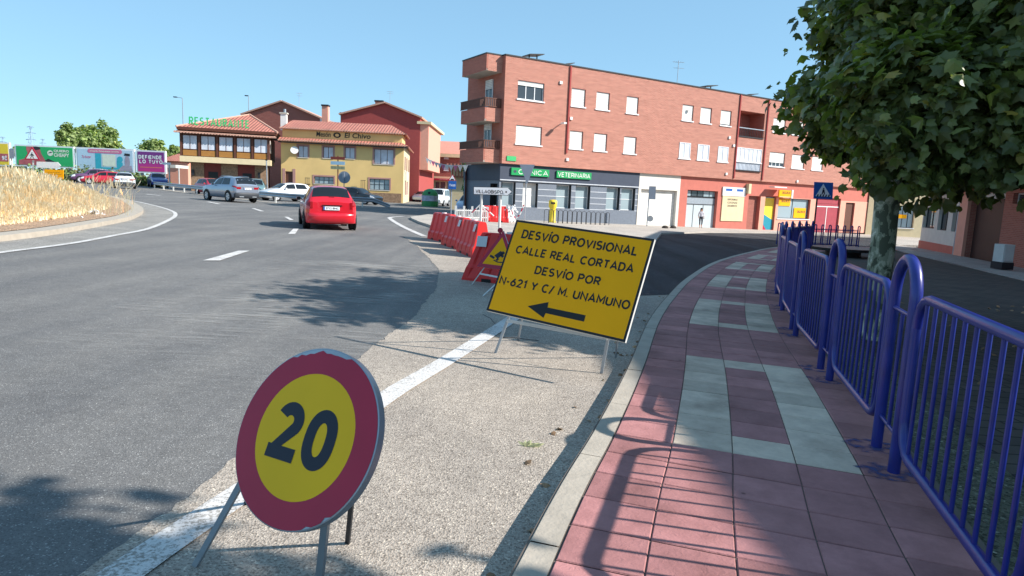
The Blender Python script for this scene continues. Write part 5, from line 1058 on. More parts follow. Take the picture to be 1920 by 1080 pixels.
mb = MB(); e0 = [RB.pt(s_, 0, 0) for s_ in (-1, 10, 20, 28)]; e1 = [RB.pt(s_, 2.3, 0) for s_ in (28, 20, 10, -1)]; sheet(mb, [(p.x, p.y) for p in e0]+[(p.x, p.y) for p in e1], .0, m_slab, -.1); o = mb.build('right_pavement'); o['kind'] = 'structure'
# ================================================================ CARS (front towards +Y, origin on the ground under the middle)
def lerp_rows(st, y):
    for i in range(len(st)-1):
        if st[i][0] <= y <= st[i+1][0]:
            k = (y-st[i][0])/(st[i+1][0]-st[i][0]); k = k*k*(3-2*k)*.5+k*.5; return [a+(b-a)*k for a, b in zip(st[i], st[i+1])]
    return list(st[0] if y < st[0][0] else st[-1])
class Car:
    """st rows: y, half width, sill z, belt z, top z, top half width"""
    def __init__(s, st): s.st = st
    def sec(s, y):
        _, w_, zs, zb, zt, wt = lerp_rows(s.st, y); 
        return [(w_*.90, zs), (w_*.97, zs+.06), (w_, zs+(zb-zs)*.45), (w_*.985, zb-.09), (w_*.945, zb), (wt+(w_*.945-wt)*.04, zt-max(.02, (zt-zb)*.12)), (wt*.86, zt-.012), (wt*.45, zt+.008), (0, zt+.014)]
    def pt(s, y, v, o=0, side=1):
        c = s.sec(y); i = min(int(v), len(c)-2); k = v-i; x = c[i][0]+(c[i+1][0]-c[i][0])*k; z = c[i][1]+(c[i+1][1]-c[i][1])*k
        dx, dz = c[i+1][0]-c[i][0], c[i+1][1]-c[i][1]; l = math.hypot(dx, dz) or 1
        return Vector((side*(x+o*dz/l), y, z-o*dx/l))
    def body(s, m, n=44):
        mb = MB(); y0, y1 = s.st[0][0], s.st[-1][0]; rows = []
        for i in range(n+1):
            y = y0+(y1-y0)*i/n; c = s.sec(y); rows.append([(x, y, z) for x, z in c]+[(-x, y, z) for x, z in c[::-1][1:]]+[(-c[0][0]*.5, y, c[0][1]-.02), (c[0][0]*.5, y, c[0][1]-.02)])
        mb.grid(rows, m, closed=True, flip=True); mb.face(rows[0], m); mb.face(rows[-1][::-1], m); return mb
    def patch(s, y0, y1, v0, v1, o, m, side=1, n=6, k=3, skew=0, skew2=0):
        mb = MB(); rows = [[s.pt(y0+(y1-y0)*i/n+(skew*(1-i/n)+skew2*i/n)*j/k, v0+(v1-v0)*j/k, o, side) for j in range(k+1)] for i in range(n+1)]
        mb.grid(rows, m, sm=True, flip=side < 0); return mb
SHAPES = {
 'hatch': dict(L=3.92, wy=(.68, 3.17), r=.30, st=[(0, .70, .34, .86, .93, .62), (.06, .79, .26, .90, .97, .64), (.2, .83, .22, .93, 1.12, .62), (.45, .845, .2, .94, 1.40, .55), (.8, .85, .2, .94, 1.455, .56), (1.6, .85, .2, .93, 1.47, .57), (2.1, .85, .2, .92, 1.42, .56), (2.85, .85, .2, .93, .98, .66), (3.3, .84, .2, .88, .9, .68), (3.75, .78, .22, .74, .76, .64), (3.92, .66, .3, .6, .62, .55)], rw=(.17, .52), ws=(2.12, 2.78), sw=((.5, 1.42), (1.5, 2.5)), sk=(.12, -.38)),
 'suv': dict(L=4.5, wy=(.82, 3.62), r=.36, st=[(0, .78, .42, 1.02, 1.1, .7), (.07, .88, .34, 1.06, 1.14, .72), (.2, .92, .3, 1.08, 1.42, .66), (.4, .925, .28, 1.09, 1.6, .61), (.9, .925, .28, 1.09, 1.65, .61), (1.9, .925, .28, 1.08, 1.68, .62), (2.5, .925, .28, 1.07, 1.6, .61), (3.2, .92, .28, 1.08, 1.13, .72), (3.8, .91, .28, 1.03, 1.06, .74), (4.3, .85, .32, .9, .92, .7), (4.5, .72, .4, .72, .75, .6)], rw=(.1, .4), ws=(2.55, 3.12), sw=((.75, 1.72), (1.8, 2.8)), sk=(.2, -.35)),
 'estate': dict(L=4.3, wy=(.75, 3.4), r=.31, st=[(0, .76, .38, .92, .98, .66), (.07, .86, .3, .95, 1.02, .68), (.25, .89, .24, .97, 1.2, .64), (.5, .895, .22, .98, 1.42, .58), (.9, .895, .22, .98, 1.47, .58), (1.8, .895, .22, .97, 1.49, .58), (2.4, .895, .22, .96, 1.42, .57), (3.15, .89, .22, .96, 1.0, .7), (3.7, .87, .22, .88, .9, .7), (4.15, .8, .26, .74, .76, .66), (4.3, .68, .34, .6, .62, .56)], rw=(.2, .52), ws=(2.45, 3.08), sw=((.6, 1.62), (1.7, 2.75)), sk=(.15, -.4)),
 'van': dict(L=4.4, wy=(.7, 3.5), r=.32, st=[(0, .86, .35, 1.05, 1.86, .76), (.05, .9, .28, 1.06, 1.88, .78), (.8, .91, .25, 1.06, 1.9, .78), (2.4, .91, .25, 1.05, 1.88, .78), (2.8, .91, .25, 1.04, 1.8, .76), (3.5, .9, .25, 1.03, 1.2, .74), (4.15, .84, .28, .86, .9, .7), (4.4, .7, .36, .66, .7, .58)], rw=(.0, .02), ws=(2.85, 3.45), sw=((.3, 1.5), (1.7, 2.8)), sk=(.02, -.3)),
}
def make_car(kind, name, label, cat, paint, loc, yaw, group=None, detail=True, plate=''):
    d = SHAPES[kind]; c = Car(d['st']); L_ = d['L']
    root = thing(name, label, cat, (0, 0, 0), group); bodyo = c.body(paint).build('body', root)
    W_ = max(s_[1] for s_ in d['st'])
    # glass: rear window, windscreen, side windows
    r0, r1 = d['rw']
    if kind == 'van':
        mb = MB(); mb.box(-.62, .62, -.012, .03, 1.1, 1.65, m_cglass); mb.build('rear_window', root)
    else:
        mb = MB(); n = 8; rows = []
        for i in range(n+1):
            y = r0+(r1-r0)*i/n; rows.append([c.pt(y, 5.0+.0+3*j/5, .008, 1) for j in range(6)]+[c.pt(y, 5.0+3*j/5, .008, -1) for j in range(5)[::-1]] if False else [c.pt(y, 5.15+2.85*j/5, .008, 1) for j in range(6)]+[c.pt(y, 5.15+2.85*j/5, .008, -1) for j in range(4, -1, -1)])
        mb.grid(rows, m_cglass, flip=True); mb.build('rear_window', root)
        mb = MB(); y = r0-.02; mb.box(-.08, .1, y+.0, y+.03, c.sec(y)[8][1]+.0, c.sec(y)[8][1]+.02, m_black2); mb.build('wiper', root) if detail else None
    mb = MB(); rows = []
    for i in range(7):
        y = d['ws'][0]+(d['ws'][1]-d['ws'][0])*i/6; rows.append([c.pt(y, 5.15+2.85*j/5, .008, 1) for j in range(6)]+[c.pt(y, 5.15+2.85*j/5, .008, -1) for j in range(4, -1, -1)])
    mb.grid(rows, m_cglass, flip=True); mb.build('windscreen', root)
    for sd in (1, -1):
        for k, (a, b) in enumerate(d['sw']):
            c.patch(a, b, 4.1, 4.93, .008, m_cglass, sd, skew=(d['sk'][0] if k == 0 else 0), skew2=(d['sk'][1] if k == 1 else 0)).build('side_window', root)
        # lights
        a = .0; zt_ = c.sec(.1)
        v0, v1 = (3.0, 4.6) if kind == 'hatch' else (3.05, 3.98)
        c.patch(.004, .26 if kind != 'suv' else .34, v0, v1, .012, m_tail, sd, n=6).build('tail_light', root)
        mb = MB(); x0 = .46 if kind != 'hatch' else .60; s1_ = c.sec(0); zz_ = s1_[3][1]; mb.box(min(sd*x0, sd*s1_[3][0]*.99), max(sd*x0, sd*s1_[3][0]*.99), -.012, .01, zz_-.06, zz_+(.07 if kind != 'hatch' else .16), m_tail); mb.build('tail_light', root)
        c.patch(L_-.42, L_-.06, 2.6, 3.9, .01, m_head, sd, n=5).build('headlight', root)
        mb = MB(); z = c.sec(2.6)[4][1]; x = c.sec(2.6)[4][0]; p = Vector((sd*(x+.12), d['ws'][1]-.42, z+.06))
        mb.grid([[p+Vector((.09*math.cos(a)*q_, (.05+.03*q_)*(s_), .07*math.sin(a)*q_)) for a in [6.283*i/8 for i in range(8)]] for s_, q_ in ((-1, .9), (-.3, 1), (.6, .8), (1, .2))], paint, closed=True); mb.face([p+Vector((.08*math.cos(a), -.085, .063*math.sin(a))) for a in [6.283*i/8 for i in range(8)]], m_black2); mb.build('mirror', root)
        for wy in d['wy']:
            mb = MB(); r = d['r']; x = W_+.012
            rows = [[(sd*xx, wy+rr*math.cos(a), r+rr*math.sin(a)) for a in [6.283*i/24 for i in range(24)]] for xx, rr in ((x-.22, r-.02), (x-.2, r), (x-.01, r), (x+.015, r-.025), (x+.018, r*.68), (x+.004, r*.66))]
            mb.grid(rows, m_tyre, closed=True, flip=sd < 0); w_ = mb.build('wheel', root)
            mb = MB(); mb.disc((sd*(x-.006), wy, r), (sd, 0, 0), r*.66, .012, m_rim, 20)
            w_r = mb.build('rim', w_); mb = MB()
            for i in range(5):
                a = 6.283*(i+.5)/5; mb.box8([(sd*(x+.0065), wy+r*.3*math.cos(a-.2), r+r*.3*math.sin(a-.2)), (sd*(x+.0065), wy+r*.3*math.cos(a+.2), r+r*.3*math.sin(a+.2)), (sd*(x+.0065), wy+r*.56*math.cos(a+.14), r+r*.56*math.sin(a+.14)), (sd*(x+.0065), wy+r*.56*math.cos(a-.14), r+r*.56*math.sin(a-.14))]+[(sd*(x+.0095), wy+r*k_*math.cos(a+e_), r+r*k_*math.sin(a+e_)) for k_, e_ in ((.3, -.2), (.3, .2), (.56, .14), (.56, -.14))], m_black2)
            if detail: mb.build('spoke_gap', w_)
            mb = MB(); mb.disc((sd*(W_*.955), wy, r+.015), (sd, 0, 0), r+.055, W_*.05+.002, m_black2, 24); mb.build('wheel_arch', root)
    # rear end: bumper, plate, hatch line
    s0_ = c.sec(0); zb_ = s0_[0][1]
    mb = MB(); bm_ = paint if kind == 'hatch' else mat('bumper_grey', rgb(62, 66, 72), .6)
    rows = []
    hw = c.sec(.1)[2][0]
    for z, o in ((zb_-.1, .02), (zb_-.06, -.03), (zb_+.12, -.06), (zb_+.2, -.045), (zb_+.235, .0)):
        rows.append([(-hw*.99, .3, z), (-hw*1.0, .12, z), (-hw*.9, o+.03, z), (-hw*.5, o-.01, z), (0, o-.02, z), (hw*.5, o-.01, z), (hw*.9, o+.03, z), (hw*1.0, .12, z), (hw*.99, .3, z)])
    mb.grid(rows, bm_, flip=False); mb.build('rear_bumper', root)
    zp = zb_+(.33 if kind == 'hatch' else .42)
    mb = MB(); mb.box(-.26, .26, -.03, -.012, zp, zp+.115, m_plate); po = mb.build('number_plate', root)
    if detail:
        mb = MB(); mb.box(-.26, -.215, -.034, -.0305, zp+.001, zp+.114, m_sblue); put_text(mb, plate or '0000 BBB', Vector((-.19, -.033, zp+.025)), Vector((1, 0, 0)), Vector((0, 0, 1)), .42, .065, m_black2, bold=.02); mb.build('plate_text', po)
    mb = MB(); mb.box(-.3, .34, -.035, .0, zp+.135, zp+.165, m_black2 if kind == 'hatch' else m_galv); mb.build('hatch_handle', root)
    if kind == 'suv':
        mb = MB(); mb.box(-.6, -.3, -.07, -.02, zb_-.07, zb_-.02, m_galv); mb.box(.3, .6, -.07, -.02, zb_-.07, zb_-.02, m_galv); mb.build('exhaust_trim', root)
        for sd in (1, -1): mb = MB(); mb.tube([(sd*.56, .8, 1.67), (sd*.57, 1.4, 1.72), (sd*.57, 2.1, 1.7), (sd*.56, 2.5, 1.62)], .018, m_galv, 6); mb.build('roof_rail', root)
    root.location = loc; root.rotation_euler = (0, 0, yaw)
    # shift so that the origin is in the middle
    f = Vector((-math.sin(yaw), math.cos(yaw), 0)); root.location = Vector(loc)-f*L_/2
    return root
p_red = car_paint('paint_red', rgb(206, 22, 40)); p_silv = car_paint('paint_silver', rgb(150, 160, 176), .5); p_white = car_paint('paint_white', rgb(222, 224, 226)); p_blue = car_paint('paint_blue', rgb(36, 62, 150)); p_purp = car_paint('paint_purple', rgb(96, 60, 96), .3); p_blk = car_paint('paint_black', rgb(34, 36, 42)); p_teal = car_paint('paint_teal', rgb(110, 140, 140)); p_mar = car_paint('paint_crimson', rgb(190, 36, 56)); p_sky = car_paint('paint_pale_blue', rgb(160, 176, 204), .2)
def on(v): return Vector((v.x, v.y, gz(v.x, v.y)))
# main red hatchback (rear towards the camera)
rr0 = (G(577, 429)+G(660, 432))/2; yaw = R(21); f = Vector((-math.sin(yaw), math.cos(yaw), 0))
redcar = make_car('hatch', 'hatchback_car', 'red hatchback seen from behind driving away on the roundabout', 'car', p_red, on(rr0+f*1.5), yaw, 'cars on the roundabout', plate='2712 BNC')
mb = MB(); v = Vector((0, 0, 0)); mb.grid([[(-.14+.0*a, .55, 1.0+z) for a in (0,)]+[(x, .55+.1*math.cos(x*8), 1.02+z) for x in (-.12, -.06, 0, .06, .12)] for z in (0, .08, .16, .2)], m_glassl); 
# suv
a = G(436, 378); yaw = R(52); make_car('suv', 'suv_car', 'silver grey sport utility car with chrome trim seen from behind in the left lane', 'car', p_silv, on(a+Vector((-.3, .3, 0))), yaw, 'cars on the roundabout', plate='7465 LBR')
a = on(G(230, 353)); make_car('estate', 'estate_car', 'white estate car seen from behind in front of the light blue billboard', 'car', p_white, a+Vector((0, .4, 0)), R(30), 'cars on the roundabout')
a = on(G(277, 351)); make_car('suv', 'suv_car', 'dark blue car facing the camera just right of the white estate car', 'car', p_blue, a+Vector((0, 2.2, 0)), R(215), 'cars beyond the guardrail')
a = on(P(193, 347, 76)); make_car('estate', 'estate_car', 'bright red car seen side on, left of the white estate car', 'car', p_mar, a, R(118), 'cars beyond the guardrail')
a = on(P(172, 345, 80)); make_car('suv', 'suv_car', 'dark purple car half hidden behind the bright red car', 'car', p_purp, a, R(135), 'cars beyond the guardrail')
a = on(P(132, 338, 97)); make_car('estate', 'estate_car', 'pale silver car mostly hidden behind the purple car, its roof showing under the green billboard', 'car', p_silv, a, R(100), 'cars beyond the guardrail')
# parked in front of the tavern
make_car('estate', 'estate_car', 'white car parked facing the guardrail in front of the tavern door', 'car', p_white, on(P(535, 377, 54)), R(140), 'cars parked by the tavern')
make_car('suv', 'suv_car', 'teal grey car parked behind the silver sport utility car by a thin pole', 'car', p_teal, on(P(478, 370, 58)), R(200), 'cars parked by the tavern')
make_car('hatch', 'hatchback_car', 'crimson and pale car partly hidden behind the guardrail left of the silver sport utility car', 'car', p_mar, on(P(399, 369, 60)), R(230), 'cars parked by the tavern')
make_car('estate', 'estate_car', 'dark car parked in front of the tavern lower window, right of the red hatchback', 'car', p_blk, on(P(672, 377, 60)), R(250), 'cars parked by the tavern')
# side street
make_car('van', 'parked_van', 'white van parked behind the green bottle bank', 'van', p_white, on(P(822, 377, 74)), R(175), 'vehicles in the side street')
make_car('estate', 'estate_car', 'black car parked by the red awning at the end of the side street', 'car', p_blk, on(P(835, 366, 92)), R(95), 'vehicles in the side street')
make_car('estate', 'estate_car', 'pale car at the tavern corner far down the side street', 'car', p_silv, on(P(792, 368, 90)), R(170), 'vehicles in the side street')
make_car('estate', 'estate_car', 'pale blue car facing the camera behind the white picket barrier', 'car', p_sky, on(P(882, 398, 47)), R(178), 'vehicles in the side street')
# white vehicle entering the frame on the right, built van-tall for its shadow
make_car('van', 'parked_van', 'white vehicle with a tall van body parked right of the blue railing, cut off by the picture edge', 'car', p_white, Vector((4.62, 2.5, gz(4.4, 2.2, -.03))), R(-18), 'cars in the paved street')
# ================================================================ guardrail
def post_at(v, h=.72): return v+Vector((0, 0, h))
gr = [G(289, 353.5), G(362, 363), G(440, 372), G(550, 383.5), G(640, 387), G(706, 389.5)]
t = thing('guardrail', 'galvanised steel crash barrier between the roundabout and the tavern car park', 'guardrail', on(gr[3]))
gc = catmull([tuple(p[:2]) for p in gr], 1.0)
prof = [(0, .42), (.06, .46), (.06, .52), (.0, .57), (.0, .60), (.06, .65), (.06, .71), (0, .75)]
mb = MB(); off_ = offset(gc, 1); rows = []
for p, q_ in zip(gc, off_): n__ = (q_-p); rows.append([(p.x+n__.x*a, p.y+n__.y*a, gz(p.x, p.y)+z) for a, z in prof])
e = G(731, 391); last = gc[-1]; n__ = off_[-1]-last; rows.append([(e.x+n__.x*a, e.y+n__.y*a, gz(e.x, e.y)+z-.42) for a, z in prof])
mb.grid(rows, m_galv); mb.build('rail', t)
for p in gc[::4]: mb = MB(); mb.box(p.x-.05, p.x+.05, p.y+.07, p.y+.17, gz(p.x, p.y)-.1, gz(p.x, p.y)+.7, m_steelwhite); mb.build('post', t)
mb = MB(); g2_ = [p+(q_-p)*(.5) for p, q_ in zip(gc, off_)]; g3_ = [p+(q_-p)*(-.3) for p, q_ in zip(gc, off_)]; ribbon(mb, g3_, g2_, ROAD+.01, m_kerb); struct(mb, 'guardrail_verge')
# ================================================================ signs on posts
def pole(mb, base, top, r=.03, m=None): mb.tube([base, top], r, m or m_galv, 8)
def poly_sign(name, label, cat, Y, pts, m, base_px, fronts=(), backing=None, r=.035, pm=None, group=None, th=.03):
    """flat sign outline given by sight lines at distance Y"""
    q_ = [P(x, y, Y) for x, y in pts]; cx = sum(v.x for v in q_)/len(q_); bx = P(base_px, 300, Y).x
    root = thing(name, label, cat, (bx, Y, gz(bx, Y)), group); mb = MB(); mb.prism(q_[::-1], (0, th, 0), m); po = mb.build('panel', root)
    mb = MB(); topz = max(v.z for v in q_)-.05; pole(mb, (bx, Y+th+r+.003, gz(bx, Y)-.1), (bx, Y+th+r+.003, topz), r, pm); mb.build('pole', root)
    return root, po
Z = Vector((0, 0, 1)); X = Vector((1, 0, 0))
# give way sign, back
t, o = poly_sign('give_way_sign', 'grey back of a give way triangle on a tall post in front of the clinic', 'road sign', 36, [(974, 308), (1003, 308.8), (988.5, 345)], m_grey, 988.5)
# town direction sign
t, o = poly_sign('direction_sign', 'white arrow shaped sign reading VILLAOBISPO on two posts before the clinic', 'road sign', 25.6, [(888, 350), (953, 351.6), (961, 359.6), (952, 366.8), (888, 364.6)], m_black2, 941, r=.05, pm=m_steelwhite)
q_ = [P(x, y, 25.6) for x, y in ((888.7, 350.8), (952.3, 352.4), (959.6, 359.6), (951.5, 365.9), (888.7, 363.8))]; mb = MB(); mb.face([v+Vector((0, -.003, 0)) for v in q_][::-1], m_swhite); mb.build('face', t)
a, b = P(891.5, 361.8, 25.59), P(943, 362.4, 25.59); mb = MB(); caps(mb, 'VILLAOBISPO', a+Vector((0, -.006, 0)), X, Z, b.x-a.x, .14, m_navy, wt=.18); mb.build('lettering', t)
mb = MB(); a = P(949, 360, 25.58); mb.disc(a, (0, -1, 0), .035, .004, m_navy, 8); mb.build('emblem', t)
bx = P(903, 360, 25.6).x; mb = MB(); pole(mb, (bx, 25.68, gz(bx, 25.6)-.1), (bx, 25.68, P(903, 352, 25.6).z), .05, m_steelwhite); mb.build('pole', t)
# taxi sign with speed hump warning
t, o = poly_sign('taxi_sign', 'blue TAXI plate below a small speed hump triangle on a grey pole', 'road sign', 40, [(841, 339), (855.5, 339.6), (855, 355), (840.6, 354.4)], m_sblue, 848, pm=m_grey)
a = P(842.3, 349.6, 39.98); mb = MB(); caps(mb, 'TAXI', a+Vector((0, -.01, 0)), X, Z, .36, .15, m_swhite, wt=.2); mb.build('lettering', t)
mb = MB(); q_ = [P(x, y, 40) for x, y in ((848.5, 326.5), (855.5, 339), (840.5, 338.4))]; mb.prism(q_, (0, .03, 0), m_sred); mb.build('triangle_panel', t); cen = (q_[0]+q_[1]+q_[2])/3; mb = MB(); mb.face([cen+(v-cen)*.75+Vector((0, -.004, 0)) for v in q_][::-1], m_swhite); mb.build('triangle_face', t)
mb = MB(); mb.face([cen+Vector((x, -.008, z)) for x, z in ((-.13, -.09), (.13, -.09), (.07, -.02), (-.05, -.01))], m_black2); mb.build('hump_symbol', t)
# rectangular sign back with round plate below
t, o = poly_sign('parking_sign', 'grey back of a rectangular sign on a thin post before the cream garage door', 'road sign', 44, [(1217.5, 349), (1230, 349.6), (1229, 374), (1216.5, 373.4)], m_grey, 1222, r=.035, pm=m_grey)
mb = MB(); mb.disc(P(1219, 410, 43.9), (0, -1, 0), .2, .03, m_galv, 20); mb.build('round_plate', t)
# pedestrian crossing sign
t, o = poly_sign('crossing_sign', 'blue pedestrian crossing sign partly covered by plane tree leaves', 'road sign', 31, [(1527, 341), (1562.5, 342.5), (1561, 374), (1525.5, 372.5)], m_sblue, 1541, pm=m_dark, r=.04)
q_ = [P(x, y, 30.99) for x, y in ((1543.6, 344.5), (1558, 369), (1529, 367.8))]; mb = MB(); mb.face([v+Vector((0, -.003, 0)) for v in q_][::-1], m_swhite); mb.build('white_triangle', t)
cen = (q_[0]+q_[1]+q_[2])/3; mb = MB()
for i in range(5): x = -.26+.13*i; mb.face([cen+Vector((x+a_, -.008, z)) for a_, z in ((-.03, -.2), (.04, -.2), (.06, -.1), (.0, -.1))], m_navy)
mb.disc(cen+Vector((0, -.004, .17)), (0, -1, 0), .035, .004, m_navy, 8); mb.face([cen+Vector((x, -.008, z)) for x, z in ((-.07, -.1), (-.03, -.1), (.01, .0), (.05, -.1), (.09, -.1), (.04, .13), (-.04, .13))], m_navy); mb.build('walking_figure', t)
# info signs by the red car
Yi = 58; bx = P(633, 320, Yi).x; t = thing('information_sign', 'stack of brown, pale blue and green plates on a dark red post before the tavern', 'road sign', (bx, Yi, gz(bx, Yi)))
for (x0, y0, x1, y1), m, nm in (((620, 293.5, 646.5, 300), m_maroon, 'brown_plate'), ((620, 302, 646.5, 309.5), m_sky_pl if False else mat('pale_blue_plate', rgb(150, 184, 206), .5), 'blue_plate'), ((620, 311, 646.5, 318), mat('green_plate', rgb(140, 144, 116), .5, var=.3, scale=6), 'green_plate')):
    a = P(x0, y0, Yi); b = P(x1, y1, Yi); mb = MB(); mb.box(a.x, b.x, Yi, Yi+.04, b.z, a.z, m); mb.build(nm, t)
mb = MB(); pole(mb, (bx, Yi+.1, gz(bx, Yi)), (bx, Yi+.1, P(633, 292, Yi).z), .05, m_maroon); mb.build('pole', t)
bx = P(645.5, 333, 50).x; t = thing('round_sign', 'grey back of a round traffic sign behind the red hatchback roof', 'road sign', (bx, 50, gz(bx, 50))); c = P(645.5, 332.5, 50)
mb = MB(); mb.disc(c, (0, 1, 0), .45, .03, m_grey, 28); mb.build('panel', t); mb = MB(); pole(mb, (bx, 49.94, gz(bx, 50)), (bx, 49.94, c.z+.4), .035, m_grey); mb.build('pole', t)
p = on(P(502, 375, 56)); t = thing('thin_post', 'thin grey post standing beside the parked teal car', 'post', p); mb = MB(); mb.tube([p, (P(499.5, 301, 56).x, 56, P(499.5, 301, 56).z)], .05, m_galv, 8); mb.build('shaft', t); mb = MB(); c = P(499.5, 301, 56); mb.box(c.x-.07, c.x+.07, 55.93, 56.07, c.z, c.z+.05, m_dark); mb.build('cap', t)
# island signs
YI = 38
t, o = poly_sign('pedestrian_warning_sign', 'red bordered white triangle sign with a walking figure above the dry grass', 'road sign', YI, [(60, 274.5), (75.5, 300.5), (45, 299.2)], m_sred, 60, pm=m_steelwhite, r=.045)
q_ = [P(x, y, YI) for x, y in ((60, 274.5), (75.5, 300.5), (45, 299.2))]; cen = (q_[0]+q_[1]+q_[2])/3; mb = MB(); mb.face([cen+(v-cen)*.72+Vector((0, -.004, 0)) for v in q_][::-1], m_swhite); mb.build('face', t)
mb = MB(); F2 = lambda pts: mb.face([cen+Vector((x*1.2, -.01, z*1.2-.03)) for x, z in pts], m_black2)
mb.disc(cen+Vector((0, -.006, .14)), (0, -1, 0), .03, .004, m_black2, 8); F2([(-.03, .0), (.03, .0), (.03, .1), (-.03, .1)]); F2([(-.03, .0), (0, .01), (-.07, -.12), (-.1, -.12)]); F2([(0, .01), (.03, .0), (.1, -.12), (.07, -.12)]); F2([(-.03, .1), (-.02, .07), (-.09, .0), (-.11, .02)]); F2([(.03, .1), (.02, .07), (.09, .0), (.11, .02)]); mb.build('walking_figure', t)
t, o = poly_sign('direction_arrow', 'blank looking white arrow board on a post above the dry grass', 'road sign', YI, [(68.5, 303), (108, 304), (114, 310.5), (107, 316.3), (68.5, 314)], m_swhite, 79, pm=m_steelwhite, r=.045)
mb = MB(); put_text(mb, 'LEÓN', P(84, 312, YI)+Vector((0, -.004, 0)), X, Z, .5, .1, m_grey) if False else None
t, o = poly_sign('temporary_sign', 'small yellow temporary board below the white arrow board on the island', 'road sign', YI-.3, [(83, 317.5), (119, 318.8), (118.5, 336), (83, 334.5)], m_yel, 100, pm=m_dark, r=.03)
mb = MB()
for j, (w__, x) in enumerate(((.8, .15), (.9, .1), (.7, .2), (.4, .4))): a = P(84.5, 322+3.4*j, YI-.3); mb.box(a.x+x*.4, a.x+x*.4+w__, YI-.305, YI-.302, a.z-.02, a.z+.012, m_dark if j == 3 else mat('faded_print', rgb(200, 150, 40), .5))
mb.build('printed_lines', t)
t, o = poly_sign('chevron_back_sign', 'narrow grey back of a sign on a white post between two billboards', 'road sign', 40, [(17, 279), (26, 278.5), (26.5, 297), (18, 297.5)], m_grey, 20, pm=m_steelwhite, r=.045)
t, o = poly_sign('direction_arrow', 'small white arrow sign on a tall white post right of the magenta billboard', 'road sign', 76, [(303, 307), (306, 304.3), (320.5, 305), (320, 309.2), (306, 308.7)], m_swhite, 316, pm=m_steelwhite, r=.08)
# ================================================================ billboards
YB2 = 86
def billboard(name, label, x0, y0, x1, y1, m, frame=m_swhite):
    a = P(x0, y0, YB2); b = P(x1, y0+.042*(x1-x0), YB2); c = P(x0, y1, YB2); h = a.z-c.z; W_ = b.x-a.x; t = thing(name, label, 'billboard', (a.x, YB2, gz(a.x, YB2)), 'roadside billboards')
    F_ = Fr((a.x, YB2), (1, 0)); mb = MB(); F_.box(mb, 0, W_, -.3, 0, c.z, a.z, frame); mb.build('frame', t); mb = MB(); F_.box(mb, .18, W_-.18, 0, .02, c.z+.18, a.z-.18, m); mb.build('poster', t)
    for k in (.12, .5, .88): mb = MB(); F_.box(mb, W_*k-.12, W_*k+.12, -.6, -.31, gz(a.x, YB2)-.2, a.z-.1, m_galv); mb.build('support', t)
    return t, F_, W_, c.z, a.z
pl = lambda F_, W_, z0, z1, m, pts, n=.03: [None, (mb := MB()), mb.face([F_.pt(W_*x, n, z0+(z1-z0)*y) for x, y in pts], m), mb][3]
def blob(F_, W_, z0, z1, m, cx, cy, rx, ry, n=.03, k=18): return pl(F_, W_, z0, z1, m, [(cx+rx*math.cos(6.283*i/k), cy+ry*math.sin(6.283*i/k)) for i in range(k)], n)
m_bgreen = mat('poster_green', rgb(44, 176, 104), .5, var=.04); m_bblue = mat('poster_pale_blue', rgb(188, 214, 232), .5, var=.05); m_bteal = mat('poster_teal', rgb(60, 176, 196), .5); m_bpink = mat('poster_pink', rgb(214, 120, 156), .5); m_bflesh = mat('poster_red_tone', rgb(190, 100, 104), .5, var=.3, scale=1.2); m_bcream = mat('poster_cream', rgb(226, 232, 214), .5); m_bdark = mat('poster_dark', rgb(44, 48, 52), .5); m_blil = mat('poster_lilac', rgb(170, 160, 176), .5, var=.2)
mm, nt_, b_ = new_mat('poster_magenta'); tc = N(nt_, 'ShaderNodeUVMap'); sx = N(nt_, 'ShaderNodeSeparateXYZ'); nt_.links.new(tc.outputs[0], sx.inputs[0]); mr_ = N(nt_, 'ShaderNodeMapRange'); mr_.inputs[1].default_value = 1.4; mr_.inputs[2].default_value = 4.4; nt_.links.new(sx.outputs[1], mr_.inputs[0]); rp_ = ramp(nt_, mr_.outputs[0], [(0, rgb(214, 60, 120)), (.5, rgb(196, 50, 140)), (1, rgb(120, 50, 130))]); nt_.links.new(rp_.outputs[0], b_.inputs[0])
t, F_, W_, z0, z1 = billboard('billboard', 'green billboard with a figure in red tones behind the pedestrian warning sign', 27, 270.5, 138, 311, m_bgreen)
pl(F_, W_, z0, z1, m_bflesh, [(.06, .08), (.06, .28), (.16, .36), (.22, .6), (.2, .78), (.2, .93), (.42, .93), (.45, .6), (.5, .36), (.56, .08)]).build('figure_print', t)
blob(F_, W_, z0, z1, m_bdark, .36, .86, .08, .08, .032).build('hair_print', t)
pl(F_, W_, z0, z1, m_bdark, [(.5, .3), (.56, .4), (.68, .26), (.54, .24)], .031).build('shadow_print', t)
blob(F_, W_, z0, z1, m_bcream, .6, .66, .05, .13).build('emblem', t)
pl(F_, W_, z0, z1, m_bdark, [(.555, .64), (.6, .72), (.65, .7), (.6, .66)], .034).build('emblem_mark', t)
a = MB()
for s_, z in (('QUESERIA', .7), ('CREMONY', .52)): pass
put_text(a, 'QUIERO', F_.pt(W_*.66, .034, z0+(z1-z0)*.7), F_.d, Z, W_*.26, (z1-z0)*.13, m_bcream, bold=.04); put_text(a, 'CHEAPY', F_.pt(W_*.66, .034, z0+(z1-z0)*.5), F_.d, Z, W_*.26, (z1-z0)*.17, m_bcream, bold=.04); a.build('lettering', t)
t, F_, W_, z0, z1 = billboard('billboard', 'pale blue billboard with a teal frame and a long pink banner', 142, 275.5, 251, 320, m_bblue)
pl(F_, W_, z0, z1, m_bteal, [(.33, .12), (.33, .84), (.43, .84), (.43, .2), (.7, .2), (.7, .5), (.8, .42), (.8, .12)]).build('teal_print', t)
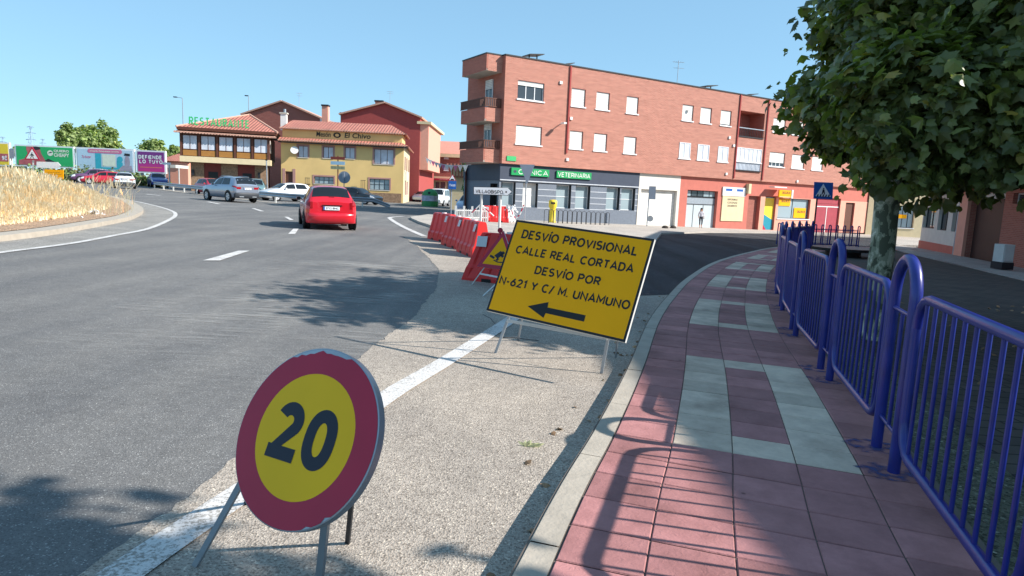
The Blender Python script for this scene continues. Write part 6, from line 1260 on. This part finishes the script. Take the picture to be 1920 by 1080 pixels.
pl(F_, W_, z0, z1, m_bpink, [(.2, .85), (.22, .95), (.78, .95), (.8, .87), (.78, .78), (.22, .78)], .034).build('pink_banner', t)
a = MB(); put_text(a, 'superlopesa.com', F_.pt(W_*.24, .038, z0+(z1-z0)*.82), F_.d, Z, W_*.5, (z1-z0)*.08, m_bcream, bold=.02); a.build('lettering', t)
pl(F_, W_, z0, z1, m_bcream, [(.45, .24), (.45, .74), (.68, .74), (.68, .24)], .032).build('panel_print', t)
blob(F_, W_, z0, z1, m_bteal, .755, .55, .05, .13, .034).build('heart_print', t)
a = MB(); put_text(a, 'Tu hogar', F_.pt(W_*.1, .034, z0+(z1-z0)*.52), F_.d, Z, W_*.16, (z1-z0)*.15, m_bpink, bold=.02, shear=.3); a.build('script_print', t)
blob(F_, W_, z0, z1, m_blil, .88, .45, .045, .28, .033).build('figure_print', t); pl(F_, W_, z0, z1, m_blil, [(.7, .07), (.8, .3), (.95, .3), (.97, .07)], .0325).build('ground_print', t); pl(F_, W_, z0, z1, m_bdark, [(.83, .72), (.84, .82), (.93, .8), (.93, .7)], .036).build('dark_print', t)
t, F_, W_, z0, z1 = billboard('billboard', 'magenta billboard reading DEFIENDE LO TUYO', 255, 281, 310, 323.5, mm)
a = MB(); caps(a, 'DEFIENDE', F_.pt(W_*.08, .034, z0+(z1-z0)*.62), F_.d, Z, W_*.8, (z1-z0)*.17, m_swhite, wt=.3, gap=.42); caps(a, 'LO TUYO', F_.pt(W_*.1, .034, z0+(z1-z0)*.42), F_.d, Z, W_*.8, (z1-z0)*.17, m_swhite, wt=.3, gap=.42); a.build('lettering', t)
a = MB(); F_.box(a, W_*.12, W_*.86, .022, .03, z0+(z1-z0)*.235, z0+(z1-z0)*.27, mat('faded_orange', rgb(224, 130, 110), .5)); a.build('small_print_line', t)
t, F_, W_, z0, z1 = billboard('billboard', 'yellow and pink billboard cut off by the left picture edge', -90, 263, 17, 307.5, m_yplast)
a = MB(); F_.box(a, W_*.4, W_*.975, .021, .03, z0+.6, z0+1.6, m_bflesh); a.build('pink_band', t); a = MB(); put_text(a, "'97", F_.pt(W_*.82, .034, z0+.75), F_.d, Z, W_*.1, .65, m_swhite, bold=.04) if False else put_text(a, '9€', F_.pt(W_*.86, .034, z0+.75), F_.d, Z, W_*.09, .6, m_swhite, bold=.04); a.build('lettering', t)
# ================================================================ background trees, scrub, lamps, pylons
for k, (lb, px, py, rx, rz, Y, n_l, pale) in enumerate([('tall pale green poplar standing leftmost behind the green billboard', 124, 258, 15, 28, 112, 2300, 1), ('broad rounded green tree behind the gap between the green and pale blue billboards', 165, 268, 32, 26, 118, 3200, 0), ('wide green tree with a pointed top behind the pale blue billboard', 190, 264, 36, 32, 122, 3600, 0), ('rounded pale green tree above the magenta billboard', 290, 283, 24, 27, 125, 2600, 1), ('low green bush left of the restaurant roof', 334, 289, 18, 14, 100, 1200, 1), ('tiny dark bush showing between the left billboards', 32, 284, 8, 12, 112, 300, 0)]):
    c = P(px, py, Y); r = rx*Y/FPX; h = rz*Y/FPX; g_ = gz(c.x, Y)
    tree('tree', lb, (c.x, Y, g_-.3), max(1, c.z-g_-h*.3), .3, (c.x, Y, c.z), (r, r*.8, h), int(n_l*1.8), .5 if pale else .55, m_leaf2, m_bark2, 30+k, 'trees beyond the billboards', clumps=60, limbs=3, shell=.2)
mb = MB(); rg = random.Random(9); 
for i in range(150):
    px = rg.uniform(-40, 300); Y = rg.uniform(80, 90); x = (px-960)/FPX*Y; crown(mb, (x, Y, gz(x, Y)+rg.uniform(.1, 1.0)), (1.6, 1.2, .9), 55, .34, m_shrub if rg.random() < .6 else m_leaf2, i, clumps=5, shell=.1)
tag(mb.build('roadside_scrub'), 'dry brown and green scrub under the billboards', 'scrub', kind='stuff')
def lamp(label, px, py, Y, arm=-.9):
    c = P(px, py, Y); t = thing('street_lamp', label, 'street lamp', (c.x, Y, gz(c.x, Y)), 'street lamps'); mb = MB(); mb.tube([(c.x, Y, gz(c.x, Y)-.2), (c.x, Y, c.z)], .1, m_galv, 8, r2=.06); mb.tube([(c.x, Y, c.z), (c.x+arm, Y, c.z+.12)], .04, m_galv, 6); mb.build('column', t)
    mb = MB(); mb.box(c.x+arm-.4, c.x+arm+.1, Y-.15, Y+.15, c.z+.05, c.z+.18, m_dark); mb.build('lamp_head', t)
lamp('tall thin street lamp above the left corner of the restaurant roof', 342, 184, 100)
lamp('tall street lamp with a small round head behind the restaurant ridge', 466, 181, 104, arm=-.15)
for lb, px, pt_, pb, Y in (('distant lattice pylon above the gap between billboards, the taller one', 57, 236, 300, 420), ('distant lattice pylon at the left edge of the picture', 5, 256, 305, 560), ('farthest small lattice pylon between the green billboard and the poplar', 80, 260, 300, 620)):
    c = P(px, pt_, Y); b_z = P(px, pb, Y).z-4; t = thing('power_pylon', lb, 'pylon', (c.x, Y, b_z), 'power pylons'); mb = MB(); m_pyl = mat('hazy_steel', rgb(160, 184, 204), .7, var=0); H2_ = c.z-b_z; wb = H2_*.09  # distance haze is put into the pale steel tint
    for sx_ in (-1, 1): 
        for sy_ in (-1, 1): mb.tube([(c.x+sx_*wb, Y+sy_*wb, b_z), (c.x+sx_*.3, Y+sy_*.3, c.z)], .16, m_pyl, 4)
    for i in range(8): z = b_z+H2_*i/8; z2_ = b_z+H2_*(i+1)/8; w1_ = wb*(1-i/8)+.3; w2_ = wb*(1-(i+1)/8)+.3; mb.tube([(c.x-w1_, Y-w1_, z), (c.x+w2_, Y-w2_, z2_)], .1, m_pyl, 3); mb.tube([(c.x+w1_, Y-w1_, z), (c.x-w2_, Y-w2_, z2_)], .1, m_pyl, 3)
    mb.build('lattice_tower', t)
    for k in (.97, .82, .66): mb = MB(); l_ = H2_*(.13 if k < .9 else .09); mb.tube([(c.x-l_, Y, b_z+H2_*k), (c.x, Y, b_z+H2_*(k+.02)), (c.x+l_, Y, b_z+H2_*k)], .22, m_pyl, 4); mb.build('cross_arm', t)
# small red roofed house and canopy left of the restaurant
t, F_, W_, zt, zg_ = simple_house('red_roof_house', 'small red roofed house with a white canopy left of the restaurant', 95, 300, 352, 301, m_salmon)
mb = MB(); F_.box(mb, 0, W_, -6, 0, zg_, zt, m_salmon); mb.build('wall', t); mb = MB(); zr = P(335, 288, 98).z; mb.prism([F_.pt(-.3, .4, zt), F_.pt(W_+.3, .4, zt), F_.pt(W_+.3, -3, zr), F_.pt(1.2, -3, zr)], (0, .3, -.2), m_tileroof); mb.build('roof', t)
mb = MB(); r = F_.rpx(313, 309, 340, 317, 3); F_.box(mb, r[0], r[1], 1.0, 4.5, r[2]+.1, r[3], m_offw); mb.build('canopy', t)
for px in (318, 336): s_ = F_.at(px, 330, 4)[0]; mb = MB(); F_.box(mb, s_-.06, s_+.06, 4, 4.12, zg_, r[2]+.1, m_steelwhite); mb.build('canopy_post', t)
# ================================================================ street clutter by the clinic
g = G(1035, 417, -.02); t = thing('bin', 'tall yellow plastic bin standing before the clinic windows', 'bin', g); mb = MB()
rows = [[(g.x+r*math.cos(a), g.y+r*.8*math.sin(a), g.z+z) for a in [6.283*i/14 for i in range(14)]] for r, z in ((.24, 0), (.24, .06), (.19, .1), (.19, .85), (.25, .95), (.25, 1.3), (.17, 1.36), (.02, 1.37))]; mb.grid(rows, m_yplast, closed=True); mb.build('body', t); mb = MB(); mb.box(g.x-.14, g.x+.14, g.y-.22, g.y-.19, g.z+1.12, g.z+1.22, m_dark); mb.build('slot', t)
t = thing('bicycle_rack', 'long row of thin dark hooped bars in front of the clinic plinth', 'bicycle rack', G(1080, 420, -.02)); 
for i in range(14):
    px = 1020+i*8.8; c = G(px, 417.5+.04*(px-1020), -.02); c2 = c+Vector((.26, .16, 0)); mb = MB(); mb.tube([c, c+Vector((0, 0, .72)), (c+c2)/2+Vector((0, 0, .8)), c2+Vector((0, 0, .72)), c2], .018, m_dark, 5); mb.build('hoop', t)
# white picket barrier and red-white chain
t = thing('picket_barrier', 'white picket style barrier at the clinic corner', 'barrier', G(880, 412, -.02)); 
a = P(854, 411, 33); b = P(914, 408, 35); 
for i in range(17):
    c = a+(b-a)*i/16; z = gz(c.x, c.y, -.02); mb = MB(); mb.box(c.x-(.05 if i % 4 == 0 else .025), c.x+(.05 if i % 4 == 0 else .025), c.y-.02, c.y+.02, z, z+(.78 if i % 4 == 0 else .62), m_white); mb.build('picket', t)
mb = MB(); 
for z in (.2, .55): mb.tube([(a.x, a.y+.03, gz(a.x, a.y)+.1+z), (b.x, b.y+.03, gz(b.x, b.y)+.1+z)], .02, m_white, 5)
mb.build('rail', t)
for k, (px, lb) in enumerate(((902, 'red and white marker stake behind the left sign post'), (912, 'red and white marker stake leaning by the picket barrier'))):
    g = G(px, 415, -.02); t = thing('marker_stake', lb, 'stake', g, 'marker stakes'); mb = MB(); 
    for i in range(5): mb.tube([g+Vector((.02*i, 0, .17*i)), g+Vector((.02*(i+1), 0, .17*(i+1)))], .035, m_sred if i % 2 else m_white, 6)
    mb.build('striped_shaft', t); mb = MB(); mb.disc(g, (0, 0, 1), .14, .05, m_dark, 10); mb.build('foot', t)
ch = [P(877, 406, 30), P(900, 384, 30), P(902, 383.5, 30), P(926, 405, 30), P(940, 396, 30)]
def tape(name, label, pts, r=.03):
    mb = MB(); seg = []
    for i in range(len(pts)-1):
        a, b = Vector(pts[i]), Vector(pts[i+1]); n = max(2, int((b-a).length/.22))
        for k in range(n): mb.tube([a+(b-a)*k/n, a+(b-a)*(k+1)/n], r, m_sred if k % 2 else m_white, 5)
    return tag(mb.build(name), label, 'tape')
tape('warning_tape', 'red and white tape strung up to the left sign post in an upturned V', ch[:4]); 
tape('warning_chain', 'red and white chain sagging between the white barrier and the give way post', [P(958, 386, 30), P(961, 402, 30), P(967, 409.5, 30), P(974, 403, 30), P(980, 390, 30), P(982, 384, 30)])
for k, (px, py, h) in enumerate(((950, 402, 10), )):
    g = P(px, 402, 27); mb = MB(); rg = random.Random(4); crown(mb, (g.x, 27, g.z+.25), (.35, .3, .3), 60, .13, m_barw, 77, clumps=8, shell=.1); tag(mb.build('crumpled_plastic'), 'crumpled white plastic sheet on top of the white barrier', 'plastic sheet')
# green bottle bank
g = G(806, 387); t = thing('bottle_bank', 'green dome shaped glass recycling container with graffiti', 'recycling container', g); mb = MB()
rows = [[(g.x+r*math.cos(a), g.y+r*math.sin(a), g.z+z) for a in [6.283*i/20 for i in range(20)]] for r, z in ((.86, 0), (.86, .5), (.82, .6), (.84, 1.1), (.78, 1.35), (.6, 1.6), (.3, 1.75), (.02, 1.8))]; mb.grid(rows, m_gplast, closed=True); mb.build('body', t)
mb = MB(); mb.grid([[(g.x+.87*math.cos(a), g.y+.87*math.sin(a), g.z+z) for a in [R(200+i*14) for i in range(11)]] for z in (.55, 1.1)], mat('graffiti', rgb(190, 186, 204), .6, var=.5, scale=3)); mb.build('graffiti_band', t); mb = MB(); mb.disc((g.x-.0, g.y-.72, g.z+1.35), (0, -1, .4), .14, .06, m_black2, 12); mb.build('bottle_hole', t)
# bunting
a, b = P(797, 295, 60), P(883, 309, 40); N_ = 9; mb = MB(); pts = [a+(b-a)*i/24-Vector((0, 0, .5*math.sin(math.pi*i/24)))*.6 for i in range(25)]; t = thing('bunting', 'string of small white pennants hung across the side street', 'bunting', a); mb.tube(pts, .015, m_white, 4); mb.build('string', t)
for i in range(1, 12):
    p = pts[i*2]; s_ = .17; mb = MB(); mb.prism([p+Vector((-s_, 0, 0)), p+Vector((s_, 0, 0)), p+Vector((0, 0, -.42))], (0, .01, 0), m_white if i % 3 else m_bpink); mb.build('pennant', t)
# person
def person(loc, face=-math.pi/2):
    t = thing('person', 'woman with dark hair in a white top and dark trousers walking past the workshop door', 'person', loc)
    sc = 1.36/1.65; J = {'pel': (0, 0, .93), 'wai': (0, 0, 1.07), 'che': (0, -.01, 1.28), 'nec': (0, 0, 1.43), 'hd0': (0, -.01, 1.5), 'hd1': (0, -.015, 1.6), 'hl': (.09, 0, .9), 'kl': (.1, -.05, .5), 'al': (.09, .02, .08), 'tl': (.1, -.11, .03), 'hr': (-.09, 0, .9), 'kr': (-.11, -.1, .5), 'ar': (-.1, -.12, .09), 'tr': (-.1, -.25, .04), 'sl': (.17, 0, 1.37), 'el': (.24, .02, 1.12), 'wl': (.2, -.16, 1.02), 'hal': (.17, -.24, 1.0), 'sr': (-.17, 0, 1.37), 'er': (-.25, .03, 1.12), 'wr': (-.24, -.05, .9), 'har': (-.24, -.09, .82)}
    Rr = {'pel': .15, 'wai': .12, 'che': .145, 'nec': .055, 'hd0': .085, 'hd1': .1, 'hl': .1, 'kl': .065, 'al': .042, 'tl': .035, 'hr': .1, 'kr': .065, 'ar': .042, 'tr': .035, 'sl': .06, 'el': .042, 'wl': .03, 'hal': .035, 'sr': .06, 'er': .042, 'wr': .03, 'har': .035}
    E_ = [('pel', 'wai'), ('wai', 'che'), ('che', 'nec'), ('nec', 'hd0'), ('hd0', 'hd1'), ('pel', 'hl'), ('hl', 'kl'), ('kl', 'al'), ('al', 'tl'), ('pel', 'hr'), ('hr', 'kr'), ('kr', 'ar'), ('ar', 'tr'), ('che', 'sl'), ('sl', 'el'), ('el', 'wl'), ('wl', 'hal'), ('che', 'sr'), ('sr', 'er'), ('er', 'wr'), ('wr', 'har')]
    ks = list(J); me = bpy.data.meshes.new('body'); me.from_pydata([tuple(c*sc for c in J[k]) for k in ks], [(ks.index(a), ks.index(b)) for a, b in E_], []); o = bpy.data.objects.new('body', me); S.collection.objects.link(o)
    md = o.modifiers.new('s', 'SKIN'); 
    for i, k in enumerate(ks): me.skin_vertices[0].data[i].radius = (Rr[k]*sc,)*2
    me.skin_vertices[0].data[0].use_root = True; o.modifiers.new('u', 'SUBSURF').levels = 2
    dg = bpy.context.evaluated_depsgraph_get(); m2 = bpy.data.meshes.new_from_object(o.evaluated_get(dg)); o.modifiers.clear(); o.data = m2
    m2.materials.clear(); [m2.materials.append(m) for m in (m_skin, mat('white_blouse', rgb(206, 200, 206), .8), mat('dark_trousers', rgb(58, 60, 70), .8), m_dark)]
    for p in m2.polygons: z = p.center.z/sc; x = abs(p.center.x)/sc; p.material_index = 3 if z < .07 else 0 if z < .28 else 2 if z < .98 and not (x > .2) else 1 if z < 1.42 and not (x > .19 and z < 1.08) else 0; p.use_smooth = True
    o.parent = t; mb = MB(); c = Vector((0, .02, 1.6))*sc
    mb.grid([[(c.x+.115*sc*r_*math.cos(a), c.y+.115*sc*r_*math.sin(a)+dy*sc, c.z+z*sc) for a in [6.283*i/12 for i in range(12)]] for r_, z, dy in ((.1, .13, 0), (.7, .11, 0), (1, .03, .01), (.95, -.06, .03), (.85, -.2, .06), (.6, -.3, .06))], m_hair, closed=True); mb.build('hair', t).matrix_parent_inverse = Matrix.Identity(4)
    mb = MB(); mb.box8([Vector(v)*sc for v in ((.22, -.05, .78), (.32, -.05, .78), (.32, .2, .78), (.22, .2, .78), (.22, -.02, 1.02), (.3, -.02, 1.02), (.3, .17, 1.02), (.22, .17, 1.02))], m_white); tag(mb.build('handbag'), 'white handbag carried by the walking woman', 'handbag').location = loc
    return t
g = P(1313, 426.5, 47.3); g.z = P(1313, 427.2, 47.3).z; person(g)
# two small dark objects of unknown kind, modelled as lumps
for k, (px, lb) in enumerate(((1247, 'left one of two small dark objects on the pavement before the cream garage'), (1262, 'right one of two small dark objects on the pavement before the cream garage'))):
    g = G(px, 428, -.02); mb = MB(); mb.grid([[(g.x+.2*r_*math.cos(a), g.y+.14*r_*math.sin(a), g.z+z) for a in [6.283*i/10 for i in range(10)]] for r_, z in ((1, 0), (1.05, .06), (.8, .14), (.3, .18), (.01, .185))], m_stonedk if False else mat('dark_lump', rgb(70, 62, 56), .9, var=.3, scale=10), closed=True); tag(mb.build('dark_object'), lb, 'stone', 'objects on the pavement')
# street cabinet
g = P(1897, 496, 21.2); t = thing('utility_cabinet', 'grey metal utility cabinet standing against the brick wall right of the garage', 'cabinet', on(g)); F_ = Fr((g.x-.25, g.y), (-.30+.75, -.954+.3))
zt_ = P(1894, 459, 21.2).z; zb_ = P(1894, 497, 21.2).z; a = P(1881, 480, 21.2).x; b = P(1901, 480, 21.2).x
mb = MB(); mb.box(a, b, 21.2, 21.65, zb_+.08, zt_, m_steelwhite); mb.build('body', t); mb = MB(); mb.box(a-.02, b+.02, 21.17, 21.68, zb_-.15, zb_+.08, m_dark); mb.build('plinth', t); mb = MB(); mb.box(a+.03, b-.03, 21.18, 21.198, zb_+.12, zt_-.05, m_steelwhite); mb.build('door', t)
# dark round planter behind the railing
g = P(1607, 467, 24); t = thing('round_planter', 'low dark round slab planter behind the hooped railing', 'planter', on(g)); mb = MB(); zq = gz(g.x, 24, -.03); mb.disc((g.x-.5, 24, zq+.22), (0, 0, 1), 1.15, .1, m_black2, 28); mb.build('slab', t); mb = MB(); mb.disc((g.x-.5, 24, zq), (0, 0, 1), .6, .22, m_dark, 20); mb.build('foot', t)
# litter: dry plant, fallen leaves, island rubbish
g = G(993, 838); mb = MB(); rg = random.Random(8); kk = mb.mi(mat('dry_plant', rgb(206, 206, 160), .8, var=.3, scale=40))
for i in range(26):
    a = rg.uniform(0, 3.14); l = rg.uniform(.03, .085); d = Vector((math.cos(a)*l, rg.uniform(-.02, .02), math.sin(a)*l*.5+.006)); b = g+Vector((rg.uniform(-.03, .03), rg.uniform(-.012, .012), .003)); w_ = rg.uniform(.004, .009); n__ = Vector((-d.z, 0, d.x)).normalized()*w_
    q_ = len(mb.v); mb.v += [tuple(b-n__*.5), tuple(b+d*.6-n__*1.3), tuple(b+d), tuple(b+d*.6+n__*1.3), tuple(b+n__*.5)]; mb.f.append(tuple(range(q_, q_+5))); mb.m.append(kk); mb.sm.append(False)
tag(mb.build('dry_plant'), 'small dried pale plant lying on the shoulder right of the 20 sign', 'dry plant')
m_dry = leaf_mat('dry_leaf', rgb(110, 84, 62), rgb(150, 120, 92), .8, .1); mb = MB(); k = mb.mi(m_dry); rg = random.Random(21)
for i in range(60):
    j = rg.randrange(10, 130); p = kp[j]-Vector((rg.random()**3*.3+.03, 0, 0)); leaf(mb, Vector((p.x, p.y, gz(p.x, p.y)+.018)), Vector((rg.gauss(0, .4), rg.gauss(0, .4), 1)), rg, rg.uniform(.03, .075), k, .4)
for i in range(60):
    x, y = rg.uniform(2.4, 6), rg.uniform(2, 12); x += y*.3; leaf(mb, Vector((x, y, gz(x, y, -.03)+.02)), Vector((rg.gauss(0, .3), rg.gauss(0, .3), 1)), rg, rg.uniform(.05, .1), k, .4)
tag(mb.build('fallen_leaves'), 'brown fallen leaves along the kerb gutter and paved street', 'fallen leaves', kind='stuff')
for k_, (px, py, lb, s_) in enumerate(((186, 386, 'crumpled pale pink plastic bag caught in the dry grass', .3), (180, 401, 'crumpled white plastic bag lying at the edge of the dry grass', .28), (154, 408, 'tiny white scrap of litter on the island soil', .1))):
    g = G(px, py, .02); mb = MB(); crown(mb, (g.x, g.y, g.z+s_*.3), (s_*.6, s_*.4, s_*.3), 24, s_*.5, m_white if k_ else mat('pink_plastic', rgb(226, 200, 206), .6), 90+k_, clumps=5, shell=.1); tag(mb.build('litter'), lb, 'litter', 'litter on the island')
